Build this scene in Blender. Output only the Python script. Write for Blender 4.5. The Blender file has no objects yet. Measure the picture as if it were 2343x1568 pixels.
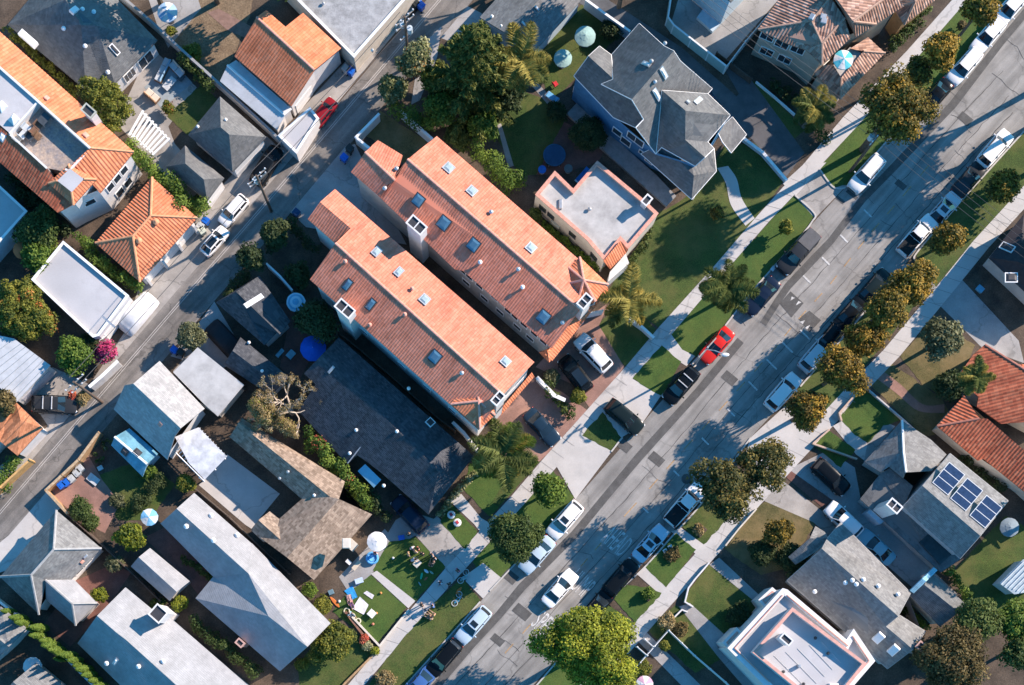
import bpy, bmesh, math, random
import numpy as np
from mathutils import Vector, Matrix, Quaternion

# ---------------------------------------------------------------- camera, sky, sun, exposure
SC = bpy.context.scene
COL = SC.collection
S, NX, NY, H = 21.93, 1058.0, 1516.0, 150.0      # survey pixels per metre, drone foot point, drone height
W_PX, H_PX = 2342.0, 1568.0
cam = bpy.data.objects.new('camera', bpy.data.cameras.new('camera'))
COL.objects.link(cam)
cam.location = (0, 0, H)
cam.data.sensor_width = 36
cam.data.lens = 36 * H / (W_PX / S)
cam.data.shift_x = (W_PX / 2 - NX) / W_PX
cam.data.shift_y = (NY - H_PX / 2) / W_PX
cam.data.clip_end = 1000
SC.camera = cam
SUN_EL = math.radians(29.5)
SUN_DIR = Vector((0.872 * math.cos(SUN_EL), 0.49 * math.cos(SUN_EL), math.sin(SUN_EL))).normalized()
w = bpy.data.worlds.new('World'); SC.world = w; w.use_nodes = True
nt = w.node_tree; bg = nt.nodes['Background']
sky = nt.nodes.new('ShaderNodeTexSky'); sky.sky_type = 'NISHITA'; sky.sun_disc = False
sky.sun_elevation = SUN_EL; sky.sun_rotation = math.atan2(SUN_DIR.x, SUN_DIR.y)
sky.ozone_density = 4.0; sky.air_density = 1.2; sky.dust_density = 0.3
mx = nt.nodes.new('ShaderNodeMix'); mx.data_type = 'RGBA'; mx.blend_type = 'MULTIPLY'
mx.inputs['Factor'].default_value = 1.0
nt.links.new(sky.outputs['Color'], mx.inputs['A'])
mx.inputs['B'].default_value = (0.29, 0.85, 1.06, 1)
nt.links.new(mx.outputs['Result'], bg.inputs['Color'])
bg.inputs['Strength'].default_value = 0.125
sl = bpy.data.lights.new('sun', 'SUN'); sl.energy = 5.0; sl.angle = math.radians(0.5); sl.color = (1.0, 0.83, 0.70)
so = bpy.data.objects.new('sun', sl); COL.objects.link(so); so.location = (60, 40, 90)
so.rotation_euler = (-SUN_DIR).to_track_quat('-Z', 'Y').to_euler()
SC.view_settings.view_transform = 'Standard'; SC.view_settings.look = 'None'
SC.view_settings.exposure = 0.98; SC.view_settings.gamma = 1.0
SC.cycles.max_bounces = 6; SC.cycles.diffuse_bounces = 3; SC.cycles.transparent_max_bounces = 4

RNG = random.Random(7)

# ---------------------------------------------------------------- helpers
def P(dx, dy, z=0.0):
    k = (1 - z / H) / S
    return Vector(((dx - NX) * k, (NY - dy) * k, z))

def tp(c, r, *pts):                     # survey tile coordinates -> survey pixels
    ox, oy = c * 600 / 1.0487, r * 400 / 1.0487
    return [(ox + x * 0.2442, oy + y * 0.2442) for x, y in pts]

def tag(o, label=None, cat=None, group=None, kind=None):
    if label: o['label'] = label
    if cat: o['category'] = cat
    if group: o['group'] = group
    if kind: o['kind'] = kind
    return o

def thing(name, label, cat, loc=(0, 0, 0), rotz=0.0, group=None):
    o = bpy.data.objects.new(name, None); COL.objects.link(o)
    o.empty_display_size = 0.3
    o.location = loc; o.rotation_euler = (0, 0, rotz)
    return tag(o, label, cat, group)

class MB:
    """collects faces and links them as one mesh object"""
    def __init__(s, org=(0, 0, 0)):
        s.v = []; s.f = []; s.m = []; s.uv = []; s.org = Vector(org); s.hasuv = False
    def add(s, vs, fs, m=0, uvs=None):
        b = len(s.v)
        s.v += [tuple(Vector(p) - s.org) for p in vs]
        for i, f in enumerate(fs):
            s.f.append([b + k for k in f]); s.m.append(m)
            s.uv.append(uvs[i] if uvs else None)
        if uvs: s.hasuv = True
    def poly(s, pts, m=0, uv=None):
        s.add(pts, [list(range(len(pts)))], m, [uv] if uv else None)
    def box(s, c, size, rot=0.0, m=0, bevel=0.0, mat=None):
        x, y, z = size[0] / 2, size[1] / 2, size[2] / 2
        if bevel > 0:
            b = min(bevel, x * .9, y * .9, z * .9)
            rings = [(-z, x - b, y - b), (-z + b, x, y), (z - b, x, y), (z, x - b, y - b)]
            vs = []
            for zz, xx, yy in rings:
                vs += [(-xx, -yy, zz), (xx, -yy, zz), (xx, yy, zz), (-xx, yy, zz)]
            fs = [[3, 2, 1, 0], [12, 13, 14, 15]]
            for r in range(3):
                for k in range(4):
                    a = r * 4 + k; bb = r * 4 + (k + 1) % 4
                    fs.append([a, bb, bb + 4, a + 4])
        else:
            vs = [(sx * x, sy * y, sz * z) for sz in (-1, 1) for sx, sy in ((-1, -1), (1, -1), (1, 1), (-1, 1))]
            fs = [[3, 2, 1, 0], [4, 5, 6, 7], [0, 1, 5, 4], [1, 2, 6, 5], [2, 3, 7, 6], [3, 0, 4, 7]]
        M_ = mat if mat is not None else Matrix.Rotation(rot, 3, 'Z')
        c = Vector(c)
        s.add([c + M_ @ Vector(p) for p in vs], fs, m)
    def tube(s, pts, rad, n=8, m=0, caps=True):
        pts = [Vector(p) for p in pts]
        if not isinstance(rad, (list, tuple)): rad = [rad] * len(pts)
        vs = []; fs = []
        for i, p in enumerate(pts):
            d = (pts[min(i + 1, len(pts) - 1)] - pts[max(i - 1, 0)])
            if d.length < 1e-9: d = Vector((0, 0, 1))
            q = d.normalized().to_track_quat('Z', 'Y')
            for k in range(n):
                a = 2 * math.pi * k / n
                vs.append(p + q @ Vector((math.cos(a) * rad[i], math.sin(a) * rad[i], 0)))
        for i in range(len(pts) - 1):
            for k in range(n):
                a = i * n + k; b = i * n + (k + 1) % n
                fs.append([a, b, b + n, a + n])
        if caps:
            fs.append(list(range(n))[::-1]); fs.append([(len(pts) - 1) * n + k for k in range(n)])
        s.add(vs, fs, m)
    def cyl(s, c, r, h, n=16, m=0, r2=None):
        c = Vector(c); s.tube([c, c + Vector((0, 0, h))], [r, r if r2 is None else r2], n, m)
    def ball(s, c, rx, ry=None, rz=None, n=10, m=0):
        ry = rx if ry is None else ry; rz = rx if rz is None else rz
        c = Vector(c); vs = []; fs = []
        R = max(4, n // 2)
        for i in range(R + 1):
            t = math.pi * i / R
            for k in range(n):
                a = 2 * math.pi * k / n
                vs.append(c + Vector((rx * math.sin(t) * math.cos(a), ry * math.sin(t) * math.sin(a), rz * math.cos(t))))
        for i in range(R):
            for k in range(n):
                a = i * n + k; b = i * n + (k + 1) % n
                fs.append([a, a + n, b + n, b])
        s.add(vs, fs, m)
    def prism(s, pts2, z0, z1, m=0):
        """pts2: world xy; closed prism"""
        n = len(pts2)
        if area2(pts2) < 0: pts2 = pts2[::-1]
        vs = [Vector((p[0], p[1], z0)) for p in pts2] + [Vector((p[0], p[1], z1)) for p in pts2]
        fs = [list(range(n))[::-1], list(range(n, 2 * n))] + [[k, (k + 1) % n, (k + 1) % n + n, k + n] for k in range(n)]
        s.add(vs, fs, m)
    def build(s, name, mats, parent=None, smooth=False, loc=None, autosmooth=None):
        me = bpy.data.meshes.new(name)
        me.from_pydata(s.v, [], s.f)
        if not isinstance(mats, (list, tuple)): mats = [mats]
        for mm in mats: me.materials.append(mm)
        if len(mats) > 1: me.polygons.foreach_set('material_index', s.m)
        if s.hasuv:
            ul = me.uv_layers.new(name='UVMap')
            for pl, u in zip(me.polygons, s.uv):
                if u:
                    for li, uvv in zip(pl.loop_indices, u): ul.data[li].uv = uvv
        if smooth: me.polygons.foreach_set('use_smooth', [True] * len(me.polygons))
        if autosmooth: me.set_sharp_from_angle(angle=math.radians(autosmooth))
        me.validate(); me.update()
        o = bpy.data.objects.new(name, me); COL.objects.link(o)
        if parent is not None: o.parent = parent
        if loc is not None: o.location = loc
        return o

def area2(p):
    return sum(p[i][0] * p[(i + 1) % len(p)][1] - p[(i + 1) % len(p)][0] * p[i][1] for i in range(len(p))) / 2

def copy_tree(o, parent=None):
    c = o.copy(); COL.objects.link(c); c.parent = parent
    for ch in [x for x in o.children]: copy_tree(ch, c)
    return c

# ---------------------------------------------------------------- materials
_mats = {}
def M(name, col, rough=0.8, var=0.12, scale=2.0, bump=0.0, bscale=20.0, metal=0.0, spec=0.3, coord='pos',
      col2=None, fine=0.0, fscale=30.0, emit=None, alpha=None, coat=0.0, streak=None):
    if name in _mats: return _mats[name]
    m = bpy.data.materials.new(name); m.use_nodes = True; _mats[name] = m
    nt = m.node_tree; N = nt.nodes; L = nt.links
    b = N['Principled BSDF']
    b.inputs['Roughness'].default_value = rough; b.inputs['Metallic'].default_value = metal
    b.inputs['Specular IOR Level'].default_value = spec
    if coat: b.inputs['Coat Weight'].default_value = coat; b.inputs['Coat Roughness'].default_value = 0.08
    if coord == 'pos': src = N.new('ShaderNodeNewGeometry').outputs['Position']
    elif coord == 'uv': src = N.new('ShaderNodeTexCoord').outputs['UV']
    else: src = N.new('ShaderNodeTexCoord').outputs['Object']
    n1 = N.new('ShaderNodeTexNoise'); n1.inputs['Scale'].default_value = scale; n1.inputs['Detail'].default_value = 8
    n1.inputs['Roughness'].default_value = 0.65
    L.new(src, n1.inputs['Vector'])
    c2 = col2 if col2 else tuple(c * (1 - var) ** 2 for c in col)
    c1 = col if col2 else tuple(min(1, c * (1 + var)) for c in col)
    r = N.new('ShaderNodeValToRGB')
    r.color_ramp.elements[0].position = 0.33; r.color_ramp.elements[1].position = 0.67
    r.color_ramp.elements[0].color = (*c2, 1); r.color_ramp.elements[1].color = (*c1, 1)
    L.new(n1.outputs['Fac'], r.inputs['Fac'])
    out = r.outputs['Color']
    if fine > 0:
        n2 = N.new('ShaderNodeTexNoise'); n2.inputs['Scale'].default_value = fscale; n2.inputs['Detail'].default_value = 3
        L.new(src, n2.inputs['Vector'])
        mr = N.new('ShaderNodeMapRange'); mr.inputs['From Min'].default_value = 0.3; mr.inputs['From Max'].default_value = 0.7
        mr.inputs['To Min'].default_value = 1 - fine; mr.inputs['To Max'].default_value = 1 + fine
        L.new(n2.outputs['Fac'], mr.inputs['Value'])
        v = N.new('ShaderNodeVectorMath'); v.operation = 'SCALE'
        L.new(out, v.inputs[0]); L.new(mr.outputs['Result'], v.inputs['Scale'])
        out = v.outputs['Vector']
    L.new(out, b.inputs['Base Color'])
    if bump > 0:
        nb = N.new('ShaderNodeTexNoise'); nb.inputs['Scale'].default_value = bscale; nb.inputs['Detail'].default_value = 4
        L.new(src, nb.inputs['Vector'])
        bp = N.new('ShaderNodeBump'); bp.inputs['Strength'].default_value = bump; bp.inputs['Distance'].default_value = 0.05
        L.new(nb.outputs['Fac'], bp.inputs['Height']); L.new(bp.outputs['Normal'], b.inputs['Normal'])
    if emit:
        b.inputs['Emission Color'].default_value = (*emit, 1); b.inputs['Emission Strength'].default_value = 1
    m.diffuse_color = (*col, 1)
    return m

def tile_mat(name, c1, c2, c3, u=0.25, v=0.38, rough=0.8):
    """clay / shingle tiles: each tile its own tone, courses across the slope, weathering"""
    if name in _mats: return _mats[name]
    m = bpy.data.materials.new(name); m.use_nodes = True; _mats[name] = m
    nt = m.node_tree; N = nt.nodes; L = nt.links; b = N['Principled BSDF']
    b.inputs['Roughness'].default_value = rough; b.inputs['Specular IOR Level'].default_value = 0.25
    uv = N.new('ShaderNodeTexCoord').outputs['UV']
    dv = N.new('ShaderNodeVectorMath'); dv.operation = 'DIVIDE'; dv.inputs[1].default_value = (u, v, 1); L.new(uv, dv.inputs[0])
    fl = N.new('ShaderNodeVectorMath'); fl.operation = 'FLOOR'; L.new(dv.outputs[0], fl.inputs[0])
    wn = N.new('ShaderNodeTexWhiteNoise'); wn.noise_dimensions = '2D'; L.new(fl.outputs[0], wn.inputs['Vector'])
    r = N.new('ShaderNodeValToRGB'); e = r.color_ramp.elements
    e[0].position = 0; e[0].color = (*c1, 1); e[1].position = 1; e[1].color = (*c3, 1)
    x = e.new(0.55); x.color = (*c2, 1)
    L.new(wn.outputs['Value'], r.inputs['Fac'])
    n1 = N.new('ShaderNodeTexNoise'); n1.inputs['Scale'].default_value = 0.7; n1.inputs['Detail'].default_value = 6; L.new(uv, n1.inputs['Vector'])
    mr = N.new('ShaderNodeMapRange'); mr.inputs['From Min'].default_value = 0.3; mr.inputs['From Max'].default_value = 0.7
    mr.inputs['To Min'].default_value = 0.86; mr.inputs['To Max'].default_value = 1.08; L.new(n1.outputs['Fac'], mr.inputs['Value'])
    vm = N.new('ShaderNodeVectorMath'); vm.operation = 'SCALE'; L.new(r.outputs['Color'], vm.inputs[0]); L.new(mr.outputs['Result'], vm.inputs['Scale'])
    L.new(vm.outputs['Vector'], b.inputs['Base Color'])
    sp = N.new('ShaderNodeSeparateXYZ'); L.new(dv.outputs[0], sp.inputs[0])
    fr = N.new('ShaderNodeMath'); fr.operation = 'FRACT'; L.new(sp.outputs['Y'], fr.inputs[0])
    bp = N.new('ShaderNodeBump'); bp.inputs['Strength'].default_value = 0.7; bp.inputs['Distance'].default_value = 0.05
    L.new(fr.outputs[0], bp.inputs['Height']); L.new(bp.outputs['Normal'], b.inputs['Normal'])
    return m

TERRA = tile_mat('terracotta_tiles', (.60, .198, .118), (.645, .225, .14), (.70, .26, .168))
TERRA_OR = tile_mat('orange_clay_tiles', (.60, .185, .085), (.65, .215, .105), (.69, .25, .13), u=.34)
TERRA_RED = tile_mat('red_clay_tiles', (.40, .10, .05), (.50, .14, .07), (.58, .19, .10), u=.30)
MIXTILE = tile_mat('mixed_clay_tiles', (.22, .12, .09), (.40, .235, .17), (.55, .36, .28), u=.30, v=.42)
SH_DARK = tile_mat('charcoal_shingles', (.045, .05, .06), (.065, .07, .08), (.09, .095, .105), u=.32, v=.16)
SH_BLUE = tile_mat('slate_grey_shingles', (.125, .128, .13), (.15, .153, .154), (.175, .178, .176), u=.32, v=.16)
SH_GREY = tile_mat('grey_shingles', (.17, .17, .17), (.21, .21, .205), (.25, .25, .245), u=.32, v=.16)
SH_LIGHT = tile_mat('pale_grey_shingles', (.30, .30, .30), (.35, .345, .34), (.40, .395, .39), u=.32, v=.16)
SH_WHITE = tile_mat('off_white_shingles', (.285, .288, .298), (.305, .308, .318), (.325, .327, .338), u=.32, v=.2)
SH_BROWN = tile_mat('brown_shingles', (.20, .145, .105), (.29, .215, .16), (.37, .28, .21), u=.30, v=.20)
SH_ORANGE = tile_mat('orange_brown_shingles', (.33, .13, .06), (.41, .165, .08), (.48, .20, .10), u=.30, v=.18)
RIDGE_T = M('terracotta_ridge', (.66, .32, .24), var=.15, scale=4)
RIDGE_M = M('mixed_ridge', (.42, .27, .2), var=.15, scale=4)
WHITE = M('white_stucco', (.66, .64, .625), var=.06, scale=1.5, bump=.15, bscale=40)
CREAM = M('cream_stucco', (.60, .54, .46), var=.08, scale=1.5, bump=.15, bscale=40)
BEIGE = M('beige_stucco', (.42, .34, .27), var=.08, scale=1.5, bump=.15, bscale=40)
GREYW = M('grey_stucco', (.50, .48, .46), var=.08, scale=1.2, bump=.15, bscale=40)
BLUEW = M('blue_clapboard', (.055, .19, .36), var=.10, scale=2)
PALEB = M('pale_blue_clapboard', (.45, .55, .62), var=.06, scale=2)
TRIM = M('white_trim_paint', (.78, .77, .75), rough=.5, var=.03)
TRIMG = M('grey_trim_paint', (.30, .30, .30), rough=.5, var=.05)
GLASS = M('window_glass', (.03, .045, .06), rough=.08, var=.2, scale=.6, spec=.8)
SKYGLASS = M('skylight_acrylic', (.07, .16, .24), rough=.12, var=.1, scale=.8, spec=.8)
FLATW = M('white_roof_membrane', (.46, .45, .455), var=.07, scale=.9, fine=.05, fscale=12)
FLATG = M('grey_roof_membrane', (.45, .44, .425), var=.08, scale=.7, fine=.05, fscale=14)
FLATOLD = M('worn_grey_roofing', (.36, .36, .36), var=.16, scale=1.1, fine=.12, fscale=9, bump=.2)
METALW = M('white_metal_roofing', (.52, .53, .54), rough=.45, var=.05, scale=1.0)
def grime(m, sc, amt, stretch=(1, 1, 1), coord='UV'):
    """weather stains that belong to the surface"""
    nt = m.node_tree; N = nt.nodes; L = nt.links; b = N['Principled BSDF']; old = b.inputs['Base Color'].links[0].from_socket
    src = N.new('ShaderNodeTexCoord').outputs['UV'] if coord == 'UV' else N.new('ShaderNodeNewGeometry').outputs['Position']
    v = N.new('ShaderNodeVectorMath'); v.operation = 'MULTIPLY'; v.inputs[1].default_value = stretch; L.new(src, v.inputs[0])
    n = N.new('ShaderNodeTexNoise'); n.inputs['Scale'].default_value = sc; n.inputs['Detail'].default_value = 9; n.inputs['Roughness'].default_value = .7; L.new(v.outputs[0], n.inputs['Vector'])
    mr = N.new('ShaderNodeMapRange'); mr.inputs['From Min'].default_value = .46; mr.inputs['From Max'].default_value = .70; mr.inputs['To Min'].default_value = 1; mr.inputs['To Max'].default_value = 1 - amt; L.new(n.outputs['Fac'], mr.inputs['Value'])
    s_ = N.new('ShaderNodeVectorMath'); s_.operation = 'SCALE'; L.new(old, s_.inputs[0]); L.new(mr.outputs[0], s_.inputs['Scale']); L.new(s_.outputs[0], b.inputs['Base Color'])
for m_, a_ in ((TERRA, .32), (TERRA_OR, .34), (TERRA_RED, .4), (MIXTILE, .3), (SH_DARK, .4), (SH_BLUE, .3), (SH_GREY, .3), (SH_LIGHT, .15), (SH_WHITE, .13), (SH_BROWN, .3)): grime(m_, .55, a_, (1.6, .35, 1))
for m_, a_ in ((FLATW, .22), (FLATG, .3), (FLATOLD, .4), (METALW, .25)): grime(m_, .45, a_, (1, 1, 1), 'pos')
GALV = M('galvanised_metal', (.50, .51, .52), rough=.4, metal=.6, var=.1, scale=3)
DARKM = M('dark_metal', (.05, .05, .055), rough=.45, var=.1)
WOOD = M('brown_timber', (.20, .115, .065), var=.25, scale=5, fine=.2, fscale=40)
TANWOOD = M('tan_fence_boards', (.40, .25, .13), var=.2, scale=3, fine=.15, fscale=25)
POLEWOOD = M('weathered_pole_timber', (.12, .085, .065), var=.2, scale=6)
BARK = M('tree_bark', (.13, .10, .075), var=.25, scale=6, coord='obj', bump=.4)
PALEBARK = M('pale_bare_bark', (.56, .46, .36), var=.2, scale=6, coord='obj')
# ---------------------------------------------------------------- building kit
def clip_half(poly, f):
    """Sutherland-Hodgman: keep f(p) >= 0"""
    out = []
    n = len(poly)
    for i in range(n):
        a = poly[i]; b = poly[(i + 1) % n]; fa = f(a); fb = f(b)
        if fa >= 0: out.append(a)
        if (fa >= 0) != (fb >= 0):
            out.append(a.lerp(b, fa / (fa - fb)))
    return out

def inset(poly, d):
    """offset a world-xy ring inwards by d"""
    n = len(poly); sgn = 1 if area2(poly) > 0 else -1; out = []
    for i in range(n):
        a = Vector(poly[i - 1][:2]); b = Vector(poly[i][:2]); c = Vector(poly[(i + 1) % n][:2])
        u = (b - a).normalized(); v = (c - b).normalized()
        n1 = Vector((-u.y, u.x)) * sgn; n2 = Vector((-v.y, v.x)) * sgn
        q = n1 + n2
        k = d / max(0.35, (1 + n1.dot(n2)) / 2) / 2
        out.append(b + q * k)
    return out

def pt_in(p, poly):
    c = False; n = len(poly)
    for i in range(n):
        a = poly[i]; b = poly[i - 1]
        if (a[1] > p[1]) != (b[1] > p[1]) and p[0] < (b[0] - a[0]) * (p[1] - a[1]) / (b[1] - a[1]) + a[0]: c = not c
    return c

def newell(ps):
    n = Vector((0, 0, 0))
    for i in range(len(ps)):
        a = ps[i]; b = ps[(i + 1) % len(ps)]
        n += Vector(((a.y - b.y) * (a.z + b.z), (a.z - b.z) * (a.x + b.x), (a.x - b.x) * (a.y + b.y)))
    n.normalize()
    return n if n.z > 0 else -n

class House:
    def __init__(s, name, label, cat, at, group=None):
        s.org = P(*at); s.root = thing(name, label, cat, s.org, 0, group)
        s.faces = []; s.walls = []
    def mb(s): return MB(s.org)
    def put(s, m, name, mats, parent=None, **k): return m.build(name, mats, parent or s.root, **k)
    def roof(s, V, F, mat, rib=0.0, amp=0.036, th=0.16, caps=None, name='roof', label=None, fascia=None, steep=None):
        if steep: V = {k: (p[0], p[1], steep[0] + (p[2] - steep[0]) * steep[1]) for k, p in V.items()}
        W = {k: P(*p) for k, p in V.items()}
        m = s.mb(); edges = {}
        for f in F:
            ks = f.split(); ps = [W[k] for k in ks]
            a = area2(ps)
            if a < 0: ps = ps[::-1]; ks = ks[::-1]
            n = newell(ps); s.faces.append((ps, n))
            dn = Vector((n.x, n.y, 0))
            flat = dn.length < 0.02
            u = Vector((1, 0, 0)) if flat else Vector((-n.y, n.x, 0)).normalized()
            v = n.cross(u)
            uvof = lambda p: (p.dot(u), p.dot(v))
            if rib and not flat:
                us = [p.dot(u) for p in ps]; h = rib / 2
                k0 = math.floor(min(us) / h); k1 = math.ceil(max(us) / h)
                for k in range(k0, k1):
                    lo, hi = k * h, (k + 1) * h
                    q = clip_half(clip_half(ps, lambda p: p.dot(u) - lo), lambda p: hi - p.dot(u))
                    if len(q) < 3: continue
                    out = []
                    for p in q:
                        t = (p.dot(u) - lo) / h
                        if k % 2: t = 1 - t
                        out.append(p + n * (amp * t))
                    m.poly(out, 0, [uvof(p) for p in q])
            else:
                m.poly(ps, 0, [uvof(p) for p in ps])
            for i in range(len(ks)):
                e = frozenset((ks[i], ks[(i + 1) % len(ks)]))
                edges.setdefault(e, []).append((ps[i], ps[(i + 1) % len(ks)], n))
            m.poly([p - Vector((0, 0, th)) for p in ps][::-1], 0)
        for e, l in edges.items():
            if len(l) == 1:
                a, b, n = l[0]; d = Vector((0, 0, th))
                m.poly([a - d, b - d, b, a], 0)
        r = s.put(m, name, mat)
        if fascia:
            fm = s.mb()
            for e, l in edges.items():
                if len(l) == 1:
                    a, b, n = l[0]; fm.tube([a - Vector((0, 0, .05)), b - Vector((0, 0, .05))], .055, 4)
            s.put(fm, 'fascia', fascia, r)
        if label: r['label'] = label
        if caps:
            for e, l in edges.items():
                if len(l) == 2 and (l[0][2] - l[1][2]).length > 0.15:
                    a, b, n0 = l[0]; n1 = l[1][2]
                    mid = (a + b) / 2
                    if (n0 - n1).dot((s_cent(l[0], s.faces) - mid)) < 0: continue
                    m = s.mb(); m.tube([a + Vector((0, 0, .03)), b + Vector((0, 0, .03))], 0.13, 6); s.put(m, 'ridge_cap', caps, r)
        return r
    def wall(s, ring, mat, d=0.4, z0=0.0, name='wall', trim=0.14):
        """ring: [(dx,dy,ztop)] on the eave line; walls stand d metres inside it"""
        W = [P(*p) for p in ring]; zs = [p[2] - trim for p in ring]
        q = inset(W, d) if d else [Vector(p[:2]) for p in W]
        n = len(q); m = s.mb()
        if area2(q) < 0: q = q[::-1]; zs = zs[::-1]
        for i in range(n):
            a, b = q[i], q[(i + 1) % n]
            m.poly([(a.x, a.y, z0), (b.x, b.y, z0), (b.x, b.y, zs[(i + 1) % n]), (a.x, a.y, zs[i])])
            s.walls.append((a, b))
        s.put(m, name, mat)
        return q
    def side(s, dx, dy):
        """wall whose middle is nearest to the survey point"""
        p = P(dx, dy).xy
        return min(s.walls, key=lambda w_: ((w_[0] + w_[1]) / 2 - p).length)
    def window(s, wl, t, z, wd, ht, frame=None, name='window', cols=1, glass=None, sill=False):
        a, b = wl; u = (b - a); L = u.length; u /= L
        nrm = Vector((u.y, -u.x)); c = a + u * (t * L if t <= 1 else t)
        rot = math.atan2(u.y, u.x)
        m = s.mb()
        f = 0.09
        o = c + nrm * 0.03
        for sx in (-1, 1): m.box((o.x + u.x * sx * (wd / 2 - f / 2), o.y + u.y * sx * (wd / 2 - f / 2), z), (f, .1, ht), rot)
        for sz in (-1, 1): m.box((o.x, o.y, z + sz * (ht / 2 - f / 2)), (wd - 2 * f, .1, f), rot)
        for k in range(1, cols):
            xx = -wd / 2 + wd * k / cols
            m.box((o.x + u.x * xx, o.y + u.y * xx, z), (.05, .09, ht - 2 * f), rot)
        fo = s.put(m, name, frame or TRIM)
        m = s.mb(); o = c + nrm * 0.015
        m.box((o.x, o.y, z), (wd - 2 * f, .05, ht - 2 * f), rot)
        s.put(m, 'pane', glass or GLASS, fo)
        return fo
    def garage(s, wl, t, wd, ht, mat=None, name='garage_door'):
        a, b = wl; u = (b - a); L = u.length; u /= L; nrm = Vector((u.y, -u.x)); c = a + u * (t * L)
        rot = math.atan2(u.y, u.x); m = s.mb(); n = 4
        for k in range(n):
            o = c + nrm * (0.02 + .012 * (k % 2))
            m.box((o.x, o.y, ht * (k + .5) / n), (wd, .06, ht / n - .03), rot)
        return s.put(m, name, mat or TRIM)
    def door(s, wl, t, mat=None):
        a, b = wl; u = (b - a); L = u.length; u /= L; nrm = Vector((u.y, -u.x)); c = a + u * (t * L) + nrm * .03
        rot = math.atan2(u.y, u.x); m = s.mb(); m.box((c.x, c.y, 1.03), (.95, .08, 2.05), rot)
        d = s.put(m, 'door', mat or WOOD)
        m = s.mb(); h = c + nrm * .07 + u * .36; m.ball((h.x, h.y, 1.0), .04, n=8); s.put(m, 'handle', GALV, d)
    def on(s, dx, dy, zg=5.0):
        z = zg; n = Vector((0, 0, 1))
        for _ in range(6):
            p = P(dx, dy, z); best = None
            for ps, nn in s.faces:
                if pt_in(p, ps):
                    zz = ps[0].z - ((p.x - ps[0].x) * nn.x + (p.y - ps[0].y) * nn.y) / nn.z
                    if best is None or zz > best[0]: best = (zz, nn)
            if best is None: break
            z, n = best
        return P(dx, dy, z), n
    def frame_on(s, n):
        u = Vector((-n.y, n.x, 0)); u = Vector((1, 0, 0)) if u.length < .02 else u.normalized()
        v = n.cross(u)
        return Matrix((u, v, n)).transposed()
    def skylight(s, dx, dy, wd, ht, pane=None, raise_=.14, mat=None):
        p, n = s.on(dx, dy); Mx = s.frame_on(n); m = s.mb()
        f = .09
        for sx in (-1, 1): m.box(p + Mx @ Vector((sx * (wd / 2 - f / 2), 0, raise_ / 2)), (f, ht, raise_), mat=Mx)
        for sy in (-1, 1): m.box(p + Mx @ Vector((0, sy * (ht / 2 - f / 2), raise_ / 2)), (wd - 2 * f, f, raise_), mat=Mx)
        o = s.put(m, 'skylight', mat or GALV)
        m = s.mb(); a, b = wd / 2 - f, ht / 2 - f
        vs = [p + Mx @ Vector(q) for q in ((-a, -b, raise_ - .02), (a, -b, raise_ - .02), (a, b, raise_ - .02), (-a, b, raise_ - .02),
              (-a * .55, -b * .55, raise_ + .09), (a * .55, -b * .55, raise_ + .09), (a * .55, b * .55, raise_ + .09), (-a * .55, b * .55, raise_ + .09))]
        m.add(vs, [[4, 5, 6, 7], [0, 1, 5, 4], [1, 2, 6, 5], [2, 3, 7, 6], [3, 0, 4, 7]])
        s.put(m, 'pane', pane or SKYGLASS, o)
    def vent(s, dx, dy, r=.12, h=.45, mat=None, cap=True):
        h *= .55
        p, n = s.on(dx, dy); m = s.mb(); m.cyl(p - Vector((0, 0, .1)), r, h + .1, 10)
        if cap: m.tube([p + Vector((0, 0, h)), p + Vector((0, 0, h + .06)), p + Vector((0, 0, h + .2))], [r * 1.7, r * 1.7, r * .3], 10)
        s.put(m, 'vent', mat or GALV)
    def boxvent(s, dx, dy, sx=.5, sy=.7, h=.25, mat=None, rot=None):
        p, n = s.on(dx, dy); Mx = s.frame_on(n); m = s.mb()
        m.box(p + Mx @ Vector((0, 0, h / 2)), (sx, sy, h), mat=Mx, bevel=.05)
        s.put(m, 'vent', mat or GALV)
    def chimney(s, dx, dy, ztop, sx, sy, rot, mat=None, zb=0.0, cap=None, flues=2):
        """dx,dy = top centre as seen"""
        p = P(dx, dy, ztop); m = s.mb()
        m.box((p.x, p.y, (ztop + zb) / 2), (sx, sy, ztop - zb), rot)
        o = s.put(m, 'chimney', mat or WHITE)
        m = s.mb(); Mr = Matrix.Rotation(rot, 3, 'Z'); q = Vector((p.x, p.y, ztop + .08))
        t = .14
        for k in (-1, 1):
            m.box(q + Mr @ Vector((k * (sx / 2 + .02), 0, 0)), (t, sy + .18, .2), rot)
            m.box(q + Mr @ Vector((0, k * (sy / 2 + .02), 0)), (sx - t + .04, t, .2), rot)
        if flues == 2: m.box(q, (.1, sy - t, .18), rot)
        s.put(m, 'chimney_cap', cap or mat or WHITE, o)
        m = s.mb(); m.box((p.x, p.y, ztop + .02), (sx - .1, sy - .1, .05), rot); s.put(m, 'flue', DARKM, o)
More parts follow.
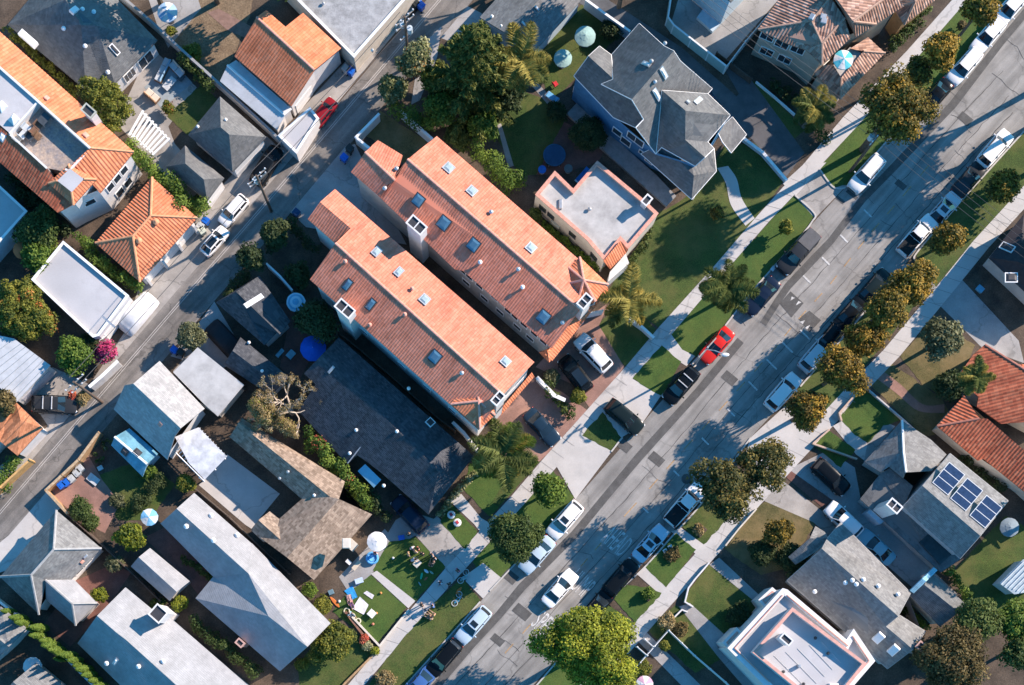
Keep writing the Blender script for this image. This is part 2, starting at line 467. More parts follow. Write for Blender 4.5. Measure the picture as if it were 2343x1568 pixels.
    def flat(s, ring, z, mat, wallmat, parapet=.4, coping=None, cw=.3, z0=0, name='roof'):
        """flat roof with parapet; ring = [(dx,dy)] outline of the parapet top as seen"""
        W = [P(x, y, z + parapet) for x, y in ring]
        q = [Vector(p[:2]) for p in W]
        if area2(q) < 0: q = q[::-1]
        qi = inset(q, cw); n = len(q)
        m = s.mb(); zt = z + parapet
        for i in range(n):
            a, b = q[i], q[(i + 1) % n]; m.poly([(a.x, a.y, z0), (b.x, b.y, z0), (b.x, b.y, zt), (a.x, a.y, zt)]); s.walls.append((a, b))
            a, b = qi[i], qi[(i + 1) % n]; m.poly([(b.x, b.y, z - .05), (a.x, a.y, z - .05), (a.x, a.y, zt), (b.x, b.y, zt)])
        s.put(m, 'wall', wallmat)
        m = s.mb(); m.poly([(p.x, p.y, z) for p in qi]); s.put(m, name, mat)
        m = s.mb(); qo = inset(q, -.05); qn = inset(q, cw + .05)
        for i in range(n):
            j = (i + 1) % n; z2 = zt + .09
            m.poly([(qo[i].x, qo[i].y, z2), (qo[j].x, qo[j].y, z2), (qn[j].x, qn[j].y, z2), (qn[i].x, qn[i].y, z2)])
            m.poly([(qo[i].x, qo[i].y, zt - .03), (qo[j].x, qo[j].y, zt - .03), (qo[j].x, qo[j].y, z2), (qo[i].x, qo[i].y, z2)])
            m.poly([(qn[j].x, qn[j].y, zt - .03), (qn[i].x, qn[i].y, zt - .03), (qn[i].x, qn[i].y, z2), (qn[j].x, qn[j].y, z2)])
        s.put(m, 'parapet_coping', coping or wallmat)
        s.faces.append(([Vector((p.x, p.y, z)) for p in qi], Vector((0, 0, 1))))
        return q

def s_cent(l, faces):
    """centre of the face that owns this edge"""
    for ps, n in faces:
        if any((l[0] - p).length < 1e-6 for p in ps) and any((l[1] - p).length < 1e-6 for p in ps) and (n - l[2]).length < 1e-6:
            return sum(ps, Vector((0, 0, 0))) / len(ps)
    return l[0]

def ang(x0, y0, x1, y1): return math.atan2(-(y1 - y0), x1 - x0)
A_ST = ang(949, 1544, 2127, 225)       # along the street
A_LOT = ang(803, 395, 1255, 790)       # along the lots (towards the street)
# ---------------------------------------------------------------- ground, roads, paving (structure)
SHEETS = [0]
def sheet(name, pts, layer, mat, z0=0.0, label=None):
    """paving or lawn polygon; layer lifts it 4 mm per step"""
    SHEETS[0] += 1
    z = z0 + .006 * layer + .00005 * SHEETS[0]
    q = [P(x, y, z) for x, y in pts]
    if area2(q) < 0: q = q[::-1]
    if name == 'lawn':                      # ragged grass edge
        r_ = []
        for i in range(len(q)):
            a, b = q[i], q[(i + 1) % len(q)]; d = b - a; k = max(1, int(d.length / .45)); nn = Vector((-d.y, d.x, 0)).normalized()
            r_ += [a.lerp(b, t / k) + nn * RNG.uniform(-.10, .05) for t in range(k)]
        q = r_
    m = MB(); m.poly(q)
    return tag(m.build(name, mat), label, None, None, 'structure')

def band(name, L, R, layer, mat): return sheet(name, L + R[::-1], layer, mat)

def smooth_line(pts, n=6):
    out = []
    for i in range(len(pts) - 1):
        p0 = pts[max(i - 1, 0)]; p1 = pts[i]; p2 = pts[i + 1]; p3 = pts[min(i + 2, len(pts) - 1)]
        for k in range(n):
            t = k / n
            out.append(tuple(.5 * (2 * p1[j] + (p2[j] - p0[j]) * t + (2 * p0[j] - 5 * p1[j] + 4 * p2[j] - p3[j]) * t * t + (3 * p1[j] - p0[j] - 3 * p2[j] + p3[j]) * t ** 3) for j in (0, 1)))
    out.append(tuple(pts[-1])); return out

EARTH = M('bare_earth', (.085, .062, .045), var=.3, scale=.5, fine=.3, fscale=7, bump=.4, bscale=6)
GRASS = M('mown_lawn', (.062, .094, .02), var=.3, scale=.45, fine=.38, fscale=9, bump=.6, bscale=14, col2=(.036, .062, .014), rough=.9)
GRASSB = M('lush_lawn', (.058, .105, .02), var=.3, scale=.5, fine=.3, fscale=9, bump=.6, bscale=14, col2=(.036, .075, .015), rough=.9)
GRASSD = M('dry_lawn', (.15, .12, .05), var=.3, scale=.35, fine=.3, fscale=8, bump=.5, bscale=14, col2=(.06, .062, .022), rough=.9)
DRYY = M('dry_bark_yard', (.22, .16, .10), var=.3, scale=.7, fine=.35, fscale=6, bump=.5, bscale=8, col2=(.13, .09, .055))
def grass_wear(m, dry, amt):
    nt = m.node_tree; N = nt.nodes; L = nt.links; b = N['Principled BSDF']; old = b.inputs['Base Color'].links[0].from_socket
    src = N.new('ShaderNodeNewGeometry').outputs['Position']
    n = N.new('ShaderNodeTexNoise'); n.inputs['Scale'].default_value = .28; n.inputs['Detail'].default_value = 9; n.inputs['Roughness'].default_value = .72; L.new(src, n.inputs['Vector'])
    mr = N.new('ShaderNodeMapRange'); mr.inputs['From Min'].default_value = .43; mr.inputs['From Max'].default_value = .66; mr.inputs['To Max'].default_value = amt; L.new(n.outputs['Fac'], mr.inputs['Value'])
    mx = N.new('ShaderNodeMix'); mx.data_type = 'RGBA'; L.new(mr.outputs[0], mx.inputs['Factor']); L.new(old, mx.inputs['A']); mx.inputs['B'].default_value = (*dry, 1)
    L.new(mx.outputs['Result'], b.inputs['Base Color'])
grass_wear(GRASS, (.13, .115, .038), .65); grass_wear(GRASSB, (.095, .12, .026), .6); grass_wear(GRASSD, (.22, .16, .08), .8)
def lane_wear(m, amt):
    nt = m.node_tree; N = nt.nodes; L = nt.links; b = N['Principled BSDF']; old = b.inputs['Base Color'].links[0].from_socket
    src = N.new('ShaderNodeNewGeometry').outputs['Position']
    mp = N.new('ShaderNodeMapping'); mp.inputs['Rotation'].default_value = (0, 0, -A_ST); mp.inputs['Scale'].default_value = (1, 1, 1)
    L.new(src, mp.inputs['Vector']); m2 = N.new('ShaderNodeVectorMath'); m2.operation = 'MULTIPLY'; m2.inputs[1].default_value = (.05, 1.1, 1); L.new(mp.outputs[0], m2.inputs[0])
    n = N.new('ShaderNodeTexNoise'); n.inputs['Scale'].default_value = 1; n.inputs['Detail'].default_value = 7; n.inputs['Roughness'].default_value = .6; L.new(m2.outputs[0], n.inputs['Vector'])
    mr = N.new('ShaderNodeMapRange'); mr.inputs['From Min'].default_value = .36; mr.inputs['From Max'].default_value = .64; mr.inputs['To Min'].default_value = 1 - amt; mr.inputs['To Max'].default_value = 1 + amt * .5; L.new(n.outputs['Fac'], mr.inputs['Value'])
    sc = N.new('ShaderNodeVectorMath'); sc.operation = 'SCALE'; L.new(old, sc.inputs[0]); L.new(mr.outputs[0], sc.inputs['Scale']); L.new(sc.outputs[0], b.inputs['Base Color'])
def paving_mat(name, col, col2, scale, fine, crack=0.5, cs=.16, stain=.25):
    m = M(name, col, var=.1, scale=scale, fine=fine, fscale=14, bump=.15, bscale=30, col2=col2, rough=.85)
    nt = m.node_tree; N = nt.nodes; L = nt.links; b = N['Principled BSDF']
    src = N.new('ShaderNodeNewGeometry').outputs['Position']
    old = b.inputs['Base Color'].links[0].from_socket
    # crack network
    nz = N.new('ShaderNodeTexNoise'); nz.inputs['Scale'].default_value = .8; nz.inputs['Detail'].default_value = 5; L.new(src, nz.inputs['Vector'])
    ad = N.new('ShaderNodeVectorMath'); ad.operation = 'MULTIPLY_ADD'; ad.inputs[1].default_value = (2.2, 2.2, 0)
    L.new(nz.outputs['Color'], ad.inputs[0]); L.new(src, ad.inputs[2])
    vo = N.new('ShaderNodeTexVoronoi'); vo.feature = 'DISTANCE_TO_EDGE'; vo.inputs['Scale'].default_value = cs; L.new(ad.outputs[0], vo.inputs['Vector'])
    mr = N.new('ShaderNodeMapRange'); mr.inputs['From Max'].default_value = .012; mr.inputs['To Min'].default_value = 1 - crack; L.new(vo.outputs['Distance'], mr.inputs['Value'])
    # oil and tyre stains
    n3 = N.new('ShaderNodeTexNoise'); n3.inputs['Scale'].default_value = .22; n3.inputs['Detail'].default_value = 7; n3.inputs['Roughness'].default_value = .6; L.new(src, n3.inputs['Vector'])
    m3 = N.new('ShaderNodeMapRange'); m3.inputs['From Min'].default_value = .42; m3.inputs['From Max'].default_value = .62; m3.inputs['To Min'].default_value = 1; m3.inputs['To Max'].default_value = 1 - stain; L.new(n3.outputs['Fac'], m3.inputs['Value'])
    mu = N.new('ShaderNodeMath'); mu.operation = 'MULTIPLY'; L.new(mr.outputs[0], mu.inputs[0]); L.new(m3.outputs[0], mu.inputs[1])
    sc = N.new('ShaderNodeVectorMath'); sc.operation = 'SCALE'; L.new(old, sc.inputs[0]); L.new(mu.outputs[0], sc.inputs['Scale'])
    L.new(sc.outputs['Vector'], b.inputs['Base Color'])
    return m
ROAD = paving_mat('street_asphalt', (.31, .295, .275), (.26, .25, .235), .8, .12, .28, .12)
lane_wear(ROAD, .26)
ALLEY = paving_mat('alley_asphalt', (.235, .215, .195), (.17, .16, .15), .9, .18, .4)
lane_wear(ALLEY, .3)
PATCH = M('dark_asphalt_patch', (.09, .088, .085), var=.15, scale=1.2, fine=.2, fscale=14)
CONC = paving_mat('walk_concrete', (.50, .475, .45), (.44, .42, .40), .6, .06, .25, .09, .10)
CONCB = paving_mat('worn_concrete', (.40, .375, .345), (.31, .29, .27), .5, .10, .35, .14, .3)
CONCD = paving_mat('grey_concrete', (.37, .36, .35), (.30, .29, .285), .5, .10, .3, .14, .25)
PINK = paving_mat('pink_pavers', (.37, .21, .165), (.27, .155, .125), .5, .14, .15, .3, .3)
BRICKP = paving_mat('dark_brick_paving', (.20, .095, .075), (.13, .065, .055), 1.2, .2, .15, .4, .2)
FLAG = M('flagstone_terrace', (.40, .31, .24), var=.2, scale=1.6, fine=.2, fscale=5, col2=(.20, .19, .20))
KERB = M('kerb_concrete', (.46, .44, .41), var=.1, scale=1.5, fine=.08)
PAINTW = M('worn_white_road_paint', (.52, .51, .49), var=.15, scale=3, fine=.25, fscale=12)
PAINTO = M('faded_orange_road_paint', (.40, .25, .12), var=.2, scale=3, fine=.3, fscale=10)

m = MB(); m.poly([(-170, -110, 0), (190, -110, 0), (190, 190, 0), (-170, 190, 0)])
tag(m.build('ground', EARTH), None, None, None, 'structure')

# street
KL = [(700, 1815), (949, 1544), (1102, 1373), (1315, 1144), (1464, 975), (1633, 777), (1716, 672), (1826, 547), (1975, 384), (2127, 212), (2271, 62), (2560, -260)]
KR = [(1050, 1750), (1200, 1590), (1388, 1379), (1545, 1208), (1716, 1002), (1826, 883), (1929, 770), (2070, 605), (2195, 462), (2330, 312), (2760, -170)]
band('road', KL, KR, 1, ROAD)
# gutter strips of lighter concrete would be hidden by parked cars: the dark trench patch and its stubs are what shows
TR = [(860, 1720), (1013, 1552), (1078, 1474), (1142, 1406), (1193, 1344), (1315, 1222), (1383, 1139), (1462, 1045), (1596, 897), (1694, 779)]
TR2 = [(1745, 742), (1778, 690), (1802, 655), (1862, 592), (1900, 552), (1973, 456), (2046, 381), (2180, 239), (2288, 98), (2420, -60)]
def strip(name, pts, wd, layer, mat, jit=0.0):
    L = []; R = []
    for i, p in enumerate(pts):
        a = pts[max(i - 1, 0)]; b = pts[min(i + 1, len(pts) - 1)]
        d = Vector((b[0] - a[0], b[1] - a[1])).normalized(); n = Vector((-d.y, d.x))
        ww = wd / 2 * (1 + RNG.uniform(-jit, jit))
        L.append((p[0] + n.x * ww, p[1] + n.y * ww)); R.append((p[0] - n.x * ww, p[1] - n.y * ww))
    return band(name, L, R, layer, mat)
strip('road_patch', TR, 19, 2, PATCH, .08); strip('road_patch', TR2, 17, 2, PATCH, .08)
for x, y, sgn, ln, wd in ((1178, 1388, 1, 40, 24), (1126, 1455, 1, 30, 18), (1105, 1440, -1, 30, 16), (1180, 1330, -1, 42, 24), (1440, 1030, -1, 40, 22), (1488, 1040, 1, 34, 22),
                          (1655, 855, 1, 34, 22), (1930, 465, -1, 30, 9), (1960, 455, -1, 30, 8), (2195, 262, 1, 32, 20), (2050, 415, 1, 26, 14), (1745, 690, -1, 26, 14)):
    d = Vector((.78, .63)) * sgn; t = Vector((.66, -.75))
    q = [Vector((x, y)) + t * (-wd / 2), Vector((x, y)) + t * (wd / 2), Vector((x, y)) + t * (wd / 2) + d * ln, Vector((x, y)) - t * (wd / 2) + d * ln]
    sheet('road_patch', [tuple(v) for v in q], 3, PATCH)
sheet('manhole_cover', [(1570 + 12 * math.cos(a * .7), 1096 + 12 * math.sin(a * .7)) for a in range(9)], 4, PATCH)
TAR = M('tar_seam', (.075, .072, .07), var=.2, scale=2)
def offs(d): return [(a[0] + (b[0] - a[0]) * d, a[1] + (b[1] - a[1]) * d) for a, b in zip(KL[1:11], [KR[0], KR[1], KR[2], KR[3], KR[4], KR[5], KR[6], KR[7], KR[8], KR[9]])]
for d, wd in ((.40, 1.3), (.63, 1.1), (.78, 1.5)):
    pts = smooth_line(offs(d), 14); pts = [(x + RNG.uniform(-1.3, 1.3), y + RNG.uniform(-1.3, 1.3)) for x, y in pts]
    strip('road_seam', pts, wd, 3, TAR, .5)
for k in range(26):
    i = RNG.randrange(10); t = RNG.random(); a = Vector(KL[1 + i]).lerp(Vector(KL[min(2 + i, 11)]), t) if False else Vector(KL[1 + i]); b = Vector(KR[min(i, 9)])
    d0 = RNG.uniform(.05, .7); p0 = a.lerp(b, d0) + Vector((.66, -.75)) * RNG.uniform(-60, 60); n = RNG.randint(3, 7); pts = [tuple(p0)]
    for _ in range(n): pts.append((pts[-1][0] + RNG.uniform(4, 13), pts[-1][1] + RNG.uniform(2, 12)))
    strip('road_seam', pts, .8, 3, TAR, .6)
# speed hump squares with white arrowheads
sheet('road_hump', [(1783, 695), (1808, 667), (1838, 694), (1810, 727)], 3, PATCH)
sheet('road_hump', [(1826, 730), (1851, 711), (1878, 733), (1852, 761)], 3, PATCH)
for q in ([(1808, 688), (1811, 679), (1818, 682)], [(1820, 699), (1826, 689), (1833, 692)], [(1829, 737), (1841, 733), (1836, 742)], [(1841, 749), (1853, 744), (1846, 755)]):
    sheet('road_marking', q, 4, PAINTW)
# faded centre line, parking ticks and stencilled words
CL = [(1150, 1500), (1230, 1410), (1420, 1190), (1480, 1124), (1560, 1033), (1640, 945), (1760, 812), (1822, 735), (1895, 655), (1990, 535), (2060, 455), (2140, 360)]
for i in range(len(CL) - 1):
    a, b = Vector(CL[i]), Vector(CL[i + 1]); n = max(1, int((b - a).length / 46))
    for k in range(n):
        p = a.lerp(b, (k + .12) / n); q = a.lerp(b, (k + .60) / n)
        strip('road_marking', [tuple(p), tuple(q)], 2.2, 4, PAINTO)
for x, y in ((1985, 489), (1931, 547), (1889, 598), (1846, 640)):
    strip('road_marking', [(x - 9, y - 9), (x + 8, y + 8)], 4, 4, PAINTW)
for x, y, l in ((1841, 766, 15), (1801, 795, 17), (1765, 834, 16), (1722, 883, 14), (1672, 944, 12), (1613, 1010, 11), (1547, 1083, 9), (1477, 1168, 8)):
    strip('road_marking', [(x - l * .72, y - l * .72), (x + l * .72, y + l * .72)], 3.6, 4, PAINTW)
def road_word(txt, dx, dy, wd, ht):
    c = bpy.data.curves.new('road_marking', 'FONT'); c.body = txt; c.align_x = 'CENTER'; c.align_y = 'CENTER'; c.size = 1
    o = bpy.data.objects.new('tmp', c); COL.objects.link(o)
    dg = bpy.context.evaluated_depsgraph_get(); me = bpy.data.meshes.new_from_object(o.evaluated_get(dg)); 
    bpy.data.objects.remove(o); me.name = 'road_marking'
    xs = [v.co.x for v in me.vertices]; ys = [v.co.y for v in me.vertices]
    sx = wd / (max(xs) - min(xs)); sy = ht / (max(ys) - min(ys)); cx = (max(xs) + min(xs)) / 2; cy = (max(ys) + min(ys)) / 2
    for v in me.vertices: v.co = ((v.co.x - cx) * sx, (v.co.y - cy) * sy, 0)
    me.materials.clear(); me.materials.append(PAINTW)
    ob = bpy.data.objects.new('road_marking', me); COL.objects.link(ob)
    p = P(dx, dy); ob.location = (p.x, p.y, .035); ob.rotation_euler = (0, 0, A_ST - math.pi / 2); ob['kind'] = 'structure'
road_word('AHEAD', 1411, 1237, 2.7, 2.3)
road_word('HUMP', 1329, 1335, 2.4, 2.2)
road_word('SPEED', 1250, 1432, 2.7, 2.2)

# alley with its concrete gutter
GA = [(-150, 1345), (37, 1131), (150, 997), (293, 829), (361, 700), (706, 352), (1000, 7), (1200, -225)]
GA = [(-150, 1347), (36, 1131), (293, 830), (440, 659), (706, 352), (1000, 7), (1200, -228)]
band('alley', [(x - 30, y) for x, y in GA], [(x + 76, y) for x, y in GA], 2, ALLEY)
strip('alley_gutter', [(x - 3, y) for x, y in GA], 1.1, 3, CONC); strip('alley_gutter', [(x + 3, y) for x, y in GA], 1.1, 3, CONC)
# aprons beside the alley
apr_l = [(1160, -228), (960, 7), (676, 352), (410, 659), (263, 830), (120, 997), (6, 1131), (-180, 1347), (-240, 1300), (-20, 1080), (30, 1045), (110, 975), (60, 900), (120, 840), (205, 880), (285, 760), (320, 650), (450, 490), (535, 395), (610, 312), (640, 340), (690, 250), (800, 130), (925, -10), (1080, -228)]
sheet('driveway', apr_l, 1, CONCB)
sheet('driveway', [(684, 462), (790, 336), (812, 330), (860, 430), (930, 560), (700, 520), (664, 486)], 3, CONCD)
sheet('driveway', [(112, 1119), (140, 1160), (105, 1200), (30, 1300), (-60, 1330), (-70, 1300), (20, 1225)], 3, CONC)
sheet('driveway', [(440, 760), (490, 690), (520, 740), (560, 810), (500, 850), (390, 815)], 3, CONCD)
sheet('driveway', [(395, 850), (455, 780), (500, 850), (470, 900)], 4, CONCB)
sheet('driveway', [(960, 110), (1010, 60), (1000, 130), (960, 230), (940, 240)], 3, CONCD)
sheet('driveway', [(990, 80), (1040, 0), (1100, 30), (1150, 80), (1090, 120)], 1, CONCD)

# sidewalks
SL = [(600, 1795), (800, 1562), (858, 1493), (930, 1405), (1019, 1300), (1169, 1136), (1237, 1056), (1432, 838), (1506, 750), (1630, 613), (1726, 501), (1836, 378), (1929, 268), (2075, 116), (2185, -8), (2400, -240)]
SR = [(640, 1795), (830, 1572), (892, 1498), (995, 1378), (1053, 1314), (1195, 1158), (1266, 1077), (1448, 866), (1537, 764), (1660, 620), (1758, 508), (1816, 447), (1887, 368), (1960, 290), (2093, 138), (2208, 6), (2425, -235)]
band('sidewalk', SL, SR, 5, CONC)
TL = [(1200, 1705), (1400, 1484), (1452, 1425), (1520, 1345), (1608, 1247), (1690, 1150), (1850, 980), (1943, 880), (2019, 803), (2139, 660), (2225, 553), (2342, 425), (2560, 185)]
TR_ = [(1235, 1730), (1436, 1497), (1486, 1440), (1553, 1364), (1645, 1265), (1725, 1170), (1885, 996), (1980, 896), (2058, 815), (2176, 672), (2262, 566), (2380, 437), (2600, 200)]
band('sidewalk', TL, TR_, 5, CONC)
# driveways and carriage walks
sheet('driveway', [(1270, 1062), (1330, 995), (1400, 1032), (1316, 1143)], 6, CONC)
sheet('driveway', [(1380, 935), (1445, 866), (1512, 905), (1464, 976), (1420, 1002)], 6, CONC)
sheet('driveway', [(1340, 985), (1395, 925), (1425, 1003), (1398, 1033)], 4, CONC)
sheet('driveway', [(1816, 447), (1873, 385), (1905, 430), (1960, 400), (1864, 500)], 4, CONCB)
sheet('driveway', [(1790, 420), (1836, 378), (1890, 372), (1820, 448)], 6, CONC)
sheet('driveway', [(1640, 130), (1720, 185), (1840, 350), (1796, 408), (1720, 320), (1650, 262), (1690, 215)], 3, M('driveway_asphalt', (.10, .10, .105), var=.15, scale=.7, fine=.15))
sheet('driveway', [(1310, 0), (1345, -30), (1560, 110), (1700, 235), (1660, 262), (1480, 90)], 2, M('driveway_asphalt', (.10, .10, .105)))
sheet('driveway', [(1715, 1003), (1795, 930), (1880, 975), (1850, 1010), (1800, 1075), (1760, 1120), (1700, 1060)], 4, CONC)
sheet('driveway', [(1895, 1030), (1800, 1075), (1925, 1200), (1990, 1260), (2150, 1400), (2190, 1360), (1970, 1150), (1955, 1070)], 3, CONCD)
sheet('driveway', [(1795, 1090), (1810, 1078), (1940, 1170), (1925, 1205), (1880, 1160)], 4, BRICKP)
sheet('driveway', [(1710, 1130), (1790, 1100), (1920, 1200), (1960, 1250), (1910, 1240), (1860, 1195)], 3, CONCB)
sheet('driveway', [(2100, 605), (2070, 605), (2032, 645), (2060, 690), (2139, 660), (2150, 630)], 4, CONCB)
sheet('driveway', [(2140, 690), (2200, 640), (2330, 780), (2342, 830), (2290, 840)], 3, CONCD)
sheet('driveway', [(1057, 1322), (1105, 1288), (1146, 1322), (1105, 1370)], 6, CONC)
sheet('driveway', [(950, 1225), (1000, 1180), (1062, 1258), (1020, 1303)], 3, CONCB)
for x, y, l in ((985, 1238, 90), (1040, 1290, 40)): pass
sheet('driveway', [(845, 1290), (875, 1240), (905, 1190), (940, 1170), (1000, 1190), (950, 1225)], 1, CONCD)
sheet('driveway', [(1513, 790), (1535, 765), (1560, 800), (1590, 815), (1570, 838), (1556, 829)], 4, CONC)
# pink paver forecourts of the rowhouses
sheet('driveway', [(1225, 840), (1300, 760), (1395, 690), (1370, 745), (1428, 840), (1350, 935), (1310, 880)], 3, PINK)
sheet('driveway', [(1130, 955), (1220, 860), (1290, 900), (1345, 940), (1320, 975), (1232, 1058), (1150, 1000)], 3, PINK)
sheet('path', [(848, 1313), (862, 1306), (950, 1375), (934, 1392)], 6, CONC)
sheet('path', [(1028, 1146), (1055, 1130), (1100, 1185), (1125, 1200), (1100, 1220), (1085, 1200)], 4, CONC)
sheet('path', [(1185, 1050), (1235, 1056), (1140, 1160), (1125, 1150)], 4, GRASS)
sheet('path', smooth_line([(1640, 385), (1660, 420), (1672, 470), (1705, 517)]) + smooth_line([(1726, 500), (1697, 455), (1685, 410), (1665, 380)]), 6, CONC)
sheet('path', [(1535, 1216), (1558, 1208), (1620, 1254), (1600, 1276)], 6, CONC)
sheet('path', [(1458, 1315), (1476, 1298), (1540, 1343), (1524, 1360), (1500, 1352)], 6, CONC)
sheet('path', [(1622, 1292), (1645, 1276), (1740, 1365), (1745, 1392)], 4, CONCD)
sheet('path', [(1553, 1388), (1578, 1380), (1655, 1450), (1665, 1500), (1740, 1570), (1700, 1570), (1640, 1500)], 4, CONCD)
sheet('path', [(1452, 1460), (1480, 1448), (1610, 1575), (1570, 1580)], 4, CONCD)
sheet('path', [(1905, 975), (1925, 962), (1990, 1020), (1985, 1060), (1958, 1040)], 4, CONC)
sheet('path', [(1985, 1010), (2020, 965), (2048, 975), (1975, 1060)], 4, CONCD)
sheet('path', smooth_line([(2000, 835), (2060, 880), (2110, 925), (2160, 925)]) + smooth_line([(2160, 945), (2100, 940), (2050, 900), (1990, 855)]), 4, PINK)
sheet('path', [(1137, 285), (1146, 283), (1175, 380), (1162, 384)], 3, CONCB)
sheet('path', [(1210, 190), (1225, 185), (1275, 240), (1262, 250)], 3, CONCD)
sheet('path', [(1205, 1600), (1165, 1570), (1160, 1580)], 1, CONCD)
# patios and terraces
sheet('patio', smooth_line([(1225, 400), (1232, 350), (1262, 300), (1290, 280), (1370, 330), (1365, 370), (1270, 400)]), 2, BRICKP)
sheet('patio', [(105, 1120), (195, 1030), (235, 1100), (275, 1150), (240, 1220), (190, 1195)], 2, PINK)
sheet('patio', [(455, 1110), (520, 1040), (640, 1130), (575, 1210), (560, 1200)], 2, CONC)
sheet('patio', [(880, 1210), (775, 1320), (800, 1360), (822, 1350), (905, 1240)], 3, CONCD)
sheet('patio', [(610, 700), (690, 690), (720, 800), (680, 880), (640, 840), (660, 740)], 2, BRICKP)
sheet('patio', [(265, 280), (345, 110), (450, 200), (385, 290), (400, 330), (480, 420), (430, 460), (300, 320)], 1, CONCB)
sheet('patio', [(330, 200), (395, 140), (440, 190), (370, 250)], 3, M('blue_grey_deck', (.27, .31, .33), var=.08, fine=.06))
sheet('patio', [(340, 0), (440, -40), (460, 20), (385, 110), (360, 60)], 2, CONCD)
sheet('patio', [(170, 1330), (260, 1290), (300, 1310), (240, 1400), (160, 1480), (100, 1430)], 2, BRICKP)
sheet('patio', [(330, 1230), (390, 1200), (510, 1330), (460, 1370), (430, 1330)], 2, BRICKP)
sheet('patio', [(1560, -30), (1620, 40), (1760, -40), (1780, 0), (1640, 160), (1530, 70)], 2, CONCD)
# lawns and planting beds
sheet('lawn', [(1395, 660), (1505, 490), (1590, 440), (1660, 330), (1730, 330), (1795, 412), (1726, 501), (1630, 613), (1506, 750), (1440, 700)], 2, GRASS)
sheet('lawn', [(1816, 447), (1862, 489), (1856, 505), (1826, 546), (1716, 670), (1640, 762), (1590, 818), (1560, 800), (1537, 764), (1660, 620)], 3, GRASSB)
sheet('lawn', [(1513, 790), (1557, 829), (1545, 853), (1512, 905), (1447, 866)], 7, GRASSB)
sheet('lawn', [(1379, 944), (1421, 1002), (1398, 1032), (1332, 996)], 7, GRASS)
sheet('lawn', [(1264, 1076), (1313, 1138), (1200, 1260), (1115, 1350), (1082, 1285), (1190, 1165)], 4, GRASSB)
sheet('lawn', [(1055, 1324), (1098, 1373), (949, 1540), (860, 1640), (820, 1600), (892, 1498), (995, 1378)], 6, GRASS)
sheet('lawn', [(848, 1317), (930, 1390), (862, 1470), (760, 1400), (795, 1358)], 4, GRASSB)
sheet('lawn', [(890, 1240), (950, 1230), (1019, 1297), (948, 1376), (853, 1304)], 4, GRASSB)
sheet('lawn', [(770, 1418), (862, 1482), (792, 1562), (690, 1610), (680, 1520)], 3, GRASS)
sheet('lawn', [(1031, 1152), (1092, 1215), (1065, 1257), (1007, 1195)], 5, GRASSB)
sheet('lawn', [(1075, 1060), (1170, 1090), (1180, 1118), (1120, 1182), (1060, 1120)], 3, GRASSB)
sheet('lawn', [(1380, 730), (1440, 700), (1500, 752), (1480, 790), (1430, 838), (1360, 762)], 2, GRASS)
sheet('lawn', [(2208, 6), (2300, -95), (2385, -60), (2271, 60), (2127, 210), (1978, 380), (1938, 424), (1903, 428), (1872, 386), (1960, 290), (2093, 138)], 4, GRASSB)
sheet('lawn', [(2096, 580), (2195, 464), (2330, 314), (2560, 60), (2560, 185), (2342, 425), (2225, 553), (2139, 655), (2100, 605)], 4, GRASS)
sheet('lawn', [(1929, 772), (2050, 640), (2100, 690), (1943, 878), (1890, 950), (1800, 930), (1830, 885)], 3, GRASS)
sheet('lawn', [(1474, 1296), (1545, 1218), (1591, 1259), (1523, 1344)], 7, GRASSB)
sheet('lawn', [(1400, 1364), (1432, 1338), (1520, 1350), (1452, 1425)], 5, GRASSB)
sheet('lawn', [(1388, 1381), (1452, 1427), (1400, 1482), (1250, 1650), (1190, 1610)], 4, GRASSB)
sheet('lawn', [(1558, 1202), (1602, 1155), (1660, 1150), (1690, 1160), (1608, 1247)], 5, GRASS)
sheet('lawn', [(1700, 1180), (1800, 1120), (1870, 1190), (1800, 1300), (1740, 1315), (1655, 1255)], 2, GRASSD)
sheet('lawn', [(1622, 1292), (1560, 1372), (1645, 1455), (1740, 1390)], 3, GRASS)
sheet('lawn', [(1545, 1385), (1480, 1440), (1590, 1540), (1660, 1500), (1650, 1460)], 2, GRASS)
sheet('lawn', [(1975, 885), (2066, 958), (2020, 975), (1986, 1012), (1955, 996), (1921, 956)], 5, GRASSB)
sheet('lawn', [(1897, 986), (1956, 1030), (1922, 1069), (1861, 1019)], 5, GRASSB)
sheet('lawn', [(1980, 870), (2025, 822), (2150, 910), (2190, 980), (2110, 1000), (2070, 955)], 2, GRASSD)
sheet('lawn', [(2060, 815), (2130, 735), (2230, 790), (2180, 920), (2110, 880)], 2, GRASSD)
sheet('lawn', [(2180, 1310), (2300, 1180), (2420, 1250), (2380, 1440), (2230, 1440)], 2, GRASS)
sheet('lawn', [(1100, 260), (1180, 200), (1290, 250), (1290, 280), (1225, 400), (1190, 400)], 2, GRASS)
sheet('lawn', [(1215, 120), (1330, 10), (1420, 75), (1330, 170), (1260, 230)], 1, GRASS)
sheet('lawn', [(820, 300), (870, 255), (985, 330), (930, 380), (870, 330)], 2, GRASSD)
sheet('lawn', [(395, 100), (480, -60), (590, -60), (570, 40), (500, 210), (440, 160)], 1, DRYY)
sheet('path', [(475, 30), (500, 20), (590, 70), (580, 95), (520, 70)], 3, M('pink_earth_path', (.24, .15, .12), var=.15))
sheet('lawn', [(383, 265), (460, 195), (500, 230), (430, 310)], 2, GRASS)
sheet('lawn', [(1720, 185), (1740, 190), (1840, 300), (1800, 330), (1700, 250)], 2, GRASS)
sheet('lawn', [(220, 1090), (330, 1050), (400, 1110), (340, 1190), (270, 1190)], 1, GRASS)

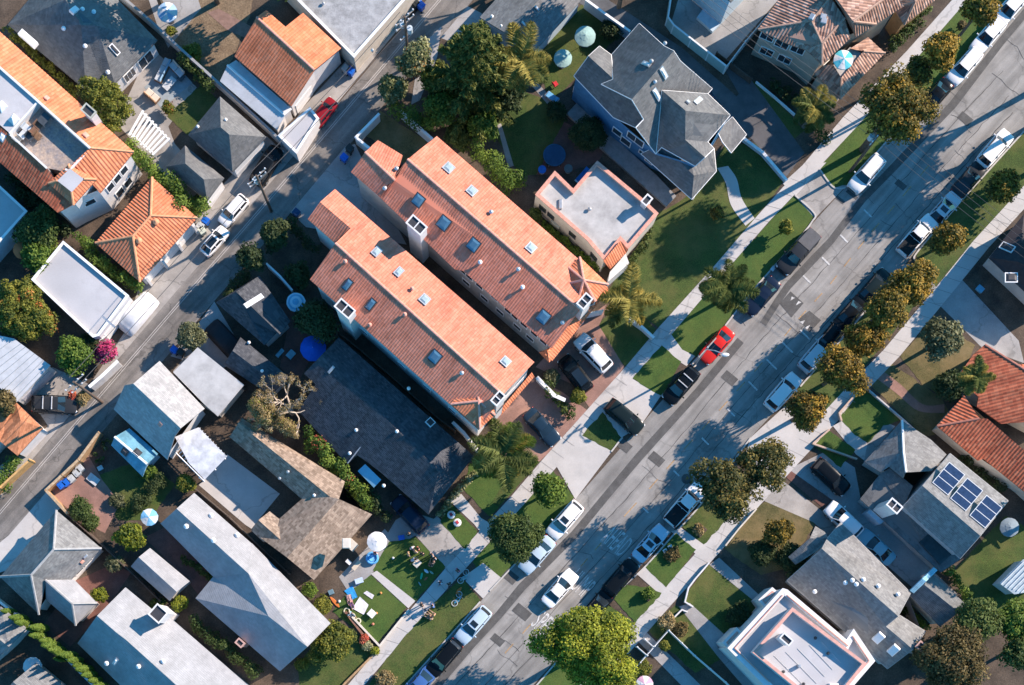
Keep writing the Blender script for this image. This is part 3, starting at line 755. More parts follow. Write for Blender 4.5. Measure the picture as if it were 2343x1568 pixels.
def kerb(pts, wd=.16, ht=.13):
    m = MB(); q = [P(x, y) for x, y in pts]
    for i in range(len(q) - 1):
        a, b = q[i], q[i + 1]; d = b - a
        if d.length < .05: continue
        h2 = ht + .002 * (i % 2)
        m.box(((a + b) / 2) + Vector((0, 0, h2 / 2)), (d.length + .02, wd, h2), math.atan2(d.y, d.x))
    tag(m.build('kerb', KERB), None, None, None, 'structure')
kerb(smooth_line([(840, 1662), (949, 1544), (1098, 1377)])); kerb(smooth_line([(1120, 1352), (1200, 1267), (1313, 1142)]))
kerb([(1398, 1034), (1421, 1004)]); kerb(smooth_line([(1512, 907), (1633, 777), (1716, 672), (1826, 547), (1857, 508), (1862, 489), (1818, 448)]))
kerb(smooth_line([(1874, 388), (1900, 424), (1916, 432), (1938, 426), (1978, 381), (2127, 212), (2271, 62), (2420, -105)]))
kerb(smooth_line([(1190, 1612), (1388, 1381), (1474, 1298), (1545, 1218), (1602, 1155), (1716, 1003)]))
kerb(smooth_line([(1830, 885), (1929, 771), (2032, 650)])); kerb(smooth_line([(2110, 612), (2093, 596), (2100, 574), (2195, 464), (2330, 314), (2560, 60)]))
# paving joints of the sidewalks
JOINT = M('paving_joint', (.24, .23, .22), var=.1)
def joints(L, R, step, layer):
    mm = MB()
    for i in range(len(L) - 1):
        a, b = Vector(L[i]), Vector(L[i + 1]); c, d = Vector(R[i]), Vector(R[min(i + 1, len(R) - 1)])
        n = max(1, int((b - a).length / step))
        for k in range(n):
            p = a.lerp(b, k / n); q = c.lerp(d, k / n); z = .006 * layer + .004
            u = (b - a).normalized() * .5
            mm.poly([P(p.x - u.x, p.y - u.y, z), P(q.x - u.x, q.y - u.y, z), P(q.x + u.x, q.y + u.y, z), P(p.x + u.x, p.y + u.y, z)])
    tag(mm.build('sidewalk_joint', JOINT), None, None, None, 'structure')
joints(TL, TR_, 32, 6)
J1 = [(858, 1493), (930, 1405), (1019, 1300), (1169, 1136), (1237, 1056), (1432, 838), (1506, 750), (1630, 613), (1726, 501), (1836, 378)]
J2 = [(892, 1498), (955, 1424), (1042, 1328), (1195, 1158), (1266, 1077), (1458, 855), (1537, 764), (1660, 620), (1758, 508), (1866, 391)]
joints(J1, J2, 34, 7)
# ---------------------------------------------------------------- houses
# -- terracotta rowhouse, upper (north-eastern) one
h = House('rowhouse', 'long terracotta rowhouse with four big dark skylights, on the far side of the gap', 'house', (1060, 560), 'terracotta rowhouses')
E, R = 7.6, 8.8
h.roof({'a': (803, 394, E), 'b': (835, 349, 8.25), 'c': (864, 321, E), 'd': (921, 356, E + .3), 'e': (903, 413, 8.45), 'f': (932, 365, R), 'g': (999, 312, E),
        'h': (1324, 594, E), 'i': (1327, 708, R), 'j': (1262, 797, E), 'k': (1060, 620, E), 'l': (1040, 616, E - .2), 'm': (859, 442, E)},
       ['b c d e', 'a b e m', 'f g h i', 'f i j k l m e'], TERRA, rib=.27, caps=RIDGE_T)
h.wall([(803, 394, E), (835, 349, 8.1), (864, 321, E), (923, 372, E), (932, 365, 8.65), (999, 312, E), (1324, 594, E), (1327, 708, 8.65), (1262, 797, E), (1040, 603, E)], GREYW, .35)
w1 = h.side(1150, 700)
for t in (.06, .13, .24, .40, .55, .62, .72, .83, .93): h.window(w1, t, 5.6 if t != .40 else 6.2, 1.0, 1.25)
for t in (.10, .30, .47, .66, .80): h.window(w1, t, 2.6, 1.1, 1.3)
for x, y, wd in ((957, 459, 1.15), (1015, 511, 1.25), (1083, 561, 1.2), (1243, 726, 1.25)): h.skylight(x, y, wd, wd * 1.05, mat=DARKM)
for x, y, wd in ((1026, 385, 1.0), (1079, 438, .95), (1214, 568, .95)): h.skylight(x, y, wd, wd, pane=M('pale_skylight', (.34, .42, .44), rough=.2, var=.08, spec=.6))
for x, y in ((907, 388), (880, 433), (1098, 602), (1123, 487), (1185, 618), (1195, 659), (1286, 740)): h.vent(x, y, .13, .5, mat=TRIM if x in (1098, 1195) else GALV)
h.chimney(953, 516, 10.0, 1.75, .95, A_LOT, WHITE)
h.chimney(1337, 690, 9.8, 1.3, .8, A_ST, WHITE)
h.roof({'x': (1335, 641, 9.0), 'p': (1326, 589, 7.9), 'q': (1391, 651, 7.9), 's': (1362, 690, 7.9), 't': (1318, 700, 7.9), 'u': (1287, 652, 7.9), 'v': (1300, 612, 7.9)},
       ['x p q', 'x q s', 'x s t', 'x t u', 'x u v', 'x v p'], TERRA_OR, rib=.27, caps=RIDGE_T, name='tower_roof')
h.wall([(1326, 589, 7.9), (1391, 651, 7.9), (1362, 690, 7.9), (1318, 700, 7.9)], WHITE, .3, name='tower_wall')
h.roof({'a': (1330, 700, 5.4), 'b': (1388, 656, 5.0), 'c': (1392, 664, 4.8), 'd': (1263, 826, 4.8), 'e': (1246, 812, 5.4)}, ['a b c d e'], TERRA_OR, rib=.27, name='porch_roof')
h.roof({'x': (1252, 803, 5.6), 'a': (1233, 806, 4.9), 'b': (1262, 795, 4.9), 'c': (1272, 806, 4.9), 'd': (1256, 830, 4.9)}, ['x a b', 'x b c', 'x c d', 'x d a'], TERRA_OR, rib=.27, name='porch_roof')
w1 = h.side(1295, 750); h.garage(w1, .5, 4.6, 2.3)
h.window(w1, .3, 6.2, 1.2, 1.3); h.window(w1, .75, 6.2, 1.2, 1.3)

# -- terracotta rowhouse, lower one
h = House('rowhouse', 'long terracotta rowhouse next to the big dark roof, two narrow dark skylights', 'house', (960, 700), 'terracotta rowhouses')
h.roof({'a': (704, 502, E), 'b': (732, 463, 8.15), 'c': (766, 433, E), 'd': (802, 523, 8.2), 'e': (766, 556, E - .1), 'f': (767, 557, R), 'g': (1222, 829, E), 'h': (1150, 903, R),
        'i': (1095, 984, E), 'j': (709, 640, E)}, ['b c g h f d', 'a b d e', 'f h i j'], TERRA, rib=.27, caps=RIDGE_T)
h.wall([(704, 502, E), (732, 463, 8.0), (766, 433, E), (1222, 829, E), (1150, 903, 8.65), (1095, 984, E), (709, 640, E), (767, 557, 8.65), (766, 556, E)], WHITE, .35)
w1 = h.side(900, 812)
for t in (.08, .2, .34, .46, .6, .74, .9): h.window(w1, t, 5.4, 1.0, 1.2)
for t in (.12, .28, .52, .68, .84): h.window(w1, t, 2.5, 1.1, 1.3)
w1 = h.side(736, 528); h.window(w1, .4, 5.6, 1.2, 1.2)
w1 = h.side(990, 630)
for t in (.2, .4, .6, .8): h.window(w1, t, 5.4, 1.0, 1.2)
for x, y, a, b in ((795, 652, .75, 1.25), (848, 697, .75, 1.25), (995, 817, 1.2, 1.25)): h.skylight(x, y, a, b, mat=DARKM)
for x, y, a, b in ((861, 577, .75, 1.0), (912, 623, .7, 1.0), (971, 686, .95, .95), (1156, 828, .9, .9)): h.skylight(x, y, a, b, pane=M('pale_skylight', (.34, .42, .44)))
for x, y in ((943, 662), (926, 721), (1056, 855), (846, 745), (790, 600)): h.vent(x, y, .13, .45, mat=RIDGE_T if x != 1056 else GALV)
h.chimney(789, 707, 9.6, 1.75, .95, A_LOT, WHITE)
h.chimney(1139, 912, 9.4, 1.2, .7, A_ST, WHITE)
h.roof({'x': (1095, 918, 8.3), 'p': (1090, 878, 7.8), 'q': (1127, 917, 7.8), 's': (1132, 950, 7.8), 't': (1098, 981, 7.8), 'u': (1031, 925, 7.8), 'v': (1048, 900, 7.8)},
       ['x p q', 'x q s', 'x s t', 'x t u', 'x u v', 'x v p'], TERRA_OR, rib=.27, caps=RIDGE_T, name='tower_roof')
h.roof({'a': (1150, 930, 5.4), 'b': (1216, 852, 5.4), 'c': (1222, 862, 4.9), 'd': (1146, 950, 4.9)}, ['a b c d'], TERRA_OR, rib=.27, name='porch_roof')
w1 = h.side(1186, 866); h.garage(w1, .5, 3.4, 2.3); w1 = h.side(1122, 944); h.window(w1, .5, 5.9, 1.3, 1.3)

# -- blue clapboard house
h = House('clapboard_house', 'dark blue clapboard house with white trimmed windows and several grey shingle gables', 'house', (1500, 260))
e1, r1 = 6.4, 9.4
h.roof({'A': (1462, 54, e1), 'B': (1541, 117, r1), 'C': (1445, 228, r1), 'D': (1375, 193, 7.2), 'E': (1402, 182, 7.6), 'F': (1398, 127, 6.4), 'G': (1464, 85, 7.05), 'Hh': (1519, 106, 8.7),
        'I': (1629, 203, 5.75), 'J': (1618, 215, 5.75), 'K': (1514, 207, 8.2), 'L': (1500, 352, 5.7), 'N': (1454, 292, 7.9), 'O': (1472, 273, 7.9), 'Q': (1556, 140, 8.6)},
       ['F G Hh B C D E', 'A G F', 'A G Hh', 'B Q I J K L N O C'], SH_BLUE, fascia=TRIM, steep=(6.2, 1.3))
h.roof({'a': (1371, 106, 6.55), 'b': (1398, 126, 6.55), 'c': (1403, 181, 7.5), 'd': (1346, 129, 7.5), 'e': (1313, 174, 6.0), 'f': (1320, 182, 5.95), 'g': (1403, 269, 5.7), 'h': (1454, 292, 6.2),
        'i': (1472, 273, 6.9), 'j': (1445, 228, 7.3), 'k': (1376, 193, 6.75)}, ['a b c d', 'd c k e', 'e k j i h g f'], SH_BLUE, name='dormer_roof', fascia=TRIM, steep=(6.0, 1.2))
h.roof({'p': (1514, 207, 8.4), 'q': (1568, 254, 8.4), 'r': (1619, 215, 6.45), 's': (1670, 264, 6.45), 't': (1618, 325, 6.4), 'u': (1567, 320, 7.1), 'v': (1612, 360, 6.6), 'w': (1513, 337, 5.4), 'x': (1500, 352, 4.9), 'z': (1590, 380, 5.9), 'y': (1633, 340, 6.1)},
       ['p q s r', 'q s t u', 'p q u v z w x', 'u t y v'], SH_BLUE, name='gable_roof', fascia=TRIM, steep=(6.2, 1.3))
h.roof({'a': (1568, 320, 4.6), 'b': (1618, 327, 4.2), 'c': (1633, 340, 3.6), 'd': (1638, 392, 3.2), 'e': (1582, 456, 3.2), 'f': (1466, 352, 3.4), 'g': (1513, 330, 4.8), 'x': (1587, 402, 4.4)},
       ['a b c d x', 'd e x', 'x e f g a'], SH_BLUE, name='porch_roof', fascia=TRIM)
h.roof({'a': (1640, 300, 3.6), 'b': (1675, 268, 3.2), 'c': (1707, 308, 3.0), 'd': (1672, 350, 3.0), 'e': (1652, 325, 3.6)}, ['a b c d e'], SH_BLUE, name='side_porch_roof', fascia=TRIM)
h.wall([(1313, 174, 5.9), (1346, 129, 7.0), (1371, 106, 6.4), (1398, 127, 6.2), (1462, 54, 6.2), (1541, 117, 8.6), (1629, 203, 5.6), (1670, 264, 6.2), (1612, 360, 5.6), (1590, 380, 5.4), (1500, 352, 4.7), (1403, 269, 5.6)], BLUEW, .15)
w1 = h.side(1358, 222)
h.window(w1, .70, 4.35, .8, .9); h.window(w1, .48, 4.35, 1.4, 1.0); h.window(w1, .25, 4.3, .7, .9); h.window(w1, .66, 2.3, 1.2, 1.4)
w1 = h.side(1450, 310)
for t, z, wd, hh, nc in ((.53, 4.1, 2.1, 1.6, 2), (.80, 2.2, 1.5, .9, 2), (.36, 1.9, 1.3, 1.5, 1), (.92, 2.0, 1.0, 1.9, 1), (.14, 2.6, 1.2, 1.4, 1)): h.window(w1, t, z, wd, hh, cols=nc)
w1 = h.side(1428, 90); h.window(w1, .5, 4.6, 1.0, 1.3)
for q in ((1520, 102), (1489, 143), (1523, 150), (1497, 190)): h.vent(q[0], q[1], .12, .5)
h.skylight(1517, 107 + 60, .5, 1.4, pane=TRIM); h.skylight(1501, 216, .5, 1.5, pane=TRIM); h.skylight(1596, 232, .5, 1.3, pane=TRIM); h.skylight(1479, 148, .45, 1.1, pane=TRIM)
h.boxvent(1572, 236, .4, .4)
for k in range(5):      # porch posts
    p = P(1488 + k * 24, 372 + k * 21, 0); m = h.mb(); m.box((p.x, p.y, 1.5), (.18, .18, 3.0), A_LOT, bevel=.02); h.put(m, 'porch_post', TRIM)
m = h.mb(); m.prism([P(*q).xy for q in ((1395, 312), (1440, 352), (1500, 405), (1545, 452), (1522, 476), (1370, 340))], .05, .5); h.put(m, 'porch_floor', M('porch_concrete', (.26, .26, .26)))
m = h.mb(); m.prism([P(*q).xy for q in ((1295, 265), (1318, 240), (1365, 285), (1340, 305))], .05, .45); h.put(m, 'porch_step', M('porch_concrete', (.26, .26, .26)))

# -- beige clay tile house, top right
h = House('tile_house', 'beige two-storey house with mixed brown clay tiles and a roof terrace', 'house', (1900, 120))
h.roof({'W': (1734, 68, 6.4), 'b': (1842, 114, 6.4), 'b2': (1800, 100, 6.4), 'c': (1880, 148, 6.4), 'd': (1880, 100, 7.3), 'e': (1932, 42, 7.6), 'f': (1945, 88, 6.7), 'n': (1830, -70, 6.4), 'r': (1856, 48, 7.5), 'r2': (1900, -5, 7.8)},
       ['W b2 b d r', 'b c d', 'd c f e', 'W r r2 n', 'r d e r2'], MIXTILE, rib=.30, amp=.06, caps=RIDGE_M)
h.roof({'a': (1900, -20, 8.6), 'b': (1951, 50, 8.2), 'c': (2045, -20, 7.5), 'd': (2066, 15, 6.2), 'e': (2003, 56, 6.4), 'f': (1958, 85, 6.4), 'g': (1928, 26, 7.6), 'x': (1960, -70, 8.2)},
       ['a b c x', 'b e d c', 'b f e', 'a g b', 'g f b'], MIXTILE, rib=.30, amp=.06, caps=RIDGE_M, name='upper_roof')
h.roof({'S': (1922, 228, 3.4), 'w': (1862, 168, 3.4), 'p': (1924, 178, 4.2), 'q': (1974, 118, 4.2), 'E': (2024, 122, 3.4), 'F': (1985, 86, 4.0), 'i': (1944, 112, 4.3), 'j': (1905, 148, 4.2), 'k': (1882, 150, 4.2)},
       ['S w k j p', 'S p q E', 'q E F i'], MIXTILE, rib=.30, amp=.06, caps=RIDGE_M, name='terrace_roof')
h.wall([(1734, 68, 6.3), (1842, 114, 6.3), (1880, 148, 6.3), (1945, 88, 6.3), (2003, 56, 6.3), (2066, 15, 6.3), (1960, -70, 6.3), (1830, -70, 6.3)], BEIGE, .35)
h.wall([(1922, 228, 3.4), (1862, 168, 3.4), (1880, 150, 3.4), (1944, 88, 3.4), (1985, 86, 3.4), (2024, 122, 3.4)], BEIGE, .35, name='wing_wall')
m = h.mb(); m.prism([P(x, y, 3.9).xy for x, y in ((1896, 160), (1944, 108), (1982, 128), (1926, 182))], 3.2, 3.9); h.put(m, 'terrace_floor', FLATG)
w1 = h.side(1790, 105)
for t, z in ((.15, 5.0), (.5, 4.7), (.85, 5.0), (.28, 2.0), (.7, 2.0)): h.window(w1, t, z, 1.5, 1.5, cols=2)
w1 = h.side(1860, 140); h.window(w1, .35, 5.0, 1.6, 1.5, cols=2); h.window(w1, .4, 2.0, 1.6, 1.5, cols=2)
for q in ((1857, 42), (1882, 40), (1883, 50)): h.boxvent(q[0], q[1], .6, .5, .35)
h2 = House('tile_house', 'tile-roofed wing with an orange stucco porch wall at the top edge, beyond the roof terrace', 'house', (2085, 20))
h2.roof({'a': (2068, 57, 4.4), 'b': (2045, 20, 4.4), 'c': (2085, -45, 4.4), 'd': (2092, 5, 5.7), 'e': (2140, -60, 5.7), 'f': (2160, -20, 4.4), 'g': (2137, 2, 4.4)}, ['a b d', 'b c e d', 'd e f g a'], MIXTILE, rib=.30, amp=.06, caps=RIDGE_M)
h2.wall([(2068, 57, 4.4), (2045, 20, 4.4), (2085, -45, 4.4), (2160, -20, 4.4)], M('orange_stucco', (.36, .20, .09), var=.12, bump=.15), .3)

# -- flat roofed house with terracotta coping
h = House('flat_roof_house', 'single-storey flat grey roofed house edged in terracotta coping, with a white chimney', 'house', (1360, 500))
h.flat([(1225, 446), (1269, 393), (1311, 434), (1366, 370), (1472, 458), (1505, 489), (1436, 569), (1419, 551), (1382, 596), (1344, 551)], 4.1, FLATG, CREAM, .4, RIDGE_T, .26)
h.chimney(1479, 459, 5.4, .9, .6, A_ST, WHITE, flues=1)
w1 = h.side(1285, 500)
for t in (.16, .32, .74): h.window(w1, t, 2.4, .9, 1.1, frame=DARKM)
w1 = h.side(1363, 575); h.window(w1, .5, 2.2, 1.0, 1.2, frame=DARKM)
h.roof({'a': (1419, 551, 4.9), 'b': (1437, 572, 4.6), 'c': (1433, 578, 4.4), 'd': (1396, 616, 4.2), 'e': (1380, 597, 4.7)}, ['a b c d e'], TERRA_OR, rib=.25, name='entry_roof')
m = h.mb(); m.prism([P(x, y, 3.0).xy for x, y in ((1432, 578), (1396, 620), (1392, 642), (1440, 600))], 0, 2.6); h.put(m, 'entry_wall', WHITE)
h.boxvent(1282, 468, .35, 1.0, .2, mat=GALV); h.vent(1348, 480, .12, .35)

# -- big dark shingle house, in the rowhouse shade
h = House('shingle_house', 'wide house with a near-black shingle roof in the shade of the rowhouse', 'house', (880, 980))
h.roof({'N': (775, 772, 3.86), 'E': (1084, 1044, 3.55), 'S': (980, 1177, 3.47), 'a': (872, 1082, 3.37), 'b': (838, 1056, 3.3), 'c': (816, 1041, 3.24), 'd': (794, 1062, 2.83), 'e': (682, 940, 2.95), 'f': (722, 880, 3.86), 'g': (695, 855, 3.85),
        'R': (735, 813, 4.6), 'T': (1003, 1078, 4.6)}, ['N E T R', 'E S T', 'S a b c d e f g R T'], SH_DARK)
h.wall([(775, 772, 3.3), (1084, 1044, 3.1), (980, 1177, 3.0), (872, 1082, 2.9), (816, 1041, 3.0), (794, 1062, 2.9), (682, 940, 2.9), (722, 880, 3.5), (695, 855, 3.6)], GREYW, .4)
for x, y in ((908, 988), (878, 1112), (935, 890), (800, 1038), (815, 985)): h.vent(x, y, .11, .35, mat=TRIM)
h.skylight(984, 967, .8, .8, pane=DARKM, mat=TRIM)
m = h.mb(); m.tube([P(864, 974, 4.0), P(795, 1060, 2.98)], .07, 6); h.put(m, 'gutter', GALV)
h.boxvent(758, 846, .3, .9, .2)
m = h.mb(); m.add([P(835, 1062, 2.9), P(872, 1098, 2.9), P(855, 1116, 2.5), P(818, 1078, 2.5), P(835, 1062, 2.84), P(872, 1098, 2.84), P(855, 1116, 2.44), P(818, 1078, 2.44)], [[3, 2, 1, 0], [4, 5, 6, 7], [0, 1, 5, 4], [1, 2, 6, 5], [2, 3, 7, 6], [3, 0, 4, 7]])
h.put(m, 'awning', M('pale_blue_awning', (.22, .45, .58), var=.05))

# -- dark garage group left of the rowhouses
h = House('shingle_house', 'small dark blue-grey house in full shade with one long skylight strip coloured as if sunlit', 'house', (590, 720))
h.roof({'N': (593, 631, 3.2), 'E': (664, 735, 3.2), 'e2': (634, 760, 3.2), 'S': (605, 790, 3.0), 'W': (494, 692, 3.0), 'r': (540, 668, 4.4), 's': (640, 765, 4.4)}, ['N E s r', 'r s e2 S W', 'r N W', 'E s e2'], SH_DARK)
h.wall([(593, 631, 3.2), (664, 735, 3.2), (634, 762, 3.2), (605, 790, 3.0), (494, 692, 3.0)], GREYW, .35)
p, n = h.on(583, 688); h.skylight(580, 690, .55, 2.4, pane=M('sun_toned_fibreglass', (.62, .58, .52), rough=.4))  # pane coloured pale and warm so the strip looks sunlit
h3 = House('shingle_house', 'low dark roof behind the bare tree, next to the black covered car', 'house', (590, 820))
h3.roof({'N': (550, 772, 2.9), 'E': (660, 862, 2.9), 'S': (620, 905, 2.7), 'W': (512, 835, 2.7), 'r': (532, 803, 3.5), 's': (640, 884, 3.5)}, ['N E s r', 'r s S W', 'N r W', 'E S s'], SH_DARK)
h3.wall([(550, 772, 2.9), (660, 862, 2.9), (620, 905, 2.7), (512, 835, 2.7)], GREYW, .3)
h3.vent(600, 850, .1, .35, mat=TRIM); h3.vent(570, 785, .1, .35, mat=TRIM)

# -- brown shingle house
h = House('shingle_house', 'brown shingle roofed house behind the yard party, with a small side gable', 'house', (680, 1130))
h.roof({'a': (525, 1000, 3.0), 'b': (553, 957, 3.0), 'c': (545, 968, 3.8), 'd': (789, 1102, 3.0), 'e': (755, 1137, 4.0), 'f': (775, 1142, 4.0), 'g': (851, 1177, 3.0), 'h': (657, 1276, 4.2), 'i': (718, 1327, 3.0), 'j': (592, 1228, 3.0),
        'k': (668, 1186, 3.6), 'l': (690, 1142, 3.1), 'm': (625, 1085, 3.0), 'n': (775, 1115, 3.3)},
       ['b d e c', 'a c e l m', 'd n f e', 'f g i h', 'e f h j l'], SH_BROWN)
h.roof({'a': (574, 1213, 3.0), 'b': (591, 1190, 3.6), 'c': (617, 1170, 3.0), 'd': (650, 1197, 3.1), 'e': (648, 1241, 3.6), 'f': (602, 1240, 3.0)}, ['b c d e', 'a b e f'], SH_BROWN, name='side_gable_roof')
h.wall([(525, 1000, 3), (545, 968, 3.6), (553, 957, 3), (789, 1102, 3), (851, 1177, 3), (718, 1327, 3), (592, 1228, 3), (574, 1213, 3), (591, 1190, 3.4), (617, 1170, 3), (660, 1180, 3), (690, 1142, 3)], CREAM, .4)
h.vent(640, 1095, .1, .35); h.vent(719, 1134, .1, .35, mat=TRIM); h.vent(659, 1080, .1, .3)
h.boxvent(793, 1244, .8, 1.0, .6, mat=CREAM)

# -- central bottom white roofed bungalow
h = House('bungalow', 'pale grey bungalow with a long gabled wing and a front gable facing the small shrubs', 'house', (600, 1400))
h.roof({'a': (367, 1198, 3.0), 'b': (404, 1164, 4.8), 'c': (444, 1128, 3.0), 'd': (576, 1244, 3.0), 'e': (568, 1312, 4.9), 'f': (488, 1320, 3.0)}, ['b c d e', 'a b e f'], SH_WHITE)
h.roof({'a': (447, 1369, 2.9), 'b': (488, 1319, 2.9), 'c': (568, 1312, 4.9), 'd': (576, 1243, 3.0), 'e': (756, 1426, 3.0), 'f': (703, 1480, 5.2), 'g': (640, 1536, 2.9), 'h': (614, 1410, 5.05)},
       ['a b c h g', 'c d e f h', 'h f g'], SH_WHITE, name='front_roof')
h.wall([(367, 1198, 3.0), (403, 1166, 4.2), (444, 1128, 3.0), (576, 1244, 3.0), (756, 1426, 3.0), (703, 1481, 4.4), (640, 1536, 2.9), (447, 1369, 2.9), (488, 1320, 2.9)], WHITE, .4)
for x, y in ((427, 1205), (484, 1180), (543, 1225), (560, 1372), (536, 1372), (489, 1237), (624, 1390)): h.vent(x, y, .16, .4, mat=TRIM)
h.boxvent(690, 1447, .35, .35, .25); h.chimney(549, 1471, 3.9, .7, .5, A_LOT, M('pinkish_brick', (.5, .3, .25)), flues=1)
h = House('shed', 'long narrow gabled shed with one bright and one shaded roof slope, behind the pale bungalow', 'shed', (366, 1314))
h.roof({'a': (299, 1296, 2.5), 'b': (317, 1275, 3.6), 'c': (343, 1254, 2.5), 'd': (434, 1330, 2.5), 'e': (404, 1354, 3.6), 'f': (388, 1375, 2.5)}, ['b c d e', 'a b e f'], SH_WHITE)
h.wall([(299, 1296, 2.5), (317, 1275, 3.2), (343, 1254, 2.5), (434, 1330, 2.5), (404, 1354, 3.2), (388, 1375, 2.5)], WHITE, .25)

# -- hip roofed grey house bottom left
h = House('hip_roof_house', 'grey hip-roofed house with a paler hipped wing, by the brick courtyard', 'house', (110, 1290))
h.roof({'L': (0, 1320, 3.0), 'T': (129, 1168, 3.0), 'a': (123, 1257, 5.5), 'b': (71, 1316, 5.5), 'R': (232, 1255, 3.0), 'c': (162, 1327, 3.0), 'd': (105, 1328, 4.2), 'B': (89, 1406, 3.0)}, ['L T a b', 'T R a', 'a R c d B b', 'L b B'], SH_GREY, caps=M('grey_ridge', (.34, .34, .335)))
h.roof({'d': (104, 1327, 4.4), 'e': (169, 1326, 3.05), 'f': (222, 1380, 3.05), 'g': (165, 1381, 4.5), 'h': (173, 1431, 3.05), 'i': (105, 1372, 3.05)}, ['d e f g', 'g f h', 'd g h i'], SH_WHITE, name='wing_roof', caps=M('grey_ridge', (.34, .34, .335)))
h.wall([(0, 1320, 3.0), (129, 1168, 3.0), (232, 1255, 3.0), (165, 1326, 3.0), (222, 1380, 3.0), (173, 1431, 3.0), (110, 1375, 3.0), (89, 1406, 3.0)], WHITE, .35)
for t in (.3, .6): h.window(h.side(200, 1292), t, 1.9, 1.1, 1.1)
h.boxvent(195, 1272, .5, .25, .2); h.boxvent(187, 1285, .4, .3, .2, mat=RIDGE_T)

# -- bottom house with the square white chimney
h = House('bungalow', 'long white roofed house at the bottom edge with a square white chimney', 'house', (360, 1480))
h.roof({'a': (287, 1344, 3.45), 'b': (350, 1396, 3.35), 'c': (288, 1464, 5.7), 'd': (266, 1447, 5.7), 'e': (222, 1409, 5.7), 'f': (177, 1472, 3.3), 'g': (376, 1402, 3.0), 'h': (650, 1640, 3.0), 'i': (500, 1655, 5.7), 'j': (400, 1690, 3.0)},
       ['a b c d e', 'e d c i j f', 'b g h i c'], SH_WHITE)
h.wall([(287, 1344, 3.0), (350, 1396, 3.0), (376, 1402, 3.0), (650, 1640, 3.0), (500, 1655, 4.7), (400, 1690, 3.0), (177, 1472, 3.2), (222, 1409, 5.4)], WHITE, .4)
h.chimney(362, 1404, 6.2, 1.3, 1.3, A_LOT, WHITE, flues=1)
for x, y in ((318, 1525), (245, 1518), (374, 1513)): h.vent(x, y, .15, .4, mat=TRIM)
m = h.mb(); m.tube([P(285, 1462, 5.0), P(302, 1507, 4.2)], .06, 6); h.put(m, 'gutter', TRIM)
h.skylight(265, 1513, .4, .9, pane=TRIM)
h = House('gable_house', 'olive-grey gabled roof at the left edge behind the cypress row', 'house', (30, 1420))
h.roof({'a': (-40, 1395, 2.8), 'b': (2, 1388, 3.2), 'c': (62, 1438, 3.2), 'd': (20, 1480, 3.9), 'e': (-50, 1425, 3.9), 'f': (-20, 1520, 2.8), 'g': (-80, 1470, 2.8)}, ['a b c d e', 'e d f g'], SH_GREY)
h.wall([(-40, 1395, 2.8), (2, 1388, 2.9), (62, 1438, 2.9), (20, 1480, 3.6), (-20, 1520, 2.8), (-80, 1470, 2.8)], WHITE, .3)
h = House('gable_house', 'grey-green roof corner at the bottom left edge beside a white umbrella', 'house', (90, 1550))
h.roof({'a': (82, 1517, 3.0), 'b': (170, 1590, 3.0), 'c': (130, 1650, 3.8), 'd': (30, 1560, 3.8), 'e': (-10, 1610, 3.0)}, ['a b c d', 'd c e'], SH_GREY)
h.wall([(82, 1517, 2.9), (170, 1590, 2.9), (130, 1650, 3.6), (-10, 1610, 2.9), (30, 1560, 3.5)], WHITE, .3)

# -- white and blue-grey gabled complex left of centre
h = House('gable_house', 'house with one bright white slope and one blue-grey slope and a white slatted patio cover', 'house', (430, 930))
h.roof({'a': (305, 878, 5.0), 'b': (365, 826, 3.2), 'c': (468, 935, 3.2), 'd': (413, 980, 5.1), 'e': (400, 998, 4.5), 'f': (383, 1053, 3.0), 'g': (260, 937, 3.0), 'k': (285, 882, 4.0)}, ['a b c d', 'a d e f g k'], SH_LIGHT)
h.roof({'a': (396, 852, 3.0), 'b': (452, 795, 3.0), 'c': (558, 881, 3.0), 'd': (498, 953, 3.0), 'e': (467, 925, 3.0), 'f': (425, 882, 3.05)}, ['a b c d e f'], FLATG, name='flat_wing_roof')
h.wall([(290, 885, 3.6), (365, 826, 3.1), (468, 935, 3.1), (383, 1053, 3.0), (260, 937, 3.0)], WHITE, .35)
h.wall([(396, 852, 2.95), (452, 795, 2.95), (558, 881, 2.95), (498, 953, 2.95), (450, 925, 2.95)], CREAM, .3, name='wing_wall')
h.boxvent(370, 970, .5, .5, .35, mat=RIDGE_T)
m = h.mb()                                                            # slatted patio cover: sheets and rafters on posts
for k in range(11):
    a = Vector((404 + k * 6.1, 1032 + k * 6.4)); b = a + Vector((54, -53))
    m.tube([P(a.x, a.y, 2.5), P(b.x, b.y, 2.75)], .05, 4)
for q in ((402, 1036), (428, 1010), (450, 985)):
    m.tube([P(q[0], q[1], 2.6), P(q[0] + 66, q[1] + 66, 2.6)], .06, 4)
for q in ((404, 1036), (466, 1100), (519, 1046)): p = P(*q); m.box((p.x, p.y, 1.25), (.12, .12, 2.5))
h.put(m, 'patio_cover', TRIM)
m = h.mb(); m.add([P(454, 978, 2.9), P(519, 1045, 2.9), P(468, 1098, 2.65), P(432, 1060, 2.7), P(400, 1000, 2.85)], [[0, 1, 2, 3, 4], [4, 3, 2, 1, 0]][:1]); h.put(m, 'cover_sheet', M('patchy_white_sheeting', (.62, .62, .63), var=.2, scale=.8))
h = House('shed', 'small blue-painted shed with a skylight hole on each side of its white ridge', 'shed', (310, 1040))
h.roof({'a': (254, 1019, 2.4), 'b': (262, 1000, 3.1), 'c': (296, 980, 2.5), 'd': (362, 1038, 2.5), 'e': (336, 1062, 3.1), 'f': (326, 1091, 2.4)}, ['b c d e', 'a b e f'], M('blue_painted_roof', (.14, .33, .42), var=.2, scale=1.2, fine=.08), caps=TRIM)
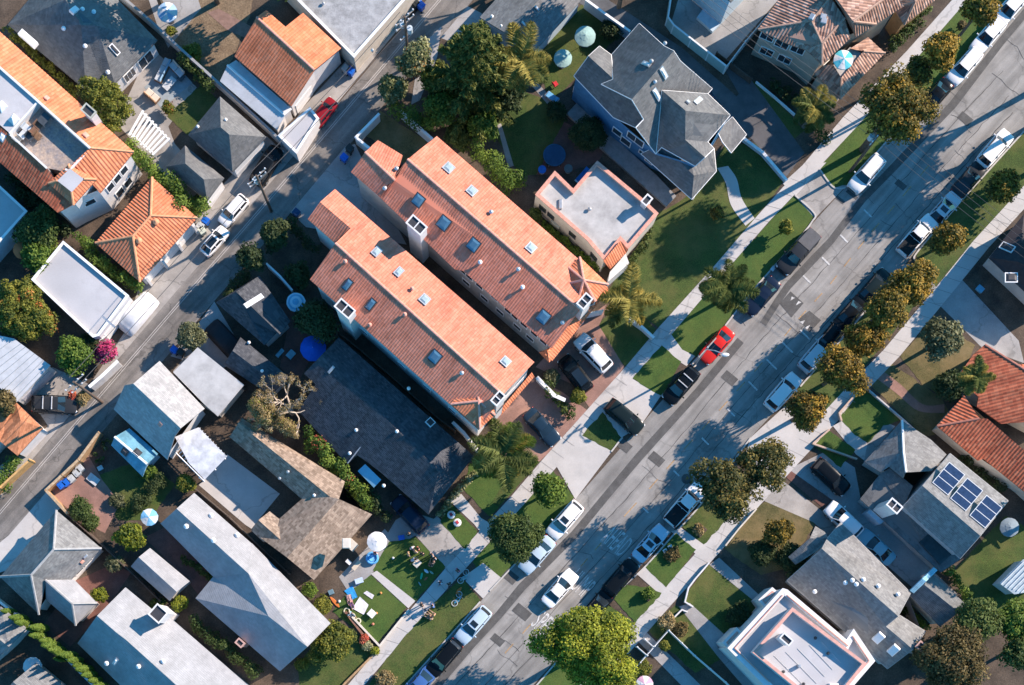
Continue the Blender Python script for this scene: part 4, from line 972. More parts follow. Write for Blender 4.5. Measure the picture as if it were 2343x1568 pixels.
h.wall([(254, 1019, 2.4), (262, 1000, 2.9), (296, 980, 2.4), (362, 1038, 2.4), (336, 1062, 2.9), (326, 1091, 2.4)], PALEB, .2)
h.skylight(286, 1034, .75, .65, pane=DARKM, mat=DARKM); h.skylight(314, 1036, .8, .7, pane=DARKM, mat=DARKM)

# -- left edge buildings
h = House('garage', 'white flat roofed garage with a bright parapet towards the alley, next to the hedge', 'garage', (190, 660))
h.flat([(145, 553), (294, 677), (226, 768), (213, 772), (73, 640)], 3.1, FLATW, WHITE, .2, TRIM, .16)
h.garage(h.side(255, 728), .5, 4.2, 2.2)
m = h.mb(); p, _ = h.on(250, 738); m.box(p + Vector((0, 0, .12)), (1.6, .22, .24), A_LOT); h.put(m, 'vent', GALV)
h = House('house', 'flat pale blue-white roof cut by the left edge, above the orange umbrella', 'house', (20, 490))
h.flat([(-120, 360), (-20, 408), (62, 484), (0, 553), (-60, 620), (-180, 500)], 3.2, FLATW, PALEB, .15, TRIM, .15)
h.window(h.side(30, 520), .4, 1.8, 1.2, 1.2, frame=TRIM)
h = House('metal_roof_house', 'building with a white seamed metal roof at the left edge', 'house', (60, 850))
h.roof({'a': (32, 775, 3.3), 'b': (115, 836, 3.3), 'c': (37, 920, 3.1), 'd': (-60, 835, 3.1), 'e': (-40, 760, 3.3)}, ['a b c d e'], METALW)
h.wall([(32, 775, 3.3), (115, 836, 3.3), (37, 920, 3.1), (-60, 835, 3.1), (-40, 760, 3.3)], GREYW, .15)
m = h.mb()
for k in range(9):
    a = Vector((-30 + k * 16.4, 752 + k * 9.4)); a = Vector((20 + k * 11.5 - 60, 770 - 8 + k * 8.4)); 
for k in range(8):
    t = (k + .5) / 8; a = Vector((32, 775)).lerp(Vector((115, 836)), t) if k else Vector((32, 775)); b = Vector((-60, 835)).lerp(Vector((37, 920)), t)
    m.tube([P(a.x, a.y, 3.33), P(b.x, b.y, 3.13)], .03, 4)
h.put(m, 'roof_seam', GALV)
h.garage(h.side(80, 880), .5, 4.0, 2.1, M('grey_garage_door', (.42, .40, .42)))
h = House('gable_house', 'orange-brown shingle garage with a white wall towards the alley, bottom left', 'garage', (40, 985))
h.roof({'a': (37, 921, 3.0), 'b': (98, 980, 3.0), 'c': (40, 1043, 3.0), 'd': (0, 1010, 3.1), 'e': (47, 962, 3.5), 'f': (-30, 1040, 3.5), 'g': (-60, 985, 3.0)}, ['a b c d e', 'a e d f g'], SH_ORANGE)
h.wall([(37, 921, 3.0), (98, 980, 3.0), (40, 1043, 3.0), (0, 1012, 3.0), (-30, 1040, 3.3), (-60, 985, 3.0)], WHITE, .2)

# -- orange hip garage
h = House('garage', 'orange clay tiled hip-roofed garage with white wing walls between three garage doors', 'garage', (335, 525))
h.roof({'t': (348, 406, 3.5), 'r': (451, 499, 3.5), 'b': (320, 646, 3.5), 'l': (218, 556, 3.5), 'p': (345, 494, 4.5), 'q': (304, 541, 4.5)}, ['t r p', 'p r b q', 'q b l', 'l t p q'], TERRA_OR, rib=.32, amp=.06, caps=M('orange_ridge', (.66, .31, .16)))
h.wall([(348, 406, 3.5), (451, 499, 3.5), (320, 646, 3.5), (218, 556, 3.5)], WHITE, .45)
w1 = h.side(386, 580)
for t in (.2, .5, .8): h.garage(w1, t, 2.5, 2.2, TRIM)
a, b = w1; u = (b - a).normalized(); nn = Vector((u.y, -u.x))
for t in (.04, .35, .65, .96):
    m = h.mb(); c = a.lerp(b, t) + nn * .28; m.box((c.x, c.y, 1.35), (.25, .5, 2.7), math.atan2(u.y, u.x)); h.put(m, 'wing_wall', WHITE)
h.vent(358, 509, .2, .4, mat=M('orange_ridge', (.66, .31, .16))); h.vent(319, 552, .2, .4, mat=M('orange_ridge', (.66, .31, .16)))

# -- big terracotta house with roof terrace, left edge
h = House('tile_house', 'long orange tiled house with a white flat deck and a walled roof terrace, left edge', 'house', (140, 330))
h.roof({'a': (-60, 20, 6.4), 'b': (306, 348, 6.4), 'c': (205, 339, 7.8), 'd': (-60, 100, 7.8), 's1': (229, 442, 6.4), 's2': (212, 425, 6.6), 's3': (193, 408, 6.9), 's4': (156, 385, 7.6)}, ['a b c d', 'c b s1 s2 s3 s4'], TERRA_OR, rib=.36, amp=.06, caps=M('orange_ridge', (.66, .31, .16)))
h.roof({'a': (-60, 240, 7.6), 'b': (20, 307, 7.6), 'c': (110, 388, 7.6), 'd': (166, 468, 6.9), 'e': (132, 487, 6.75), 'f': (-60, 320, 6.75)}, ['a b c d e f'], TERRA_RED, rib=.3, name='south_slope_roof')
h.wall([(-60, 20, 6.4), (306, 348, 6.4), (229, 442, 6.4), (166, 468, 6.7), (132, 487, 6.7), (-60, 320, 6.7)], WHITE, .4)
w1 = h.side(268, 395)
for t in (.25, .48, .7): h.window(w1, t, 4.4, 1.0, 1.5)
h.window(w1, .35, 1.6, 1.1, 1.6); h.window(w1, .62, 1.6, 1.1, 1.6)
h.window(h.side(198, 455), .5, 4.4, 1.3, 1.3)
m = h.mb(); m.prism([P(x, y, 7.7).xy for x, y in ((-60, 104), (86, 233), (22, 305), (-60, 236))], 6.0, 7.7); h.put(m, 'flat_deck', FLATW)
m = h.mb(); m.prism([P(x, y, 6.8).xy for x, y in ((86, 237), (207, 341), (157, 395), (104, 384), (24, 306))], 5.3, 6.8); h.put(m, 'terrace_floor', FLAG)
def lowwall(hh, pts, z0, z1, wd, mat, name='parapet'):
    m = hh.mb()
    for i in range(len(pts) - 1):
        a = P(*pts[i], z1); b = P(*pts[i + 1], z1); d = b - a; z2 = z1 + .003 * i
        m.box(((a.x + b.x) / 2, (a.y + b.y) / 2, (z0 + z2) / 2), (d.length + wd * .5, wd, z2 - z0), math.atan2(d.y, d.x))
    return hh.put(m, name, mat)
lowwall(h, [(86, 233), (22, 305)], 5.3, 7.85, .2, WHITE); lowwall(h, [(22, 307), (106, 384)], 5.3, 7.75, .2, WHITE); lowwall(h, [(207, 340), (158, 390), (150, 388)], 5.3, 7.7, .2, WHITE); lowwall(h, [(205, 338), (86, 231), (-60, 102)], 5.3, 7.95, .22, WHITE)
h.chimney(203, 255, 8.8, 1.2, .75, A_LOT, M('white_stucco', (.7, .7, .7)), cap=M('stone_cap', (.42, .42, .36)), flues=1)
h.boxvent(107, 226, .5, .5, .2, mat=RIDGE_T); h.boxvent(196, 311, .6, .5, .2, mat=RIDGE_T); h.skylight(6, 315, .7, .8, pane=TRIM)
h.roof({'o1': (157, 377, 7.45), 'o2': (221, 411, 7.2), 'o3': (168, 470, 7.15), 'o4': (111, 420, 7.4), 'i1': (160, 386, 7.7), 'i2': (192, 410, 7.7), 'i3': (164, 440, 7.7), 'i4': (131, 414, 7.7)},
       ['o1 o2 i2 i1', 'o2 o3 i3 i2', 'o3 o4 i4 i3', 'o4 o1 i1 i4'], TERRA_OR, rib=.3, name='tower_roof', caps=M('orange_ridge', (.66, .31, .16)))
m = h.mb(); m.prism([P(x, y, 7.75).xy for x, y in ((160, 386), (192, 410), (164, 440), (131, 414))], 6.0, 7.76); h.put(m, 'tower_top', FLATW)
m = h.mb(); m.prism(inset([P(157, 377, 7.6), P(221, 411, 7.3), P(168, 470, 7.2), P(111, 420, 7.4)], .25), 4.5, 7.0); h.put(m, 'tower_wall', WHITE)
for x, y in ((4, 245), (32, 275)):
    p = P(x, y, 7.7); m = h.mb(); m.tube([p, p + Vector((0, 0, .1)), p + Vector((0, 0, .65))], [.62, .6, .08], 4); h.put(m, 'roof_lantern', SKYGLASS if False else M('white_lantern', (.62, .66, .70)))
# -- blue-grey hip house, top left
h = House('hip_roof_house', 'large slate-grey hip-roofed house at the top left with a white french-windowed wall', 'house', (200, 90))
h.roof({'a': (18, 57, 3.4), 'b': (196, 206, 3.4), 'p1': (186, 58, 5.6), 'p2': (222, 60, 5.6), 'c': (236, 178, 3.6), 'S': (262, 192, 3.4), 'E': (360, 93, 3.4), 'N': (250, -20, 3.4), 'Q': (90, -30, 3.4), 'q1': (150, 0, 5.6)},
       ['a b p1', 'p1 b c p2', 'p2 c S', 'p2 S E', 'p2 E N', 'a p1 q1 Q', 'p1 p2 N q1', 'q1 N Q'], SH_BLUE)
h.wall([(18, 57, 3.4), (196, 206, 3.4), (236, 178, 3.4), (262, 192, 3.4), (360, 93, 3.4), (250, -20, 3.4), (90, -30, 3.4)], WHITE, .4)
w1 = h.side(310, 142); h.window(w1, .72, 1.3, 1.9, 2.1, cols=2, frame=TRIM); h.window(w1, .3, 1.5, 1.5, 1.7, cols=3, frame=TRIM)
h.skylight(262, 114, .5, 1.2, pane=DARKM, mat=TRIM)
p, _ = h.on(66, 92); m = h.mb(); m.box(p + Vector((0, 0, .2)), (2.1, .7, .6), A_LOT, bevel=.05); h.put(m, 'vent', TRIM); h.boxvent(170, 28, .6, .9, .4, mat=TRIM)
for x, y in ((147, 68), (190, 24), (216, 30), (196, 108), (248, 168)): h.vent(x, y, .14, .4, mat=TRIM)
m = h.mb(); m.prism([P(x, y, 1.6).xy for x, y in ((26, 42), (12, 50), (80, -30), (95, -20))], 0, .8); h.put(m, 'porch', PALEB)
# -- terracotta garage, upper middle
h = House('garage', 'terracotta gabled garage with a tall white gable wall facing the alley, near the red car', 'garage', (650, 140))
h.roof({'a': (587, 40, 4.9), 'b': (609, 24, 4.5), 'c': (653, 62, 4.5), 'd': (693, 30, 3.7), 'e': (780, 111, 3.7), 'f': (719, 161, 4.9), 'g': (666, 243, 3.7), 'i': (536, 129, 3.7)}, ['a b c d e f', 'a f g i'], TERRA_OR, rib=.3, caps=RIDGE_T)
h.wall([(587, 40, 4.8), (609, 24, 4.4), (653, 62, 4.3), (693, 30, 3.7), (780, 111, 3.7), (719, 161, 4.8), (666, 243, 3.7), (536, 129, 3.7)], WHITE, .2)
h.garage(h.side(750, 140), .45, 2.6, 2.2); h.garage(h.side(690, 205), .45, 2.6, 2.2)
h = House('garage', 'long low blue-white lean-to with a white ridge strip beside the terracotta garage', 'garage', (585, 225))
h.roof({'a': (520, 150, 2.9), 'b': (540, 138, 2.7), 'c': (668, 250, 2.7), 'd': (652, 264, 2.9), 'e': (633, 297, 2.6), 'f': (503, 186, 2.6)}, ['a b c d', 'a d e f'], METALW, caps=TRIM)
h.wall([(520, 150, 2.8), (540, 138, 2.7), (668, 250, 2.7), (652, 264, 2.8), (633, 297, 2.6), (503, 186, 2.6)], WHITE, .15)
h = House('carport', 'small bright white flat carport roof beside the alley with a dark opening', 'carport', (680, 310))
h.flat([(709, 247), (729, 272), (678, 351), (637, 311)], 2.5, FLATW, WHITE, .12, TRIM, .15)
# -- worn grey flat roof, top
h = House('garage', 'large worn grey flat-roofed building at the top edge, cream wall', 'garage', (790, 30))
h.flat([(640, -40), (719, 40), (810, 132), (820, 120), (926, 0), (1000, -85), (860, -200)], 3.4, FLATOLD, CREAM, .22, TRIM, .18)
h.vent(740, 10, .1, .3); h.vent(852, 118, .1, .5)
# -- slate garages beside the hedge
h = House('garage', 'slate-grey hip-roofed garage with white walls, larger of the pair above the hedge', 'garage', (520, 305))
h.roof({'t': (503, 221, 3.0), 'r': (609, 314, 3.0), 'b': (532, 394, 3.0), 'l': (430, 309, 3.0), 'p': (505, 292, 5.4), 'q': (524, 308, 5.4)}, ['t r q p', 'q r b', 'p q b l', 't p l'], SH_BLUE)
h.wall([(503, 221, 3.0), (609, 314, 3.0), (532, 394, 3.0), (430, 309, 3.0)], WHITE, .3); h.garage(h.side(575, 358), .5, 4.2, 2.2)
h.vent(517, 276, .1, .35, mat=TRIM); h.vent(453, 292, .1, .35, mat=TRIM)
h = House('garage', 'slate-grey hip-roofed garage with white walls, smaller of the pair above the hedge', 'garage', (445, 400))
h.roof({'t': (423, 333, 2.9), 'r': (513, 408, 2.9), 'b': (474, 460, 2.9), 'l': (379, 382, 2.9), 'p': (424, 375, 4.6), 'q': (466, 411, 4.6)}, ['t r q p', 'q r b', 'p q b l', 't p l'], SH_BLUE)
h.wall([(423, 333, 2.9), (513, 408, 2.9), (474, 460, 2.9), (379, 382, 2.9)], WHITE, .3); h.garage(h.side(498, 438), .4, 2.4, 2.1)
# -- grey garage, top middle, and the white house beyond it
h = House('garage', 'grey gabled garage roof at the top edge beside two pale green umbrellas', 'garage', (1220, 30))
h.roof({'w': (1097, 40, 3.2), 's': (1222, 119, 3.2), 'm': (1161, 79, 4.2), 'e': (1336, -6, 3.2), 'n': (1214, -90, 3.2), 'k': (1276, -48, 4.2)}, ['w m k n', 'm s e k'], SH_GREY)
h.wall([(1097, 40, 3.2), (1161, 79, 4.1), (1222, 119, 3.2), (1336, -6, 3.2), (1276, -48, 4.1), (1214, -90, 3.2)], PALEB, .3)
h.boxvent(1227, 20, .25, .6, .25); h.boxvent(1197, 56, .25, .6, .25); h.vent(1146, 62, .08, .4, mat=TRIM); h.vent(1125, 40, .1, .3, mat=TRIM)
h = House('clapboard_house', 'pale blue-white clapboard house cut by the top edge, with tall white framed windows', 'house', (1680, 10))
h.roof({'a': (1590, -70, 6.2), 'b': (1672, 6, 6.2), 'c': (1790, -120, 6.2), 'd': (1700, -200, 6.2), 'p': (1640, -40, 9.6), 'q': (1745, -155, 9.6)}, ['a b p', 'b c q p', 'c d q', 'd a p q'], SH_GREY)
h.wall([(1590, -70, 6.2), (1672, 6, 6.2), (1790, -120, 6.2), (1700, -200, 6.2)], PALEB, .3)
w1 = h.side(1630, -30); h.window(w1, .72, 3.6, 1.4, 2.2, cols=2); h.window(w1, .3, 4.4, 1.2, 1.5)
w1 = h.side(1735, -60); h.window(w1, .2, 3.6, 1.2, 1.8)
m = h.mb(); m.prism([P(*q).xy for q in ((1592, 45), (1617, 10), (1655, 50), (1628, 78))], 0, .5); h.put(m, 'porch', PALEB)

# -- right hand side
h = House('tile_house', 'red clay tiled house at the right edge with stepped hips', 'house', (2280, 930))
h.roof({'n': (2252, 789, 3.8), 'a': (2234, 805, 3.8), 'b': (2226, 812, 3.7), 'w': (2187, 866, 3.6), 'c': (2238, 908, 4.0), 'd': (2234, 931, 3.8), 'e': (2290, 970, 3.9), 'f': (2420, 960, 4.7), 'g': (2350, 850, 4.7), 'k': (2410, 830, 3.8), 'l': (2330, 835, 3.9)},
       ['n a b w c d e f g', 'n g k l'], TERRA_RED, rib=.34, amp=.06, caps=M('red_ridge', (.42, .17, .12)))
h.roof({'w': (2143, 975, 3.3), 'n': (2205, 905, 3.5), 'p': (2258, 958, 4.1), 'q': (2330, 1020, 4.1), 's': (2237, 1054, 3.2), 's2': (2250, 1050, 3.2), 't': (2342, 1124, 3.2), 'u': (2420, 1090, 4.2), 'v': (2420, 1190, 3.2), 'o': (2240, 958, 4.0)}, ['w n o', 'w o p q u t s2 s', 'u v t'], TERRA_RED, rib=.34, amp=.06, name='lower_roof', caps=M('red_ridge', (.42, .17, .12)))
h.wall([(2252, 789, 3.6), (2187, 866, 3.6), (2240, 915, 3.6), (2400, 1000, 3.6), (2420, 850, 3.6)], CREAM, .35)
h.wall([(2143, 975, 3.2), (2205, 905, 3.2), (2420, 1090, 3.2), (2420, 1190, 3.1), (2342, 1124, 3.1), (2237, 1054, 3.1)], CREAM, .35, name='lower_wall')
h = House('gable_house', 'grey gabled house carrying three solar panel racks on its sunny slope', 'house', (2140, 1150))
h.roof({'n': (2173, 1038, 5.6), 'e': (2306, 1146, 5.6), 's': (2242, 1226, 7.0), 'r': (2110, 1112, 7.0), 'w': (2064, 1160, 5.6), 'k': (2196, 1278, 5.6)}, ['n e s r', 'r s k w'], SH_GREY, fascia=TRIMG)
h.roof({'a': (2063, 962, 3.0), 'b': (1977, 1057, 3.0), 'c': (2014, 1081, 3.2), 'd': (2034, 1068, 3.5), 'x': (2066, 1034, 4.2), 'y': (2072, 1081, 4.6), 'z': (2066, 1095, 4.2), 'u': (2131, 1078, 4.3), 'v': (2165, 1040, 3.4), 'w': (2129, 1006, 3.2)}, ['a b c d x', 'd x y z', 'x a w v u y'], SH_GREY, name='front_roof', caps=TRIM)
h.roof({'a': (2013, 1085, 2.9), 'b': (2036, 1070, 3.1), 'c': (2088, 1112, 3.4), 'd': (2066, 1162, 3.5), 'e': (2196, 1280, 3.2), 'f': (2152, 1310, 2.8), 'g': (1967, 1142, 2.8)}, ['a b c d e f g'], SH_BLUE, name='lean_to_roof')
h.wall([(2063, 962, 3.0), (1977, 1057, 3.0), (2020, 1085, 2.8), (1967, 1142, 2.8), (2152, 1310, 2.8), (2196, 1280, 2.9), (2150, 1060, 3.0), (2129, 1006, 3.0)], GREYW, .35)
h.wall([(2173, 1038, 5.5), (2306, 1146, 5.5), (2242, 1226, 6.8), (2196, 1278, 5.5), (2064, 1160, 5.5), (2110, 1112, 6.8)], GREYW, .35, name='upper_wall')
h.chimney(2045, 1158, 7.6, 1.3, .8, A_LOT, WHITE); 
m = h.mb(); m.prism([P(x, y, 2.0).xy for x, y in ((1982, 1172), (1994, 1162), (2025, 1190), (2012, 1200))], 0, 2.2); h.put(m, 'bay_window', PALEB)
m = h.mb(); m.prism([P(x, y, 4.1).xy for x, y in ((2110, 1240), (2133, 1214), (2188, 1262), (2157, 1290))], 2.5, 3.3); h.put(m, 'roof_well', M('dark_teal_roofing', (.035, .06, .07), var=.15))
PVC = M('solar_cell', (.035, .06, .12), rough=.15, var=.15, scale=3, spec=.8)
for x, y in ((2166, 1096), (2207, 1132), (2251, 1171)):
    p, n = h.on(x, y); p = p + Vector((0, 0, .0))
    nn = (n * .6 + Vector((0, 0, 1)) * .8 + Vector((-.18, -.22, 0))).normalized()
    u = (P(2306, 1146, 3.6) - P(2173, 1038, 3.6)); u = (u - nn * u.dot(nn)).normalized(); v = nn.cross(u); Mx = Matrix((u, v, nn)).transposed()
    c = p + nn * .55; m = h.mb()
    for sx in (-1, 1): m.box(c + Mx @ Vector((sx * .98, 0, 0)), (.06, 2.6, .07), mat=Mx)
    for k in range(4): m.box(c + Mx @ Vector((0, -1.27 + k * .845, 0)), (1.9, .06, .07), mat=Mx)
    for sx in (-.8, .8):
        for sy in (-1.1, 1.1): a = c + Mx @ Vector((sx, sy, 0)); g = Vector((a.x, a.y, h.on(x, y)[0].z - .45)); m.tube([a, g], .03, 5)
    so_ = h.put(m, 'solar_panel', TRIM)
    for k in range(3):
        m = h.mb(); m.box(c + Mx @ Vector((0, -.845 + k * .845, .01)), (1.88, .77, .03), mat=Mx); h.put(m, 'solar_cell', PVC, so_)
h = House('gable_house', 'dark grey gabled house with two white roof boxes, behind the flat pink-edged house', 'house', (1960, 1330))
h.roof({'w': (1800, 1328, 3.2), 'a': (1880, 1256, 5.6), 'n': (1923, 1196, 3.2), 'e': (2083, 1357, 3.2), 'b': (2054, 1410, 5.6), 'c': (2117, 1445, 3.4), 'd': (2088, 1486, 5.1), 's': (2030, 1530, 3.2), 'x': (2026, 1433, 5.1), 'y': (2058, 1408, 3.7), 'n2': (1894, 1230, 4.1)},
       ['a n2 n e b', 'a b x d s w', 'x y c d'], SH_GREY, fascia=TRIMG)
h.wall([(1800, 1328, 3.2), (1880, 1256, 4.8), (1923, 1196, 3.2), (2083, 1357, 3.2), (2117, 1445, 3.3), (2088, 1486, 4.8), (2030, 1530, 3.2)], GREYW, .35)
h.roof({'a': (1865, 1204, 3.0), 'b': (1885, 1216, 3.0), 'c': (1898, 1232, 3.6), 'd': (1876, 1256, 3.6), 'e': (1820, 1292, 2.9), 'f': (1803, 1274, 2.9), 'g': (1852, 1232, 3.6)}, ['a b c g', 'g c d e f'], SH_GREY, name='porch_roof')
for x, y in ((2010, 1457), (2044, 1485)): h.boxvent(x, y, .8, 1.1, .5, mat=TRIM)
h.chimney(2108, 1481, 5.2, 1.0, .7, A_LOT, M('pinkish_brick', (.5, .3, .25)), flues=1)
for x, y in ((1957, 1337), (1973, 1326), (1932, 1334), (1948, 1328), (2007, 1341), (2052, 1360), (1862, 1354)): h.vent(x, y, .14, .4, mat=TRIM)
h = House('garage', 'narrow grey gabled garage with one sunlit corner, behind the blue trellis arch', 'garage', (2140, 1370))
h.roof({'n': (2128, 1308, 3.0), 'e': (2206, 1380, 3.0), 'q': (2194, 1401, 3.7), 'p': (2114, 1338, 3.7), 'w': (2080, 1362, 3.0), 's': (2150, 1434, 3.0)}, ['n e q p', 'p q s w'], SH_BLUE)
h.wall([(2128, 1308, 3.0), (2206, 1380, 3.0), (2194, 1401, 3.6), (2150, 1434, 3.0), (2080, 1362, 3.0), (2114, 1338, 3.6)], GREYW, .25)
m = h.mb()
for k in range(3): m.tube([P(2082 + k * 3, 1352 + k * 2, 3.2), P(2110 + k * 3, 1325 + k * 2, 3.8), P(2136 + k * 3, 1300 + k * 2, 3.2)], .12, 5)
h.put(m, 'trellis', M('pale_blue_paint', (.28, .52, .62)))
# -- white flat house with pink edged parapets
h = House('flat_roof_house', 'white flat-roofed two-storey house with pink-edged parapets, bottom right', 'house', (1860, 1500))
PINKC = M('pink_coping', (.60, .32, .26), var=.1)
h.flat([(1665, 1483), (1790, 1347), (1800, 1350), (1936, 1465), (1952, 1440), (2000, 1512), (1880, 1650), (1820, 1640)], 5.2, FLATW, WHITE, .35, WHITE, .55)
h.flat([(1722, 1493), (1812, 1391), (1980, 1518), (1890, 1630)], 6.0, FLATW, WHITE, .8, PINKC, .22, z0=5.25, name='upper_roof')
m = h.mb()
for a, b in (((1680, 1483), (1790, 1362)), ((1680, 1483), (1760, 1560)), ((1800, 1362), (1940, 1478)), ((1950, 1455), (1988, 1512)), ((1988, 1512), (1900, 1610))):
    m.tube([P(*a, 5.72), P(*b, 5.72)], .07, 5)
h.put(m, 'coping_line', PINKC)
for ring in ([(1736, 1372), (1768, 1343), (1783, 1356), (1752, 1393)], [(1653, 1470), (1687, 1435), (1700, 1449), (1668, 1486)]):
    q = [P(x, y, 4.2).xy for x, y in ring]; m = h.mb(); m.prism(q, 0, 3.9); pb = h.put(m, 'balcony', WHITE)
    m = h.mb(); m.prism(inset(q, .28), 3.9, 3.96); h.put(m, 'balcony_floor', PINKC, pb); m = h.mb(); m.prism(inset(q, .42), 3.96, 3.99); h.put(m, 'balcony_floor', FLATG, pb)
h.chimney(1798, 1463, 8.2, 1.1, .6, A_LOT, WHITE, zb=6.0, flues=1); h.boxvent(1826, 1524, .3, .3, .6); h.boxvent(1905, 1568, .9, .4, .5, mat=TRIM)
for x, y in ((1864, 1460), (1893, 1495), (1791, 1537), (1837, 1565)): h.vent(x, y, .1, .25, mat=DARKM)
m = h.mb()
for k in range(5): m.tube([P(1770 + k * 27, 1500 - k * 8, 6.03), P(1850 + k * 18, 1580 - k * 16, 6.03)], .025, 4)
h.put(m, 'roof_seam', GALV)
h = House('greenhouse', 'pale blue slatted sunroom roof cut by the right edge', 'shed', (2310, 1330))
h.roof({'a': (2286, 1335, 2.5), 'b': (2340, 1280, 2.9), 'c': (2400, 1290, 2.9), 'd': (2380, 1350, 2.7), 'e': (2320, 1360, 2.5)}, ['a b c d e'], M('pale_blue_sheeting', (.40, .50, .56)))
m = h.mb()
for k in range(6): m.tube([P(2290 + k * 9, 1336 + k * 4, 2.6), P(2342 + k * 9, 1284 + k * 4, 3.0)], .06, 4)
h.put(m, 'rafter', TRIM)
h.wall([(2286, 1335, 2.5), (2340, 1280, 2.5), (2400, 1290, 2.5), (2380, 1350, 2.5), (2320, 1360, 2.5)], PALEB, .1)
h = House('house', 'dark house in shade at the right edge with two white framed roof windows', 'house', (2330, 600))
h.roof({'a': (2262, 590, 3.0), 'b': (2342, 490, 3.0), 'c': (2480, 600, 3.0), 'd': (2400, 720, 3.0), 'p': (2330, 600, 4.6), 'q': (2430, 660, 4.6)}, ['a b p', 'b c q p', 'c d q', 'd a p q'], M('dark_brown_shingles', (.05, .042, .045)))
h.wall([(2262, 590, 3.0), (2342, 490, 3.0), (2480, 600, 3.0), (2400, 720, 3.0)], GREYW, .3)
h.skylight(2304, 567, .8, 1.5, pane=DARKM, mat=TRIM); h.skylight(2312, 636, 1.3, 1.0, pane=DARKM, mat=TRIM)
# ---------------------------------------------------------------- vegetation
def leaf_mat(name, lo, mid, hi, trans=.25):
    if name in _mats: return _mats[name]
    m = bpy.data.materials.new(name); m.use_nodes = True; _mats[name] = m
    nt = m.node_tree; N = nt.nodes; L = nt.links; b = N['Principled BSDF']
    b.inputs['Roughness'].default_value = .65; b.inputs['Specular IOR Level'].default_value = .25
    at = N.new('ShaderNodeAttribute'); at.attribute_name = 'tint'
    r = N.new('ShaderNodeValToRGB'); e = r.color_ramp.elements
    e[0].color = (*lo, 1); e[1].color = (*hi, 1); x = e.new(.5); x.color = (*mid, 1)
    L.new(at.outputs['Fac'], r.inputs['Fac']); L.new(r.outputs['Color'], b.inputs['Base Color'])
    t = N.new('ShaderNodeBsdfTranslucent'); L.new(r.outputs['Color'], t.inputs['Color'])
    ms = N.new('ShaderNodeMixShader'); ms.inputs[0].default_value = trans
    L.new(b.outputs[0], ms.inputs[1]); L.new(t.outputs[0], ms.inputs[2])
    L.new(ms.outputs[0], N['Material Output'].inputs['Surface'])
    return m
LEAF = {
 'olive':  leaf_mat('olive_leaves', (.035, .043, .014), (.09, .085, .022), (.22, .165, .04)),
 'autumn': leaf_mat('autumn_leaves', (.055, .055, .013), (.20, .14, .022), (.42, .25, .032)),
 'gold':   leaf_mat('golden_leaves', (.05, .042, .012), (.18, .115, .02), (.42, .25, .03)),
 'lime':   leaf_mat('lime_leaves', (.045, .07, .010), (.175, .20, .018), (.36, .36, .03)),
 'yg':     leaf_mat('yellow_green_leaves', (.055, .075, .013), (.14, .15, .022), (.24, .225, .032)),
 'green':  leaf_mat('green_leaves', (.03, .055, .014), (.07, .10, .022), (.12, .155, .04)),
 'bright': leaf_mat('bright_green_leaves', (.045, .085, .012), (.10, .16, .022), (.18, .24, .035)),
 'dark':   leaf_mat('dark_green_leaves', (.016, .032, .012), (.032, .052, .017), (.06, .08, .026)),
 'sage':   leaf_mat('sage_leaves', (.06, .07, .03), (.15, .155, .075), (.27, .26, .14)),
 'brown':  leaf_mat('brown_olive_leaves', (.05, .04, .016), (.12, .09, .03), (.21, .155, .06)),
 'cream':  leaf_mat('variegated_leaves', (.06, .085, .03), (.17, .18, .07), (.42, .40, .22)),
 'pink':   leaf_mat('pink_blossom', (.25, .02, .07), (.50, .04, .15), (.62, .12, .25)),
 'orange': leaf_mat('orange_tip_leaves', (.20, .06, .015), (.38, .12, .03), (.45, .22, .05)),
 'red':    leaf_mat('red_flowers', (.30, .04, .03), (.5, .10, .06), (.6, .25, .12)),
 'palmlit': leaf_mat('lit_palm_leaflets', (.14, .135, .03), (.32, .27, .06), (.50, .42, .12)),  # leaf colour brightened so these fronds look sunlit beside the green ones
 'palmsun': leaf_mat('sunlit_palm_leaflets', (.22, .17, .03), (.38, .28, .05), (.5, .4, .1)),  # strong sunlight on the fronds, painted into a yellower leaf colour
 'palmgreen': leaf_mat('green_palm_leaflets', (.05, .075, .018), (.11, .14, .035), (.20, .22, .06)),
 'dry':    leaf_mat('dry_foliage', (.14, .10, .04), (.26, .19, .08), (.40, .31, .15)),
}
def leaves_mesh(name, pts, nrm, size, rng, tint, mat, aspect=1.5, droop=None):
    """one quad per leaf cluster; pts, nrm: (n,3) arrays"""
    n = len(pts)
    nr = nrm + rng.normal(0, .55, (n, 3)); nr /= np.linalg.norm(nr, axis=1)[:, None] + 1e-9
    t = rng.normal(0, 1, (n, 3)) if droop is None else droop + rng.normal(0, .3, (n, 3))
    t -= nr * (t * nr).sum(1)[:, None]; t /= np.linalg.norm(t, axis=1)[:, None] + 1e-9
    b = np.cross(nr, t)
    s = (size * rng.uniform(.6, 1.35, n))[:, None]
    a = t * s * aspect * .5; c = b * s * .5
    V = np.empty((n, 4, 3)); V[:, 0] = pts - a; V[:, 1] = pts + c; V[:, 2] = pts + a; V[:, 3] = pts - c
    me = bpy.data.meshes.new(name)
    me.vertices.add(n * 4); me.vertices.foreach_set('co', V.reshape(-1).astype(np.float32))
    me.loops.add(n * 4); me.loops.foreach_set('vertex_index', np.arange(n * 4, dtype=np.int32))
    me.polygons.add(n); me.polygons.foreach_set('loop_start', np.arange(0, n * 4, 4, dtype=np.int32))
    me.polygons.foreach_set('loop_total', np.full(n, 4, dtype=np.int32))
    me.update(calc_edges=True)
    at = me.attributes.new('tint', 'FLOAT', 'FACE'); at.data.foreach_set('value', np.clip(tint, 0, 1).astype(np.float32))
    me.materials.append(mat); me.validate()
    return me

